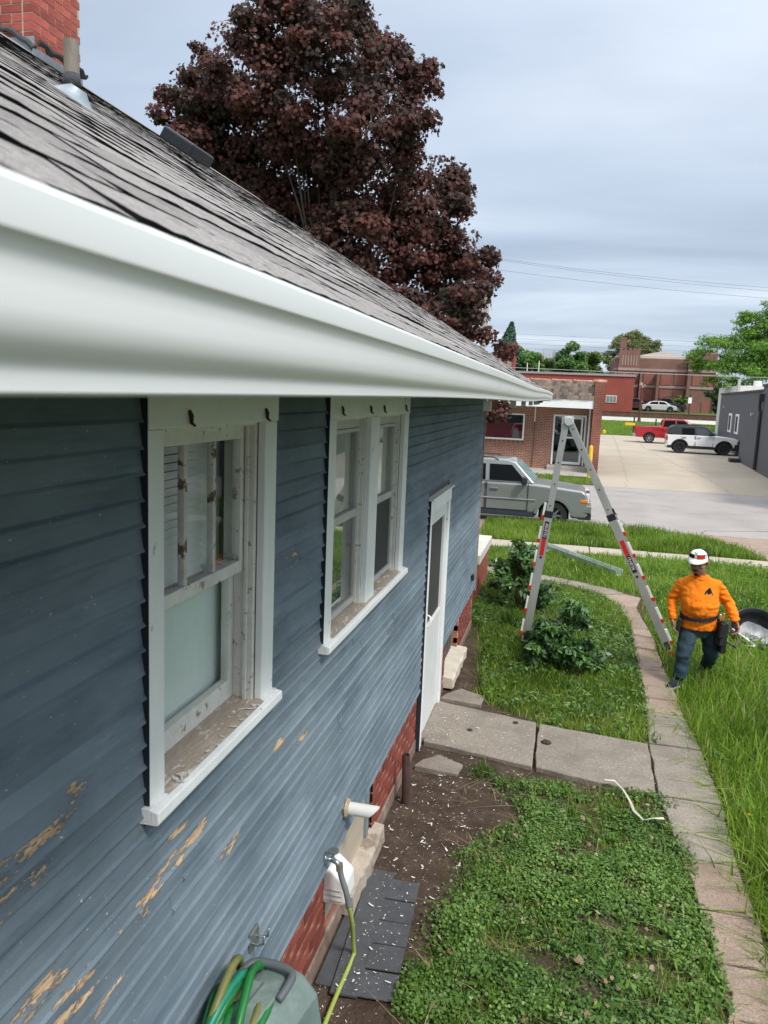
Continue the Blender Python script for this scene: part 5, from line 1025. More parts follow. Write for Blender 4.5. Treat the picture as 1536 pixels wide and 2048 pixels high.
for S in (S1, S2):
    (Ma, La), (Mb_, Lb) = S
    for i in range(9):
        zz = 0.16 + i * 0.285
        if zz < La - 0.12: MB().tube([Ma @ Vector((0, 0, zz)), Mb_ @ Vector((0, 0, zz))], 0.017, 8).build('rung', alum, ld, smooth=True)
hg = MB().lathe([(0, -0.03), (0.055, -0.03), (0.062, -0.015), (0.062, 0.015), (0.055, 0.03), (0, 0.03)], 16, Matrix.Translation(AP + Vector((0.01, -0.19, 0.0))) @ Matrix.Rotation(R(90), 4, 'X')); hg.box(AP.x - 0.05, AP.x + 0.07, AP.y - 0.215, AP.y - 0.165, AP.z - 0.01, AP.z + 0.06)
hg.build('hinge', mat('hinge_grey', (0.42, 0.46, 0.44), rough=0.5, var=0.1), ld, bevel=0.008)
MB().lathe([(0, -0.03), (0.06, -0.03), (0.06, 0.03), (0, 0.03)], 16, Matrix.Translation(AP + Vector((0.01, 0.19, 0.0))) @ Matrix.Rotation(R(90), 4, 'X')).build('hinge', MATS['hinge_grey'], ld)

# ================================================================== LOOSE THINGS IN THE YARD
# length of old gutter lying in the grass
g0, g1 = Vector((0.72, 16.55, 0.05)), Vector((2.17, 14.34, 0.05)); ax = (g1 - g0).normalized(); sd_ = Vector((ax.y, -ax.x, 0)); Mgp = Matrix((sd_, ax, Vector((0, 0, 1)))).transposed().to_4x4(); Mgp.translation = g0
oldg = mat('old_gutter_zinc', (0.48, 0.53, 0.51), rough=0.5, var=0.15, scale=4, metal=0.2, bump=0.1, col2=(0.30, 0.32, 0.30), mix2=(0.52, 0.66), scale2=5)
gp = MB().prism([(-0.075, 0.0), (-0.07, -0.012), (0.055, -0.012), (0.075, 0.075), (0.085, 0.085), (0.082, 0.092), (0.069, 0.08), (0.05, -0.004), (-0.063, -0.004), (-0.066, 0.10), (-0.075, 0.10)], 0, (g1 - g0).length, 'y', Mgp).build('gutter_section', oldg); tag(gp, 'old pale metal gutter length lying across the lawn and sidewalk', 'gutter')
# rusty iron pipe stub in the dirt
rp_ = MB().lathe([(0.030, -0.1), (0.030, 0.40), (0.026, 0.405), (0.024, 0.39), (0.024, 0.30)], 14, Matrix.Translation((0.10, 5.52, 0)) @ Matrix.Rotation(R(-2), 4, 'Y')).build('iron_pipe', mat('pipe_rust_dark', (0.055, 0.028, 0.022), rough=0.8, var=0.3, scale=12, bump=0.5)); autosmooth(rp_, 40); tag(rp_, 'rusty dark iron pipe stub standing upright beside the brick foundation', 'pipe')
# leftover shingle strips lying on the dirt
gs = mat('new_shingle_charcoal', (0.075, 0.078, 0.084), rough=0.95, var=0.18, scale=14, bump=0.6, bscale=250, objvar=0.1)
def strip_shingle(p0, p1, w, name, label, tabs):
    p0, p1 = Vector(p0), Vector(p1); a = (p1 - p0).normalized(); s_ = Vector((a.y, -a.x, 0)); M = Matrix((s_, a, Vector((0, 0, 1)))).transposed().to_4x4(); M.translation = p0; Ln = (p1 - p0).length
    root = empty(name); tag(root, label, 'shingles')
    if tabs:
        for i in range(tabs): MB().box(w * 0.42, w, Ln * i / tabs + 0.006, Ln * (i + 1) / tabs - 0.006, 0.0062, 0.0125, M @ Matrix.Rotation(random.uniform(-.015, .015), 4, 'Y')).build('tab', gs, root)
        MB().box(0, w * 0.43, 0, Ln, 0.0, 0.0115, M).build('strip', gs, root)
    else: MB().box(0, w, 0, Ln, -0.006, 0.004, M).build('strip', gs, root)
    return root
strip_shingle((0.12, 3.50, 0.022), (0.06, 4.52, 0.022), 0.34, 'shingle_strip', 'charcoal three-tab shingle strip lying flat on the dirt beside the hose', 5)
strip_shingle((0.02, 3.56, 0.012), (0.02, 4.62, 0.014), 0.20, 'shingle_strip', 'plain charcoal shingle underlay strip against the foundation', 0)
# garden hose from the spigot
hose_m = mat('hose_lime', (0.30, 0.38, 0.075), rough=0.45, var=0.15, scale=9, bump=0.1, col2=(0.22, 0.25, 0.10), mix2=(0.55, 0.7), scale2=8)
def smooth_path(ctrl, n=8):
    P = [Vector(p) for p in ctrl]; out_ = []
    for i in range(len(P) - 1):
        a, b, c, d = P[max(i - 1, 0)], P[i], P[i + 1], P[min(i + 2, len(P) - 1)]
        for k in range(n):
            t = k / n; out_.append(0.5 * ((2 * b) + (c - a) * t + (2 * a - 5 * b + 4 * c - d) * t * t + (3 * b - a - 3 * c + d) * t ** 3))
    out_.append(P[-1]); return out_
hz = MB().tube(smooth_path([(0.165, 3.66, 0.42), (0.175, 3.70, 0.30), (0.165, 3.78, 0.12), (0.165, 3.80, 0.032), (0.165, 3.68, 0.032), (0.16, 3.45, 0.034), (0.16, 3.2, 0.03), (0.17, 2.9, 0.03)]), 0.0125, 8).build('garden_hose', hose_m, smooth=True); tag(hz, 'lime green garden hose dropping from the spigot to the ground', 'hose')
MB().tube(smooth_path([(0.100, 3.68, 0.62), (0.115, 3.675, 0.57), (0.145, 3.665, 0.50), (0.165, 3.66, 0.42)]), 0.0165, 8).build('hose_sleeve', mat('hose_sleeve_grey', (0.16, 0.18, 0.19), rough=0.5), hz, smooth=True)
MB().tube([(0.099, 3.68, 0.645), (0.101, 3.68, 0.605)], 0.019, 10).build('coupling', mat('brass_dull', (0.38, 0.33, 0.26), rough=0.4, metal=0.6), hz)
# hose caddy with coiled hose
cd = empty('hose_caddy', (0.215, 2.36, 0.12)); tag(cd, 'grey green plastic hose caddy box with a fold-down handle against the wall', 'hose caddy')
cdm = mat('caddy_plastic', (0.14, 0.19, 0.175), rough=0.55, var=0.15, scale=6, bump=0.15, bscale=80, col2=(0.21, 0.26, 0.24), mix2=(0.52, 0.66), scale2=4); cdd = mat('caddy_handle_grey', (0.10, 0.115, 0.125), rough=0.5, var=0.1, bump=0.1)
Mc = Matrix.Rotation(R(-10), 4, 'Z')
MB().prism([(-0.15, 0.0), (0.17, 0.0), (0.165, 0.62), (0.13, 0.80), (0.06, 0.865), (-0.08, 0.865), (-0.14, 0.80)], -0.24, 0.16, 'y', Mc).build('box', cdm, cd, bevel=0.035, seg=4)
MB().box(-0.10, 0.045, -0.235, 0.02, 0.866, 0.878, Mc).build('lid_panel', cdm, cd, bevel=0.005); MB().box(-0.032, -0.026, -0.235, 0.02, 0.8785, 0.882, Mc).build('lid_seam', cdd, cd)
MB().tube([Mc @ p for p in smooth_path([(-0.12, -0.06, 0.87), (-0.125, 0.02, 0.885), (-0.10, 0.085, 0.89), (0.0, 0.10, 0.893), (0.05, 0.085, 0.89), (0.06, 0.03, 0.885), (0.055, -0.02, 0.87)], 4)], 0.016, 8).build('handle', cdd, cd, smooth=True)
ch_ = empty('coiled_hose', (0.1, 2.4, 0.9)); tag(ch_, 'green and olive garden hose coiled on the wall hanger above the caddy', 'hose'); ch_.location = (0, 0, 0)
hcols = [mat('hose_green', (0.015, 0.16, 0.035), rough=0.4, var=0.15, bump=0.05), mat('hose_olive', (0.16, 0.16, 0.05), rough=0.5, var=0.2, bump=0.05), mat('hose_teal', (0.01, 0.20, 0.11), rough=0.4, var=0.15, bump=0.05)]
for i in range(9):
    ry, rz_ = 0.30 + random.uniform(-.05, .04), 0.42 + random.uniform(-.05, .06); cy, cz = 2.27 + random.uniform(-.05, .05), 0.62 + random.uniform(-.03, .03); x0 = 0.05 + 0.018 * i
    pts = []
    for k in range(28):
        a = 2 * math.pi * k / 28; w = 0.25 + 0.75 * (0.5 - 0.5 * math.cos(a)); pts.append((x0 + 0.03 * math.sin(a * 2 + i) + 0.02 * math.cos(a), cy - ry * math.sin(a) * (1 + .05 * math.sin(3 * a + i)), cz + rz_ * math.cos(a) * (0.97 + 0.04 * math.sin(2 * a + i))))
    MB().tube(pts, 0.0155, 8, closed=True).build('hose_loop', hcols[(0, 1, 2, 0, 1, 0, 0, 1, 0)[i]], ch_, smooth=True)
hk = empty('hose_hanger', (0, 2.62, 1.0)); tag(hk, 'bent metal hose hanger fixed to the clapboards', 'hanger'); hk.location = (0, 0, 0)
for dy in (-0.03, 0.02): MB().tube([(0.016, 2.70 + dy, 0.91), (0.05, 2.70 + dy, 0.905), (0.075, 2.695 + dy, 0.92), (0.08, 2.69 + dy, 0.96)], 0.005, 6).build('prong', mat('hanger_steel', (0.40, 0.41, 0.41), rough=0.35, metal=0.8, bump=0.05), hk, smooth=True)
MB().box(0.014, 0.026, 2.66, 2.74, 0.87, 0.95).build('plate', MATS['hanger_steel'], hk, bevel=0.003)
# pale plastic strap on the grass
stp = MB(); P_ = [Vector(p) for p in ((1.60, 6.20, 0.10), (1.68, 6.23, 0.09), (1.74, 6.10, 0.09), (1.78, 5.95, 0.085), (1.80, 5.80, 0.085), (1.86, 5.68, 0.085), (1.93, 5.70, 0.10), (2.01, 5.74, 0.09))]
V = []; F = []
for i, p in enumerate(P_):
    d = (P_[min(i + 1, len(P_) - 1)] - P_[max(0, i - 1)]).normalized(); n_ = Vector((-d.y, d.x, 0.4 * math.sin(i * 2))).normalized() * 0.0095
    for q in (p - n_, p + n_): V.append(tuple(q)); V.append(tuple(q + Vector((0, 0, 0.003))))
for i in range(len(P_) - 1):
    a, b = 4 * i, 4 * i + 4
    F += [(a, a + 2, b + 2, b), (a + 1, b + 1, b + 3, a + 3), (a, b, b + 1, a + 1), (a + 2, a + 3, b + 3, b + 2)]
so = stp.add(V, F).build('plastic_strap', mat('strap_pale', (0.50, 0.47, 0.37), rough=0.6, var=0.1)); tag(so, 'pale flat plastic strap lying bent on the clover', 'strap')
# toppled kettle grill with ash
kg = empty('kettle_grill', (3.71, 10.95, 0.24)); tag(kg, 'black kettle grill tipped over in the grass with grey ash in the bowl', 'grill')
Mk = Matrix.Rotation(R(-8), 4, 'Z') @ Matrix.Rotation(R(38), 4, 'X')
enam = mat('grill_black_enamel', (0.012, 0.012, 0.014), rough=0.25, var=0.1, bump=0.05)
prof = [(0.0, -0.22), (0.10, -0.215), (0.20, -0.17), (0.28, -0.08), (0.31, 0.0), (0.318, 0.006), (0.318, 0.012), (0.30, 0.012), (0.272, -0.075), (0.195, -0.155), (0.10, -0.20), (0.0, -0.205)]
bo_ = MB().lathe(prof, 32, Mk).build('bowl', enam, kg, smooth=True)
ash = MB(); A_ = []; nn = 26; 
for i in range(7):
    for j in range(nn):
        a = 2 * math.pi * j / nn; r_ = 0.205 * i / 6 * (1 + 0.12 * math.sin(3 * a + 1) + 0.06 * math.sin(7 * a)); A_.append(Mk @ Vector((r_ * math.cos(a), r_ * math.sin(a) - 0.075, -0.125 + 0.018 * math.sin(5 * a + i) + 0.02 * math.cos(i) + (0.03 if i == 6 else 0))))
ash.add(A_, [(i * nn + j, i * nn + (j + 1) % nn, (i + 1) * nn + (j + 1) % nn, (i + 1) * nn + j) for i in range(6) for j in range(nn)]).build('ash', mat('ash_grey', (0.36, 0.36, 0.37), rough=0.95, var=0.3, scale=9, bump=0.8, bscale=40), kg, smooth=True)
legm = mat('leg_aluminium', (0.62, 0.62, 0.60), rough=0.35, metal=0.5, bump=0.03)
for a, b in (((-0.34, -0.28, 0.02), (-0.06, -0.42, -0.14)), ((-0.24, -0.44, -0.15), (0.02, -0.43, -0.135)), ((0.1, 0.2, -0.05), (0.35, 0.35, -0.18))): MB().tube([a, b], 0.012, 8).build('leg', legm, kg, smooth=True)
MB().lathe([(0.02, -0.02), (0.06, -0.022), (0.065, 0), (0.06, 0.022), (0.02, 0.02)], 16, Matrix.Translation((0.0, -0.46, -0.15)) @ Matrix.Rotation(R(70), 4, 'Y')).build('wheel', blk, kg)

# ================================================================== PERSON
def remesh(o, vox, it=4, fac=0.6):
    md = o.modifiers.new('rm', 'REMESH'); md.mode = 'VOXEL'; md.voxel_size = vox
    sm_ = o.modifiers.new('sm', 'SMOOTH'); sm_.factor = fac; sm_.iterations = it
    dg = bpy.context.evaluated_depsgraph_get(); me = bpy.data.meshes.new_from_object(o.evaluated_get(dg)); o.modifiers.clear(); old = o.data; o.data = me
    if not me.materials:
        for m_ in old.materials: me.materials.append(m_)
    me.polygons.foreach_set('use_smooth', [True] * len(me.polygons)); return o
def ell(mb, c, r, M=None, n=14, k=9):
    c = Vector(c); o = len(mb.v)
    for i in range(k + 1):
        t = math.pi * i / k
        for j in range(n):
            p = 2 * math.pi * j / n; v = Vector((r[0] * math.sin(t) * math.cos(p), r[1] * math.sin(t) * math.sin(p), r[2] * math.cos(t)))
            if M is not None: v = M @ v
            mb.v.append(tuple(c + v))
    for i in range(k):
        for j in range(n): mb.f.append((o + i * n + j, o + i * n + (j + 1) % n, o + (i + 1) * n + (j + 1) % n, o + (i + 1) * n + j)); mb.mi.append(0)
    return mb
def ring_loft(mb, rings, n=20):
    """rings: (centre, rx, ry) horizontal ellipses, bottom to top"""
    o = len(mb.v)
    for (c, rx, ry) in rings:
        for j in range(n): a = 2 * math.pi * j / n; mb.v.append((c[0] + rx * math.cos(a), c[1] + ry * math.sin(a), c[2]))
    for i in range(len(rings) - 1):
        for j in range(n): mb.f.append((o + i * n + j, o + i * n + (j + 1) % n, o + (i + 1) * n + (j + 1) % n, o + (i + 1) * n + j)); mb.mi.append(0)
    mb.f.append(tuple(o + j for j in range(n - 1, -1, -1))); mb.f.append(tuple(o + (len(rings) - 1) * n + j for j in range(n))); mb.mi += [0, 0]; return mb
man = empty('person', (2.68, 9.05, 0)); man.location = (0, 0, 0); tag(man, 'worker in an orange long-sleeved shirt, dark jeans and white cap walking along the path', 'person')
skin = mat('skin_brown', (0.27, 0.13, 0.08), rough=0.5, var=0.12, scale=14, bump=0.1)
def cloth(name, col, **k): return mat(name, col, rough=0.9, spec=0.15, **k)
orange = cloth('shirt_orange', (0.80, 0.20, 0.012), var=0.06, scale=7, bump=0.9, bscale=30, detail=3)
jeans = cloth('jeans_dark_blue', (0.028, 0.048, 0.062), var=0.22, scale=9, bump=0.6, bscale=18, col2=(0.05, 0.075, 0.09), mix2=(0.5, 0.66), scale2=5)
# joints (world coordinates)
J = dict(shR=(2.462, 9.12, 1.135), elR=(2.388, 9.16, 0.945), wrR=(2.398, 9.03, 0.75), shL=(2.838, 9.12, 1.150), elL=(2.985, 9.17, 0.965), wrL=(3.055, 9.03, 0.785), hipR=(2.60, 9.10, 0.66), hipL=(2.80, 9.14, 0.66), knR=(2.535, 8.93, 0.375), anR=(2.515, 8.90, 0.118), knL=(2.865, 9.18, 0.335), anL=(2.89, 9.48, 0.13))
V_ = {k: Vector(v) for k, v in J.items()}
# body: head, neck, forearms and hands, lower legs in one continuous skin mesh
bd = MB()
ring_loft(bd, [((2.66, 9.14, 0.70), 0.12, 0.09), ((2.66, 9.12, 0.95), 0.13, 0.10), ((2.65, 9.11, 1.15), 0.15, 0.08), ((2.645, 9.10, 1.24), 0.07, 0.06), ((2.635, 9.07, 1.32), 0.060, 0.062), ((2.62, 9.04, 1.38), 0.060, 0.065)])
HC = Vector((2.612, 9.02, 1.425)); Mh = (Matrix.Rotation(R(-26), 4, 'Z') @ Matrix.Rotation(R(10), 4, 'X')) @ Matrix.Scale(1.12, 4)      # head turned to his right, looking down
def hp(x, y, z_): return HC + (Mh @ Vector((x, y, z_)))
ell(bd, hp(0, 0.012, 0.035), (0.080, 0.098, 0.092), Mh); ell(bd, hp(0, -0.030, -0.050), (0.068, 0.066, 0.084), Mh); ell(bd, hp(0, -0.055, -0.098), (0.038, 0.032, 0.026), Mh)
ell(bd, hp(0, -0.098, -0.020), (0.014, 0.018, 0.028), Mh, 8, 6); ell(bd, hp(0, -0.108, -0.036), (0.019, 0.014, 0.012), Mh, 8, 6)
for s_ in (-1, 1):
    ell(bd, hp(s_ * 0.042, -0.068, -0.028), (0.024, 0.02, 0.02), Mh, 8, 6); ell(bd, hp(s_ * 0.084, 0.012, -0.012), (0.010, 0.020, 0.032), Mh, 8, 6); ell(bd, hp(s_ * 0.032, -0.084, 0.018), (0.024, 0.010, 0.008), Mh, 8, 6)
ell(bd, hp(0, -0.090, -0.070), (0.024, 0.012, 0.007), Mh, 8, 5); ell(bd, hp(0, -0.087, -0.082), (0.020, 0.012, 0.008), Mh, 8, 5)
def arm_hand(el, wr, inward, curl):
    el, wr = Vector(el), Vector(wr); bd.tube([el, el.lerp(wr, 0.5), wr], [0.042, 0.036, 0.027], 10)
    d = (wr - el).normalized(); d = (d + Vector((0, -0.1, -0.55))).normalized(); inn = Vector((inward, -0.25, 0)).normalized(); fwd = d.cross(inn).normalized()
    pal = wr + d * 0.05; Mp = Matrix((fwd, inn, d)).transposed().to_4x4()
    ell(bd, wr + d * 0.045, (0.047, 0.024, 0.060), Mp, 12, 8)
    fr_sign = 1 if fwd.y < 0 else -1
    for i, (off, ln_) in enumerate(((0.036, 0.085), (0.012, 0.094), (-0.012, 0.088), (-0.035, 0.070))):
        b0 = wr + d * 0.085 + fwd * off * fr_sign; b1 = b0 + d * ln_ * 0.42 + inn * curl * 0.012; b2 = b1 + d * ln_ * 0.25 + inn * curl * 0.022; b3 = b2 + d * ln_ * 0.10 + inn * curl * 0.024
        bd.tube([b0 - d * 0.02, b0, b1, b2, b3], [0.0115, 0.0115, 0.0105, 0.0095, 0.0075], 8)
    t0 = wr + d * 0.03 + fwd * fr_sign * 0.034; t1 = t0 + d * 0.03 + fwd * fr_sign * 0.022 + inn * 0.012; t2 = t1 + d * 0.030 + fwd * fr_sign * 0.004 + inn * 0.012
    bd.tube([t0 - fwd * fr_sign * 0.02, t0, t1, t2], [0.012, 0.0115, 0.0105, 0.008], 8)
arm_hand(V_['elR'], V_['wrR'], 1, 1.0); arm_hand(V_['elL'], V_['wrL'], -1, 1.2)
for s_ in ('R', 'L'): bd.tube([Vector((2.66, 9.12, 1.12)), V_['sh' + s_], V_['el' + s_]], [0.06, 0.055, 0.042], 10); bd.tube([Vector((2.68, 9.13, 0.74)), V_['hip' + s_], V_['kn' + s_], V_['an' + s_]], [0.09, 0.08, 0.055, 0.035], 10)
body = remesh(bd.build('body', skin, man), 0.0062, 2, 0.5)
# shirt: torso with belly, sleeves, cuffs
sh = MB()
ring_loft(sh, [((2.682, 9.11, 0.655), 0.200, 0.168), ((2.680, 9.10, 0.73), 0.196, 0.166), ((2.678, 9.09, 0.80), 0.186, 0.158), ((2.675, 9.07, 0.86), 0.196, 0.172), ((2.668, 9.065, 0.94), 0.203, 0.178), ((2.660, 9.08, 1.03), 0.205, 0.160), ((2.655, 9.10, 1.12), 0.205, 0.138), ((2.650, 9.105, 1.18), 0.192, 0.118), ((2.648, 9.10, 1.222), 0.158, 0.100), ((2.646, 9.095, 1.252), 0.105, 0.084), ((2.645, 9.085, 1.268), 0.084, 0.078)], 24)
for s_ in ('R', 'L'):
    a, e_, w_ = V_['sh' + s_], V_['el' + s_], V_['wr' + s_]; inw = Vector((0.11 if s_ == 'R' else -0.11, 0, 0.015))
    sh.tube([a + inw, a, a.lerp(e_, 0.35), a.lerp(e_, 0.7), e_, e_.lerp(w_, 0.35), e_.lerp(w_, 0.7), e_.lerp(w_, 0.9), w_ + (w_ - e_).normalized() * 0.01], [0.070, 0.072, 0.066, 0.062, 0.060, 0.056, 0.052, 0.051, 0.044], 14)
shirt = remesh(sh.build('shirt', orange, man), 0.0085, 3, 0.5)
vs = shirt.data.vertices
for v in vs:      # folds: across the belly, at the elbows
    c = v.co; nrm = v.normal
    arm = abs(c.x - 2.66) > 0.215
    if arm: w = 0.011 * (abs(mnoise.noise(Vector((c.x * 7, c.y * 7, c.z * 22)))) - 0.22) * 2.0 + 0.004 * mnoise.noise(c * 30)
    else: w = 0.012 * (abs(mnoise.noise(Vector((c.x * 9 + c.z * 5, c.y * 6, c.z * 13 - c.x * 6)))) - 0.22) * (1.7 if c.z < 1.0 else 0.9) + 0.003 * mnoise.noise(c * 26)
    v.co = c + nrm * w
MB().tube([Vector((2.645 + 0.079 * math.cos(a), 9.092 + 0.080 * math.sin(a) - (0.012 if math.sin(a) < -0.7 else 0), 1.262 - 0.034 * max(0, -math.sin(a)) ** 2)) for a in [2 * math.pi * i / 20 for i in range(20)]], 0.009, 6, closed=True).build('collar', orange, man, smooth=True)
# trousers
tr_ = MB(); ring_loft(tr_, [((2.69, 9.13, 0.56), 0.150, 0.125), ((2.688, 9.12, 0.64), 0.176, 0.145), ((2.684, 9.115, 0.76), 0.172, 0.148)], 20)
def leg(h, k_, a, rr): tr_.tube([Vector(h) + Vector((0, 0, 0.05)), h, Vector(h).lerp(k_, 0.5), k_, Vector(k_).lerp(a, 0.45), Vector(k_).lerp(a, 0.85), a], rr, 14)
leg(V_['hipR'] + Vector((-0.005, 0, 0)), V_['knR'], V_['anR'] + Vector((0, 0, 0.0)), [0.095, 0.100, 0.098, 0.084, 0.080, 0.080, 0.078]); leg(V_['hipL'] + Vector((0.01, 0, 0)), V_['knL'], V_['anL'], [0.095, 0.100, 0.096, 0.084, 0.078, 0.074, 0.072])
pants = remesh(tr_.build('jeans', jeans, man), 0.0115, 3, 0.5)
for v in pants.data.vertices:
    c = v.co; v.co = c + v.normal * (0.005 * math.sin(52 * c.z + 16 * c.x) * (1 if c.z < 0.5 else 0.3) + 0.006 * mnoise.noise(c * 12))
kp = MB().box(-0.045, 0.045, -0.092, -0.07, -0.012, 0.012, Matrix.Translation(V_['knR'] + Vector((0.0, 0, -0.005)))).build('knee_tear', blk, man)
# shoes
for s_, an, yaw, pit in (('R', V_['anR'], -42, 0), ('L', V_['anL'], 5, 38)):
    Ms = Matrix.Translation(an + Vector((0, 0, -0.105 if s_ == 'R' else -0.09))) @ Matrix.Rotation(R(yaw), 4, 'Z') @ Matrix.Rotation(R(pit), 4, 'X')
    sm_ = MB(); ell(sm_, Ms @ Vector((0, -0.075, 0.052)), (0.046, 0.125, 0.040), Ms.to_3x3().to_4x4()); ell(sm_, Ms @ Vector((0, 0.01, 0.075)), (0.044, 0.060, 0.055), Ms.to_3x3().to_4x4()); ell(sm_, Ms @ Vector((0, -0.15, 0.040)), (0.044, 0.055, 0.030), Ms.to_3x3().to_4x4())
    so_ = remesh(sm_.build('shoe', cloth('shoe_navy', (0.020, 0.026, 0.036), var=0.2, scale=20, bump=0.2), man), 0.009, 2)
    MB().add([tuple(Ms @ Vector((0.049 * math.cos(a) * (1 if math.sin(a) < 0 else 0.85), -0.075 + 0.135 * math.sin(a), z_))) for z_ in (0.005, 0.027) for a in [2 * math.pi * i / 20 for i in range(20)]], [tuple(range(19, -1, -1)), tuple(range(20, 40))] + [(i, (i + 1) % 20, 20 + (i + 1) % 20, 20 + i) for i in range(20)]).build('sole', mat('sole_pale', (0.40, 0.40, 0.40), rough=0.7), so_)
# cap: white front crown, black mesh back, white brim; mirrored glasses resting on it
cw = cloth('cap_white', (0.74, 0.72, 0.68), var=0.04, scale=10, bump=0.2); cbk = cloth('cap_black_mesh', (0.016, 0.017, 0.018), var=0.2, scale=60, bump=0.3)
def crown(a0, a1, nm, m_, rr=1.0):
    V = []; F = []; na, nb = 14, 9
    for i in range(na + 1):
        a = a0 + (a1 - a0) * i / na
        for j in range(nb + 1):
            t = math.pi / 2 * j / nb; r1 = 0.094 * rr * math.cos(t) ** 0.8; V.append(tuple(hp(r1 * 0.92 * math.cos(a), 0.008 + r1 * 1.10 * math.sin(a), 0.056 + 0.068 * rr * math.sin(t) ** 0.85)))
    for i in range(na):
        for j in range(nb): F.append((i * (nb + 1) + j, (i + 1) * (nb + 1) + j, (i + 1) * (nb + 1) + j + 1, i * (nb + 1) + j + 1))
    o = MB().add(V, F).build(nm, m_, man, smooth=True); md = o.modifiers.new('th', 'SOLIDIFY'); md.thickness = 0.004; return o
cp = crown(R(-165), R(-15), 'cap', cw); crown(R(-15), R(195), 'cap_back', cbk, 0.995)
V = []; F = []; nb = 16
for i in range(nb + 1):
    a = R(-165) + R(150) * i / nb
    for k_, (ext, drop) in enumerate(((0.0, 0.0), (0.045, -0.008), (0.090, -0.024))):
        w = ext * max(0, math.sin(-a)) ** 0.5; V.append(tuple(hp((0.0865 + w * 0.12) * math.cos(a), 0.008 + (0.1035 + w) * math.sin(a), 0.057 + drop - 0.012 * abs(math.cos(a)) * k_ * 0.5)))
for i in range(nb):
    for j in range(2): F.append((i * 3 + j, (i + 1) * 3 + j, (i + 1) * 3 + j + 1, i * 3 + j + 1))
br_ = MB().add(V, F).build('brim', cw, man, smooth=True); md = br_.modifiers.new('th', 'SOLIDIFY'); md.thickness = 0.005
def lens(a0, a1, m_, nm):
    V = []; 
    for z_ in (0.064, 0.074, 0.092, 0.102):
        for i in range(9):
            a = a0 + (a1 - a0) * i / 8; V.append(tuple(hp(0.0985 * math.cos(a), 0.008 + 0.116 * math.sin(a), z_)))
    o = MB().add(V, [(r_ * 9 + i, r_ * 9 + i + 1, (r_ + 1) * 9 + i + 1, (r_ + 1) * 9 + i) for r_ in range(3) for i in range(8)]).build(nm, m_, man, smooth=True); o.modifiers.new('th', 'SOLIDIFY').thickness = 0.004
lens(R(-150), R(-97), mat('lens_dark', (0.012, 0.006, 0.006), rough=0.08, bump=0, var=0), 'sunglasses_lens'); lens(R(-84), R(-42), mat('lens_red', (0.62, 0.03, 0.012), rough=0.08, bump=0, var=0.3, scale=30), 'sunglasses_lens')
MB().tube([hp(0.101 * math.cos(a), 0.008 + 0.119 * math.sin(a), 0.104) for a in [R(-178) + R(176) * i / 20 for i in range(21)]], 0.004, 6).build('sunglasses_frame', blk, man, smooth=True)
for s_ in (-1, 1): MB().tube([hp(0.0, -0.103, 0.108), hp(s_ * 0.014, -0.092, 0.128)], 0.004, 5).build('cap_emblem', blk, man)
# face details: hair, brows, moustache, eyes
hair = cloth('hair_black', (0.008, 0.007, 0.007), var=0.2, bump=0.4)
hm = MB(); ell(hm, hp(0, 0.03, 0.005), (0.0815, 0.080, 0.060), Mh); hm.build('hair', hair, man, smooth=True)
MB().tube([hp(x, -0.101 + abs(x) * 0.35, -0.059 - abs(x) * 0.2) for x in (-0.03, -0.015, 0, 0.015, 0.03)], [0.003, 0.006, 0.006, 0.006, 0.003], 6).build('moustache', hair, man); 
gb_ = MB(); ell(gb_, hp(0, -0.078, -0.108), (0.022, 0.014, 0.016), Mh, 8, 6); gb_.build('goatee', hair, man, smooth=True)
for s_ in (-1, 1):
    e1 = MB(); ell(e1, hp(s_ * 0.032, -0.083, 0.0), (0.011, 0.007, 0.006), Mh, 8, 6); e1.build('eye', mat('eye_dark', (0.05, 0.04, 0.035), rough=0.2, bump=0), man, smooth=True)
    MB().tube([hp(s_ * 0.014, -0.096, 0.022), hp(s_ * 0.032, -0.093, 0.027), hp(s_ * 0.050, -0.080, 0.020)], [0.004, 0.0045, 0.003], 5).build('eyebrow', hair, man)
# chest emblem: dark triangle with figure
lgM = Matrix.Translation((2.735, 8.948, 1.115)) @ Matrix.Rotation(R(12), 4, 'Z') @ Matrix.Rotation(R(14), 4, 'X')
lgc = mat('emblem_navy', (0.015, 0.02, 0.035), rough=0.8, bump=0); lgw = mat('emblem_pale', (0.45, 0.47, 0.50), rough=0.8, bump=0)
def flatpoly(pts, m_, d): return MB().add([tuple(lgM @ Vector((x, -d, z_))) for x, z_ in pts] + [tuple(lgM @ Vector((x, 0.012, z_))) for x, z_ in pts], [tuple(range(len(pts)))] + [(i, (i + 1) % len(pts), len(pts) + (i + 1) % len(pts), len(pts) + i) for i in range(len(pts))]).build('shirt_emblem', m_, man)
flatpoly([(-0.052, -0.045), (0.052, -0.045), (0.012, 0.03), (-0.012, 0.03)], lgc, 0.002); flatpoly([(-0.036, -0.036), (0.036, -0.036), (0.0, 0.022)], lgw, 0.0035)
flatpoly([(-0.016, -0.035), (-0.020, -0.008), (-0.006, 0.012), (0.006, 0.012), (0.020, -0.008), (0.016, -0.035)], lgc, 0.005); flatpoly([(-0.010, 0.014), (-0.006, 0.040), (0.006, 0.040), (0.010, 0.014)], lgc, 0.005)
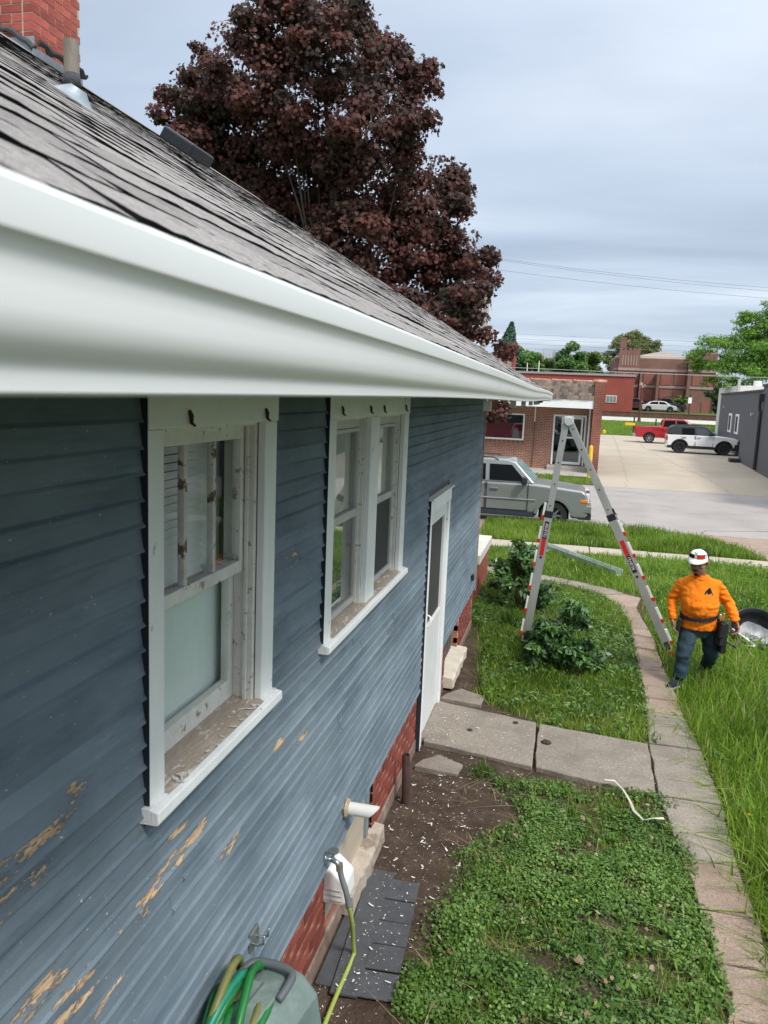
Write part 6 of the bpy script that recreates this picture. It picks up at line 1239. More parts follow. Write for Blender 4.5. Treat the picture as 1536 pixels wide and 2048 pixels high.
# tool belt with pouches (worn by the worker but a thing of its own)
tb = empty('tool_belt', (2.68, 9.09, 0.8)); tb.location = (0, 0, 0); tag(tb, 'black tool belt with loaded pouches around the worker in orange', 'tool belt')
lthr = mat('belt_black_leather', (0.016, 0.016, 0.018), rough=0.6, var=0.2, scale=12, bump=0.3)
V = []; F = []
for i in range(36):
    a = 2 * math.pi * i / 36; dz = -0.035 * max(0, -math.sin(a)) + 0.02 * math.cos(a)
    for rr, zz in ((0.0, -0.020), (0.007, -0.020), (0.007, 0.020), (0.0, 0.020)): V.append((2.677 + (0.196 + rr) * math.cos(a), 9.085 + (0.176 + rr) * math.sin(a), 0.825 + dz + zz))
for i in range(36):
    for j in range(4): a, b = 4 * i, 4 * ((i + 1) % 36); F.append((a + j, a + (j + 1) % 4, b + (j + 1) % 4, b + j))
MB().add(V, F).build('belt', lthr, tb)
for (x, y, z_, w, d, h, rzz, nm) in ((2.905, 9.01, 0.66, 0.045, 0.095, 0.14, 15, 'pouch'), (2.945, 9.06, 0.58, 0.035, 0.06, 0.17, 10, 'pouch'), (2.90, 8.955, 0.70, 0.03, 0.05, 0.09, 0, 'pouch'), (2.465, 9.03, 0.70, 0.03, 0.06, 0.085, -8, 'pouch')):
    Mq = Matrix.Translation((x, y, z_)) @ Matrix.Rotation(R(rzz), 4, 'Z'); MB().prism([(-w, -h), (w * 0.7, -h), (w, h * 0.8), (-w * 0.4, h)], -d, d, 'y', Mq).build(nm, lthr, tb, bevel=0.012, seg=3)
for a, b, r_, m_ in (((2.905, 8.98, 0.78), (2.915, 8.96, 0.885), 0.011, orange), ((2.895, 9.0, 0.78), (2.88, 8.97, 0.865), 0.009, ladw), ((2.94, 9.02, 0.76), (2.975, 8.98, 0.82), 0.006, chrome), ((2.96, 8.99, 0.66), (2.985, 8.97, 0.69), 0.011, chrome)): MB().tube([a, b], r_, 8).build('tool', m_, tb)
hmr = MB().tube([(2.985, 9.0, 0.55), (3.06, 8.94, 0.52)], [0.012, 0.014], 8).tube([(3.05, 8.90, 0.535), (3.09, 8.96, 0.60)], 0.014, 8).build('hammer', mat('tool_brown', (0.10, 0.065, 0.05), rough=0.5), tb)
# ================================================================== VEGETATION
def leaf_cloud(name, P, Nrm, size, m, parent=None, rnd=None, shape='maple', kind=None):
    """many small folded leaf faces. P (n,3), Nrm (n,3) outward-ish direction used for orientation"""
    n = len(P); up_ = np.array([0, 0, 1.0]); d = Nrm + rng.normal(0, 0.55, (n, 3)); d /= np.linalg.norm(d, axis=1, keepdims=True) + 1e-9
    t = np.cross(d, rng.normal(0, 1, (n, 3))); t /= np.linalg.norm(t, axis=1, keepdims=True) + 1e-9; b = np.cross(d, t)
    s = np.asarray(size).reshape(-1, 1) * rng.uniform(0.65, 1.25, (n, 1))
    if shape == 'maple': pts = [(-0.15, -0.5), (0.15, -0.5), (0.55, -0.25), (0.28, 0.0), (0.5, 0.38), (0.15, 0.25), (0.0, 0.62), (-0.15, 0.25), (-0.5, 0.38), (-0.28, 0.0), (-0.55, -0.25)]; ctr = True
    elif shape == 'lance': pts = [(0, -0.5), (0.16, -0.15), (0.15, 0.15), (0, 0.55), (-0.15, 0.15), (-0.16, -0.15)]
    elif shape == 'round': pts = [(0, -0.4), (0.35, -0.28), (0.45, 0.1), (0.18, 0.42), (-0.18, 0.42), (-0.45, 0.1), (-0.35, -0.28)]
    else: pts = [(0, -0.5), (0.4, 0), (0, 0.55), (-0.4, 0)]
    k = len(pts); V = np.zeros((n, k, 3))
    for i, (a, c) in enumerate(pts): V[:, i] = P + t * (a * s) + b * (c * s) + d * (s * (0.18 * abs(a) - 0.10 * c * c))
    F = np.arange(n * k).reshape(n, k); r_ = rng.random(n) if rnd is None else rnd
    o = from_arrays(name, V.reshape(-1, 3), F, m, parent, attr=np.repeat(r_, k))
    if kind: o['kind'] = kind
    return o
def lobes_points(lobes, n_total, shell=0.35):
    """points in ellipsoid lobes (x,y,z,r), denser to the outside; returns points, outward normals, lobe ids"""
    vol = np.array([l[3] ** 2.3 for l in lobes]); cnt = np.maximum(8, (vol / vol.sum() * n_total).astype(int)); PP = []; NN = []; ID = []
    for i, (l, c) in enumerate(zip(lobes, cnt)):
        u = rng.normal(0, 1, (c, 3)); u /= np.linalg.norm(u, axis=1, keepdims=True); rr = rng.random(c) ** shell
        sc = np.array([1, 1, 0.86]) if len(l) < 5 else np.array(l[4])
        PP.append(np.array(l[:3]) + u * (rr * l[3]).reshape(-1, 1) * sc); NN.append(u); ID.append(np.full(c, i))
    return np.concatenate(PP), np.concatenate(NN), np.concatenate(ID)
bark = mat('bark_grey', (0.10, 0.085, 0.07), rough=0.95, var=0.3, scale=5, stretch=(3, 3, 0.5), bump=0.8, bscale=14)
def branches(base, tips, r0, n=6):
    mb = MB(); base = Vector(base)
    for tip in tips:
        tip = Vector(tip); mid = base.lerp(tip, 0.5) + Vector((random.uniform(-.3, .3), random.uniform(-.3, .3), random.uniform(0, .4))); pts = smooth_path([base, base.lerp(mid, .5) + Vector((0, 0, .1)), mid, tip], 3); k = len(pts)
        mb.tube(pts, [r0 * (1 - 0.88 * i / (k - 1)) for i in range(k)], n)
    return mb
# ---- maroon maple beyond the roof
MAPLE = [(-5.77, 18.16, 11.21, 1.17), (-5.86, 17.73, 11.75, 0.8), (-5.24, 18.67, 11.82, 0.72), (-6.63, 17.9, 10.51, 1.09), (-4.39, 17.61, 10.39, 1.19), (-8.13, 18.69, 10.11, 0.9), (-4.04, 20.34, 10.75, 1.17), (-2.81, 19.0, 10.42, 0.46), (-9.1, 19.0, 9.96, 0.55), (-9.45, 19.0, 10.27, 0.3), (-7.67, 19.12, 9.54, 1.29), (-5.53, 18.29, 9.53, 1.47), (-3.73, 17.95, 8.71, 1.33), (-2.78, 17.74, 8.93, 0.68), (-8.22, 18.09, 8.78, 0.7), (-7.37, 20.37, 8.81, 1.37), (-5.45, 20.05, 8.19, 1.61), (-3.58, 19.98, 8.02, 1.41), (-2.45, 19.96, 8.24, 0.77), (-1.83, 19.0, 7.42, 0.46), (-4.25, 18.39, 6.53, 1.3), (-3.01, 19.41, 6.48, 1.25), (-2.08, 19.74, 6.53, 0.89), (-1.23, 19.0, 6.18, 0.46), (-2.35, 20.22, 5.51, 0.97), (-1.2, 17.68, 5.33, 0.54), (-1.57, 19.0, 4.79, 0.49), (-5.92, 19.55, 7.11, 1.0), (-2.6, 19.02, 7.21, 0.85), (-8.16, 19.0, 10.91, 0.49), (-2.5, 19.0, 10.09, 0.24), (-4.36, 19.0, 11.48, 0.49), (-0.5, 19.0, 4.21, 0.29), (-0.65, 19.0, 4.35, 0.2), (-0.99, 19.0, 4.55, 0.29), (-1.38, 19.0, 4.62, 0.3), (-0.55, 19.0, 2.76, 0.27), (-0.69, 19.0, 3.06, 0.22), (-0.42, 19.0, 2.95, 0.17), (-0.84, 19.0, 2.69, 0.29), (-6.27, 19.03, 7.48, 0.85), (-7.21, 18.72, 8.36, 0.84), (-0.92, 19.0, 5.84, 0.27), (-0.94, 19.0, 6.29, 0.22)]
mp = empty('maroon_maple', (-4.8, 19.2, 0)); tag(mp, 'large maroon leaved maple tree behind the grey shingle roof', 'tree'); mp.location = (0, 0, 0)
tk = MB().tube(smooth_path([(-4.9, 19.2, -0.2), (-4.85, 19.2, 1.6), (-4.8, 19.15, 3.2), (-4.75, 19.1, 5.6), (-4.9, 19.0, 8.0), (-5.2, 18.8, 10.6)], 4), [0.36, .33, .3, .29, .28, .27, .26, .25, .24, .23, .22, .2, .18, .16, .14, .12, .10, .08, .06, .04, .03], 10).build('trunk', bark, mp, smooth=True)
branches((-4.8, 19.15, 3.4), [l[:3] for l in MAPLE if l[3] > 0.25], 0.055, 5).build('limbs', bark, mp, smooth=True)
# break every big lobe into clumps so gaps of sky stay open
cl = []
for l in MAPLE:
    if l[3] < 0.32: cl.append(l); continue
    for _ in range(int(8 * l[3] ** 2) + 4):
        u = np.random.default_rng(len(cl)).normal(0, 1, 3); u /= np.linalg.norm(u); rr = random.uniform(0.45, 0.98) * l[3]; cl.append((l[0] + u[0] * rr, l[1] + u[1] * rr, l[2] + u[2] * rr * .88, random.uniform(0.20, 0.36) * (0.75 + 0.3 * l[3]), (1.15, 1.15, 0.75)))
EXTRA = [(-6.6, 19.6, 7.6, 1.2), (-5.2, 19.4, 6.6, 1.2), (-4.0, 19.2, 5.6, 1.1), (-3.1, 18.9, 5.0, 0.9), (-7.4, 19.2, 7.9, 1.0), (-2.3, 18.8, 4.6, 0.7), (-8.6, 19.2, 9.2, 0.7)]
for l in EXTRA:
    for _ in range(14):
        u = rng.normal(0, 1, 3); u /= np.linalg.norm(u); rr = random.uniform(0.3, 1.0) * l[3]; cl.append((l[0] + u[0] * rr, l[1] + u[1] * rr, l[2] + u[2] * rr * .88, random.uniform(0.25, 0.42), (1.15, 1.15, 0.8)))
nclump = len(cl)
cl += [(l[0], l[1], l[2], l[3] * 1.02, (1, 1, 0.9)) for l in MAPLE if l[3] > 0.4] + EXTRA
P, Nn, ID = lobes_points(cl[:nclump], 104000, 0.6); P2, N2, I2 = lobes_points(cl[nclump:], 26000, 0.4); P = np.concatenate([P, P2]); Nn = np.concatenate([Nn, N2]); ID = np.concatenate([ID, I2 + nclump])
tone = np.random.default_rng(5).random(len(cl))[ID]; hz_ = np.clip((P[:, 2] - 4) / 8, 0, 1)
rndv = np.clip(0.62 * tone + rng.normal(0, 0.17, len(P)) + 0.12, 0, 1)
Nn2 = Nn * 0.8 + np.array([0.15, -0.25, 0.25])
leaf_cloud('crown', P, Nn2, 0.098, leaf_mat('maple_maroon', [(0.038, 0.031, 0.023), (0.068, 0.043, 0.033), (0.098, 0.042, 0.034), (0.132, 0.043, 0.037), (0.175, 0.088, 0.056)], rough=0.6, trans=0.25, spec=0.2), mp, rndv, 'maple')
# ---- far trees
def far_tree(name, label, lobes, n, size, cols, trunk=None, shape='diamond', sub=10, trans=0.35, group=None, gap=0.5, sq=0.8):
    root = empty(name, (lobes[0][0], lobes[0][1], float(np.interp(lobes[0][1], HY, HZ)))); root.location = (0, 0, 0); tag(root, label, 'tree', group)
    if trunk: MB().tube(smooth_path(trunk[0], 4), [trunk[1] * (1 - 0.12 * i) for i in range(len(trunk[0]))][:1] + [trunk[1] * (1 - 0.7 * i / (4 * (len(trunk[0]) - 1))) for i in range(1, 4 * (len(trunk[0]) - 1) + 1)], 8).build('trunk', bark, root, smooth=True); branches(trunk[0][-2], [l[:3] for l in lobes], trunk[1] * 0.45, 5).build('limbs', bark, root)
    cl = []
    for l in lobes:
        for _ in range(sub):
            u = rng.normal(0, 1, 3); u /= np.linalg.norm(u); rr = random.uniform(0.35, 1.0) * l[3]; cl.append((l[0] + u[0] * rr, l[1] + u[1] * rr, l[2] + u[2] * rr * 0.85, l[3] * random.uniform(0.22, 0.42) * (gap + .5), (1.2, 1.2, sq)))
    P, Nn, ID = lobes_points(cl, n, 0.5); tone = rng.random(len(cl))[ID]
    leaf_cloud('crown', P, Nn * 0.6 + np.array([0.1, -0.3, 0.5]), size, leaf_mat(name + '_leaves', cols, rough=0.6, trans=trans), root, np.clip(0.55 * tone + rng.normal(0, 0.2, len(P)) + 0.2, 0, 1), shape); return root
G1 = [(0.035, 0.075, 0.014), (0.07, 0.15, 0.02), (0.12, 0.24, 0.03)]
far_tree('locust_tree', 'airy bright green locust tree rising behind the grey workshop', [(17.5, 81, 8.4, 3.4), (14.0, 80, 8.0, 2.3), (12.2, 80, 7.2, 1.2), (20.5, 82, 9.4, 3.2), (16.8, 80, 10.6, 2.0), (19.5, 80, 12.0, 2.2), (14.2, 79, 6.2, 1.9), (16.5, 79, 5.9, 2.0), (19.5, 79, 6.4, 2.2), (23, 82, 9, 3)], 46000, 0.26, [(0.07, 0.15, 0.02), (0.13, 0.27, 0.03), (0.22, 0.40, 0.05)], ([(18.3, 82, 0), (18.2, 82, 3), (18, 82, 6), (17.8, 82, 8)], 0.35), shape='lance', sub=30, gap=0.5, sq=0.5)
far_tree('olive_tree', 'rounded olive green tree behind the armory tower', [(11.2, 150, 12.2, 3.6), (7.6, 150, 11.0, 2.2), (14.8, 150, 11.2, 2.3), (9.0, 150, 13.4, 2.0), (13.2, 150, 13.4, 2.2), (11, 150, 14.6, 1.8)], 22000, 0.45, [(0.09, 0.12, 0.03), (0.15, 0.18, 0.05), (0.22, 0.24, 0.08)], ([(11.2, 150, 2), (11.2, 150, 6), (11.2, 150, 9), (11.2, 150, 12)], 0.4), shape='lance', sub=26, gap=0.5)
grp = 'green trees beyond the long brick building'
for i, (x, zz, r_, lab) in enumerate(((-6.4, 9.0, 2.6, 'deep green round tree standing beside the red brick tower'), (-4.0, 8.6, 2.1, 'mid green bushy tree beside the bare pale branches'), (-1.4, 8.9, 2.3, 'light green bushy tree behind the bare pale branches'), (0.9, 9.7, 2.3, 'blue green full tree in the row past the long brick building'), (3.0, 9.3, 2.1, 'pointed green tree ending the row past the long brick building'), (5.0, 7.2, 1.7, 'low yellow green tree between the row and the armory'))):
    yb = 128 + (i % 3) * 4
    far_tree('broadleaf_tree', lab, [(x, yb, zz, r_), (x - 0.6 * r_, yb, zz - 0.9 * r_, r_ * 0.85), (x + 0.6 * r_, yb, zz - 0.9 * r_, r_ * 0.85), (x, yb - 1, zz - 1.6 * r_, r_)], 9000, 0.42, [[(0.035, 0.095, 0.018), (0.07, 0.17, 0.03), (0.14, 0.27, 0.045)], [(0.06, 0.11, 0.02), (0.11, 0.19, 0.035), (0.18, 0.26, 0.05)], [(0.035, 0.10, 0.04), (0.06, 0.16, 0.06), (0.11, 0.23, 0.08)]][i % 3], ([(x, yb, 2), (x, yb, 4), (x, yb, 6), (x, yb, zz)], 0.2), sub=14, gap=0.7, group=grp)
# conifer and bare tree
cf = empty('conifer'); tag(cf, 'ragged dark conifer top above the red brick tower', 'tree'); P = []; Nn = []
for i in range(1500):
    h = rng.random(); a = rng.uniform(0, 6.28); r_ = (1 - h) * 3.0 * rng.random() ** 0.5 + 0.1; P.append((-9.6 + h * 0.8 + r_ * math.cos(a), 124 + r_ * math.sin(a), 8.5 + 6.0 * h - 0.25 * r_)); Nn.append((math.cos(a), math.sin(a), 0.3))
leaf_cloud('crown', np.array(P), np.array(Nn), 0.75, leaf_mat('conifer_needles', [(0.03, 0.07, 0.04), (0.05, 0.11, 0.06)], trans=0.1), cf, None, 'lance'); MB().tube([(-9.6, 124, 2), (-8.9, 124, 14.3)], [0.25, 0.03], 6).build('trunk', bark, cf)
bt = empty('bare_tree'); tag(bt, 'pale leafless tree standing between the green trees', 'tree'); mbt = MB()
for i in range(46):
    a = rng.uniform(-0.5, 0.5); h = rng.uniform(3, 5.2); mbt.tube([(-3.1, 131, 5 + rng.uniform(-1, 1.5)), (-3.1 + a * h * 0.3, 131, 6.5 + h * 0.45), (-3.1 + a * h * 0.55 + rng.uniform(-.3, .3), 131, 6.0 + h)], [0.07, 0.04, 0.015], 4)
mbt.build('limbs', mat('twig_pale', (0.30, 0.25, 0.19), rough=0.9), bt); MB().tube([(-3.1, 131, 2), (-3.1, 131, 8)], [0.25, 0.1], 6).build('trunk', MATS['twig_pale'], bt)
far_tree('young_tree', 'small bright green young tree beside the pale sedan', [(15.0, 110, 3.9, 0.75), (15.4, 110, 3.5, 0.5), (14.6, 110, 3.5, 0.5)], 900, 0.2, [(0.06, 0.14, 0.02), (0.12, 0.24, 0.03)], ([(15, 110, 1.9), (15, 110, 2.6), (15, 110, 3), (15, 110, 3.9)], 0.05), sub=6)
far_tree('hedge_tree', 'dark green tree filling the gap beside the white shed', [(16.6, 92, 4.2, 1.3), (17.2, 92, 3.0, 1.4)], 2600, 0.3, [(0.02, 0.055, 0.014), (0.04, 0.09, 0.02)], None, sub=10)

# ---- grass
def blades(name, X, Y, H, Wd, m, lean=0.45, rnd=None, kind='stuff', z=None, parent=None):
    n = len(X); Z = hgt(X, Y) - 0.01 if z is None else z; a = rng.uniform(0, 2 * np.pi, n); la = rng.uniform(0, 2 * np.pi, n); ll = np.abs(rng.normal(0, lean, n)) * H
    wx, wy = np.cos(a) * Wd, np.sin(a) * Wd; dx, dy = np.cos(la) * ll, np.sin(la) * ll
    V = np.zeros((n, 6, 3)); hz1 = H * 0.55; hz2 = np.sqrt(np.maximum(H ** 2 - ll ** 2 * 0.8, (0.25 * H) ** 2))
    V[:, 0] = np.stack([X - wx, Y - wy, Z], 1); V[:, 1] = np.stack([X + wx, Y + wy, Z], 1)
    V[:, 2] = np.stack([X + wx * .8 + dx * .35, Y + wy * .8 + dy * .35, Z + hz2 * .6], 1); V[:, 5] = np.stack([X - wx * .8 + dx * .35, Y - wy * .8 + dy * .35, Z + hz2 * .6], 1)
    V[:, 3] = np.stack([X + wx * .12 + dx, Y + wy * .12 + dy, Z + hz2], 1); V[:, 4] = np.stack([X - wx * .12 + dx, Y - wy * .12 + dy, Z + hz2], 1)
    o = np.arange(n)[:, None] * 6; F = np.concatenate([o + np.array([[0, 1, 2, 5]]), o + np.array([[5, 2, 3, 4]])])
    r_ = rng.random(n) if rnd is None else rnd; ob = from_arrays(name, V.reshape(-1, 3), F, m, parent, attr=np.repeat(r_, 6)); ob['kind'] = kind; return ob
grass_m = leaf_mat('grass_blades', [(0.058, 0.110, 0.012), (0.115, 0.215, 0.018), (0.185, 0.32, 0.026), (0.265, 0.40, 0.045), (0.44, 0.43, 0.18)], rough=0.5, trans=0.40)
def scatter(poly, dens, thr=0.0, seed=1, jit=0.12, nscale=2.2):
    xs_ = [p[0] for p in poly]; ys_ = [p[1] for p in poly]; A = (max(xs_) - min(xs_)) * (max(ys_) - min(ys_)); n = int(A * dens)
    X = rng.uniform(min(xs_), max(xs_), n); Y = rng.uniform(min(ys_), max(ys_), n)
    k = in_poly(X + rng.normal(0, jit, n), Y + rng.normal(0, jit, n), poly); X, Y = X[k], Y[k]
    if thr: v = smooth_noise(X, Y, nscale, seed) * 0.6 + smooth_noise(X, Y, nscale * 3, seed + 1) * 0.4; k = rng.random(len(X)) < np.clip((v - thr) / 0.12, 0.02, 1); X, Y = X[k], Y[k]
    return X, Y
def tint(X, Y, seed, lo=0.1, hi=0.8, sp=0.16): return np.clip(lo + (hi - lo) * (smooth_noise(X, Y, 1.1, seed) * .6 + smooth_noise(X, Y, 4, seed + 3) * .4) + rng.normal(0, sp, len(X)), 0, 0.93)
def straw(r_, frac): 
    k = rng.random(len(r_)) < frac; r_[k] = 1.0; return r_
# right lawn: tall near the path and around the worker, shorter towards the sidewalk
def lawn(name, label, poly, dens, h0, hvar, wd, thr, seed, tall=None, frac=0.02, lean=0.5, far=None, jit=0.06):
    X, Y = scatter(poly, dens, thr, seed, jit=jit); H = h0 * (0.55 + 0.9 * rng.random(len(X))) * (0.7 + hvar * smooth_noise(X, Y, 1.6, seed + 9))
    if tall is not None: H *= tall(X, Y)
    if far is not None: k = rng.random(len(X)) < far(X, Y); X, Y, H = X[k], Y[k], H[k]
    ob = blades(name, X, Y, H, wd * (0.4 + 1.1 * rng.random(len(X)) ** 1.5), grass_m, lean, straw(tint(X, Y, seed, 0.0, 0.78, 0.2), frac)); ob['label'] = label; ob['category'] = 'grass'; return ob
BARE = lambda X, Y: 1 - 0.93 * np.exp(-(((X - 3.75) / 0.55) ** 2 + ((Y - 9.6) / 0.75) ** 2) * 1.2)
lawn('grass', 'tall bright green grass on the path side where the worker walks', [p for p in YARD_D], 2600, 0.15, 1.0, 0.0062, 0.0, 11, tall=lambda X, Y: np.where(Y < 10.5, 1.25, 0.75) * np.where(X < 2.62, 0.8, 1.0), frac=0.05, lean=1.1, far=lambda X, Y: BARE(X, Y) * np.where((X > 5.2), 0.25, 1.0) * np.clip(1.25 - Y / 30, 0.5, 1) * np.where((X > 1.12 + 0.32 * Y + 0.6), 0.12, 1.0))
lawn('grass', 'weedy grass patch between the door slab and the cross path', YARD_C, 3600, 0.085, 0.9, 0.0050, 0.22, 21, frac=0.05, lean=0.7)
lawn('grass', 'bright green verge grass between sidewalk and road', VERGE, 2600, 0.13, 1.0, 0.0065, 0.0, 31, frac=0.06, lean=0.8, jit=0.1)
lawn('grass', 'verge grass beyond the driveway', VERGE2, 700, 0.13, 1.0, 0.007, 0.0, 41, frac=0.05)
lawn('grass', 'small rough grass island before the brick shop', [(-3, 31.2), (2.0, 31.2), (1.9, 32.6), (0.6, 33.4), (-3, 33.4)], 500, 0.13, 0.6, 0.011, 0.0, 51, frac=0.12)
# far lawn: short coarse turf blades
X = rng.uniform(3, 26, 26000); Y = rng.uniform(77.2, 95, 26000); ob = blades('grass', X, Y, 0.10 + 0.08 * rng.random(26000), 0.02 + 0 * X, grass_m, 0.4, tint(X, Y, 61, 0.35, 0.8)); ob['label'] = 'mown green lawn beyond the parking lot'; ob['category'] = 'grass'
# ---- clover and creeping weeds
clov_m = leaf_mat('clover_leaves', [(0.035, 0.078, 0.016), (0.062, 0.13, 0.025), (0.105, 0.20, 0.035), (0.19, 0.31, 0.07)], rough=0.45, trans=0.25)
BARES = [(1.22, 4.05, 0.16, 0.12), (1.45, 3.95, 0.12, 0.10), (1.52, 4.5, 0.16, 0.07), (1.32, 5.2, 0.13, 0.10), (1.05, 5.9, 0.30, 0.10), (2.0, 5.95, 0.12, 0.12), (1.75, 4.2, 0.2, 0.05), (0.95, 4.5, 0.08, 0.05)]
def bare_prob(X, Y):
    p = np.ones(len(X))
    for (a, b, c, d) in BARES: p *= 1 - 0.97 * np.exp(-(((X - a) / c) ** 2 + ((Y - b) / d) ** 2) ** 2)
    return p
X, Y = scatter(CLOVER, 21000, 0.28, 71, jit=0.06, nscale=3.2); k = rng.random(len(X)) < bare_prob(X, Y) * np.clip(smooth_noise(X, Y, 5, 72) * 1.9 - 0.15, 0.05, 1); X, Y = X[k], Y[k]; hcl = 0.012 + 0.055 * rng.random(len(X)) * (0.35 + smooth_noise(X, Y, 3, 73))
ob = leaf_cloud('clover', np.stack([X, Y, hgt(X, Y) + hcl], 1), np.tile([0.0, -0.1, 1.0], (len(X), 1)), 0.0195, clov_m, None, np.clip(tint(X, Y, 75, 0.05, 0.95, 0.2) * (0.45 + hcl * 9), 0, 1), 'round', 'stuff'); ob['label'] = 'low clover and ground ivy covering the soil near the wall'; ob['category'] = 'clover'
X, Y = scatter(CLOVER, 2300, 0.30, 81, jit=0.05); k = rng.random(len(X)) < bare_prob(X, Y); X, Y = X[k], Y[k]
ob = blades('grass', X, Y, 0.05 + 0.07 * rng.random(len(X)), 0.0028 + 0 * X, grass_m, 0.9, straw(tint(X, Y, 83), 0.08)); ob['label'] = 'thin grass blades growing through the clover'; ob['category'] = 'grass'
# weeds mixed in the other lawns (broad leaves)
X, Y = scatter(YARD_C, 900, 0.3, 91, jit=0.0); ob = leaf_cloud('weeds', np.stack([X, Y, hgt(X, Y) + 0.03 + 0.05 * rng.random(len(X))], 1), np.tile([0, -0.2, 1.0], (len(X), 1)), 0.06, clov_m, None, None, 'lance', 'stuff'); ob['label'] = 'broad leaved weeds among the grass by the peonies'; ob['category'] = 'weeds'
X, Y = scatter([p for p in YARD_D if True], 160, 0.25, 95, jit=0.0); k = (X < 5.2) & (X > 2.58); X, Y = X[k], Y[k]; ob = leaf_cloud('weeds', np.stack([X, Y, hgt(X, Y) + 0.05 + 0.07 * rng.random(len(X))], 1), np.tile([0, -0.2, 1.0], (len(X), 1)), 0.075, leaf_mat('weed_leaves', [(0.05, 0.12, 0.015), (0.09, 0.20, 0.02), (0.13, 0.26, 0.03)]), None, None, 'lance', 'stuff'); ob['label'] = 'broad leaved weeds in the tall grass'; ob['category'] = 'weeds'
# a few long dry stalks
X = rng.uniform(2.55, 3.9, 46); Y = rng.uniform(6.0, 9.6, 46); ob = blades('dry_stalks', X, Y, rng.uniform(0.22, 0.42, 46), np.full(46, 0.0045), grass_m, 0.75, np.full(46, 1.0)); ob['label'] = 'long pale dry grass stalks beside the path'; ob['category'] = 'grass'
# straw litter on bare soil
X = np.concatenate([rng.normal(3.75, 0.42, 900), rng.uniform(0.1, 2.0, 260)]); Y = np.concatenate([rng.normal(9.6, 0.5, 900), rng.uniform(7.5, 8.6, 260)]); ob = blades('dead_straw', X, Y, 0.05 + 0.06 * rng.random(len(X)), 0.003 + 0 * X, leaf_mat('straw_litter', [(0.20, 0.15, 0.08), (0.36, 0.29, 0.16)], trans=0.1), 3.0, None); ob['label'] = 'pale dead straw on the bare patch by the tipped grill'; ob['category'] = 'straw'
# ---- peonies
def bush(name, label, c, r_, h, n, cols, size, stems=14):
    root = empty(name, (c[0], c[1], 0)); root.location = (0, 0, 0); tag(root, label, 'bush'); cl = []
    for i in range(46):
        a = rng.uniform(0, 6.28); e_ = math.asin(rng.uniform(0.0, 1.0)); jr = rng.uniform(0.6, 1.12); cl.append((c[0] + r_ * 0.82 * jr * math.cos(a) * math.cos(e_), c[1] + r_ * 0.82 * jr * math.sin(a) * math.cos(e_), 0.10 + (h - 0.16) * math.sin(e_) * rng.uniform(0.75, 1.18), r_ * rng.uniform(0.18, 0.30), (1, 1, 0.6)))
    P, Nn, ID = lobes_points(cl, n, 0.5); P[:, 2] = np.maximum(P[:, 2], 0.03); tone = rng.random(len(cl))[ID]
    leaf_cloud('crown', P, Nn * 0.5 + np.array([0, -0.1, 0.9]), size, leaf_mat(name + '_leaves', cols, rough=0.33, trans=0.2, spec=0.55), root, np.clip(0.5 * tone + rng.normal(0, 0.18, len(P)) + 0.2 * (P[:, 2] / h), 0, 1), 'lance')
    mb = MB()
    for i in range(stems): a = rng.uniform(0, 6.28); rr = r_ * rng.uniform(0.3, 0.85); mb.tube([(c[0] + 0.05 * math.cos(a), c[1] + 0.05 * math.sin(a), -0.02), (c[0] + rr * 0.5 * math.cos(a), c[1] + rr * 0.5 * math.sin(a), h * 0.5), (c[0] + rr * math.cos(a), c[1] + rr * math.sin(a), h * 0.85)], [0.008, 0.006, 0.003], 5)
    mb.build('trunk', mat('peony_stem', (0.10, 0.09, 0.03), rough=0.6), root); return root
PC = [(0.03, 0.075, 0.018), (0.055, 0.13, 0.03), (0.10, 0.21, 0.045), (0.17, 0.30, 0.085)]
bush('peony_bush', 'dark leafy peony bush beside the house corner behind the ladder leg', (0.58, 11.75), 0.52, 0.95, 3000, PC, 0.115)
bush('peony_bush', 'dark leafy peony bush in the grass in front of the ladder foot', (1.25, 9.15), 0.47, 0.74, 2800, PC, 0.11)
def clump(name, label, c, n, h, wd, cols, lean=0.6):
    X = rng.normal(c[0], c[2], n); Y = rng.normal(c[1], c[2], n); ob = blades(name, X, Y, h * rng.uniform(0.6, 1.15, n), np.full(n, wd), leaf_mat(name + str(c[0]) + '_l', cols, rough=0.4, trans=0.3), lean, None, 'thing'); tag(ob, label, 'plant')
LC = [(0.04, 0.09, 0.015), (0.08, 0.17, 0.025), (0.12, 0.22, 0.04)]
clump('lily_clump', 'low arching strap leaved clump by the brick foundation', (0.50, 10.55, 0.05), 70, 0.34, 0.011, LC, 0.9); clump('lily_clump', 'strap leaved clump between the two peonies, with pale flattened blades', (1.35, 10.75, 0.09), 110, 0.40, 0.010, LC, 0.8)
clump('iris_clump', 'upright strap leaved clump behind the tipped kettle grill', (3.75, 11.75, 0.11), 120, 0.42, 0.013, LC, 0.4)
clump('weed_tuft', 'small leafy weed tuft alone on the dirt below the door slab', (0.62, 6.16, 0.05), 130, 0.10, 0.006, LC, 0.9); clump('weed_tuft', 'tiny weed tuft in the joint between the door slabs', (1.03, 6.62, 0.03), 30, 0.06, 0.005, LC, 1.0)
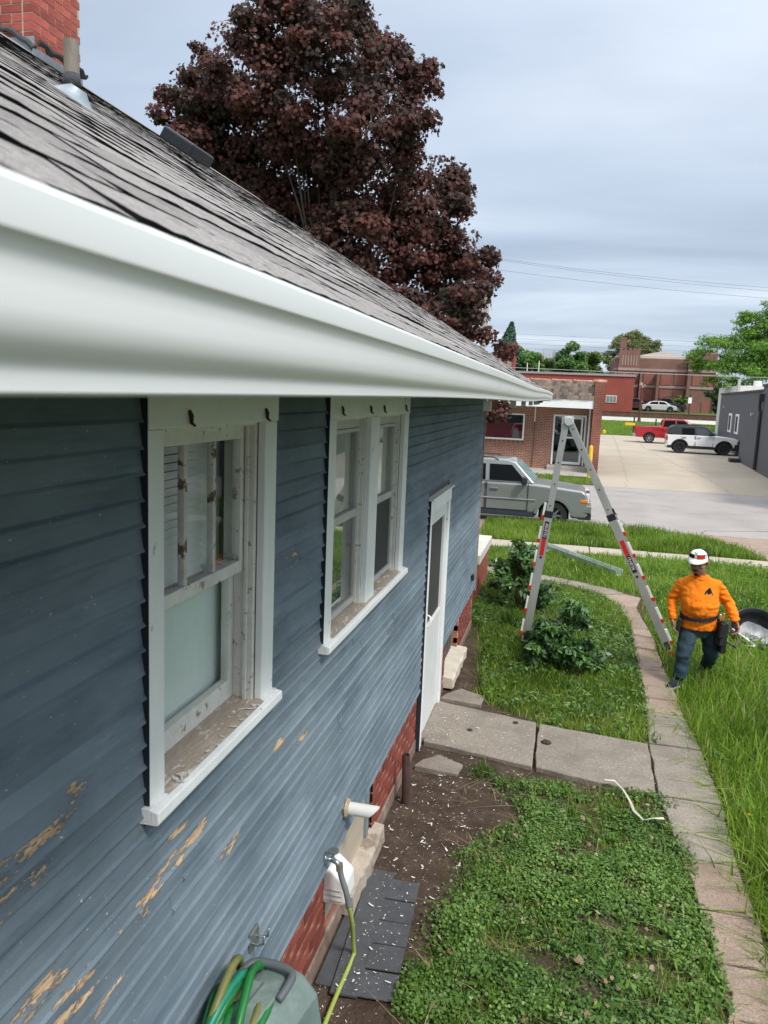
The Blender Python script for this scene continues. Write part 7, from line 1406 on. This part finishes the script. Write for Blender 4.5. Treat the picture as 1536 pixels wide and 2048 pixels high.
# dandelions
for i, (x, y, lab) in enumerate(((1.36, 4.62, 'yellow dandelion in the clover near the bare patch'), (2.62, 5.9, 'yellow dandelion at the tall grass edge beside the grey path slab'), (3.52, 12.8, 'yellow dandelion on the lawn beyond the worker'), (3.75, 13.9, 'yellow dandelion on the lawn near the sidewalk'), (1.35, 14.9, 'yellow dandelion beside the old gutter length'))):
    z_ = 0.05 if i == 0 else 0.14; d_ = empty('dandelion'); tag(d_, lab, 'flower'); MB().tube([(x, y, 0), (x + .01, y, z_)], 0.002, 4).build('stem', mat('flower_stem', (0.10, 0.17, 0.04)), d_); MB().lathe([(0, z_ + 0.008), (0.012, z_ + 0.006), (0.019, z_ + 0.001), (0.010, z_ - 0.004)], 10, Matrix.Translation((x + .01, y, 0))).build('flower_head', mat('dandelion_yellow', (0.75, 0.50, 0.01), rough=0.7), d_)
# paint chips scattered under the wall
sp2 = []
for i in range(1300):
    x = abs(rng.normal(0.0, 0.42)) + 0.03; y = rng.uniform(3.0, 7.4)
    zz = float(hgt(x, y)) + 0.004
    if 6.5 < y < 7.4 and x < 2: zz = 0.056
    elif 3.5 < y < 4.55 and 0.1 < x < 0.45: zz = 0.040
    sp2.append((x, y, zz, rng.choice([0.0018, 0.003, 0.005, 0.010], p=[0.42, 0.32, 0.2, 0.06])))
for i in range(160): sp2.append((rng.uniform(0.1, 2.4), rng.uniform(6.35, 7.3), 0.056, rng.choice([0.002, 0.0035])))
ob = chips('paint_chips', sp2, chipm, None, 'stuff'); ob['label'] = 'white paint chips scattered on the dirt and slab'; ob['category'] = 'paint chips'
# dirt crumbs and clods
V = []; F = []
for i in range(1300):
    x = abs(rng.normal(0.0, 0.5)) + 0.03; y = rng.uniform(3.0, 6.4) if i < 1000 else rng.uniform(7.5, 9.5); s_ = rng.choice([0.006, 0.01, 0.018], p=[.6, .3, .1]); o = len(V); z_ = float(hgt(x, y))
    for v in ((1, 0, 0), (-.5, .9, 0), (-.5, -.9, 0), (0, 0, 1.1)): V.append((x + v[0] * s_ * rng.uniform(.6, 1.2), y + v[1] * s_ * rng.uniform(.6, 1.2), z_ + v[2] * s_ * 0.8))
    F += [(o, o + 1, o + 3), (o + 1, o + 2, o + 3), (o + 2, o, o + 3)]
ob = from_arrays('soil_crumbs', V, F, mat('soil_crumb', (0.065, 0.045, 0.033), rough=1, var=0.4, scale=6)); ob['kind'] = 'stuff'; ob['label'] = 'dark soil crumbs on the bare dirt'; ob['category'] = 'soil'
for (x, y, s_, lb_) in ((1.12, 6.86, 0.035, 'largest dark soil clod beside the joint of the door slabs'), (0.82, 7.2, 0.02, 'small dark soil clod at the lawn edge of the door slab'), (0.42, 6.9, 0.018, 'smallest soil clod in the middle of the door slab')):
    mb = MB(); ell(mb, (x, y, 0.058), (s_ * 1.4, s_, s_ * 0.6), None, 9, 6); mb.v = [(a + rng.uniform(-.004, .004), b + rng.uniform(-.004, .004), c + rng.uniform(-.004, .004)) for a, b, c in mb.v]
    tag(mb.build('soil_clod', mat('soil_crumb', (0.06, 0.04, 0.03))), lb_, 'clod', 'soil clods on the door slabs')

# mixed weeds, dead bits and straw in the clover
X, Y = scatter(CLOVER, 150, 0.32, 101, jit=0.02); ob = leaf_cloud('weeds', np.stack([X, Y, hgt(X, Y) + 0.05 + 0.03 * rng.random(len(X))], 1), np.tile([0, -0.1, 1.0], (len(X), 1)), 0.055, MATS['weed_leaves'], None, None, 'lance', 'stuff'); ob['label'] = 'broad weed leaves standing above the clover'; ob['category'] = 'weeds'
X = np.concatenate([rng.uniform(0.5, 2.15, 320), np.abs(rng.normal(0, 0.5, 40)) + 0.5]); Y = np.concatenate([rng.uniform(3.2, 6.2, 320), rng.uniform(4.7, 6.4, 40)]); ob = blades('dead_straw', X, Y, 0.05 + 0.10 * rng.random(360), 0.0022 + 0 * X, MATS['straw_litter'], 2.4, None, z=hgt(X, Y) + 0.03); ob['label'] = 'pale dead grass stems strewn over the clover and dirt'; ob['category'] = 'straw'
X, Y = scatter(CLOVER, 60, 0, 103, jit=0.05); ob = leaf_cloud('dead_leaves', np.stack([X, Y, hgt(X, Y) + 0.045], 1), np.tile([0, 0, 1.0], (len(X), 1)), 0.035, leaf_mat('dead_leaf_brown', [(0.10, 0.06, 0.03), (0.24, 0.16, 0.09), (0.36, 0.30, 0.20)], trans=0.1), None, None, 'maple', 'stuff'); ob['label'] = 'small brown dead leaves on the clover'; ob['category'] = 'leaves'
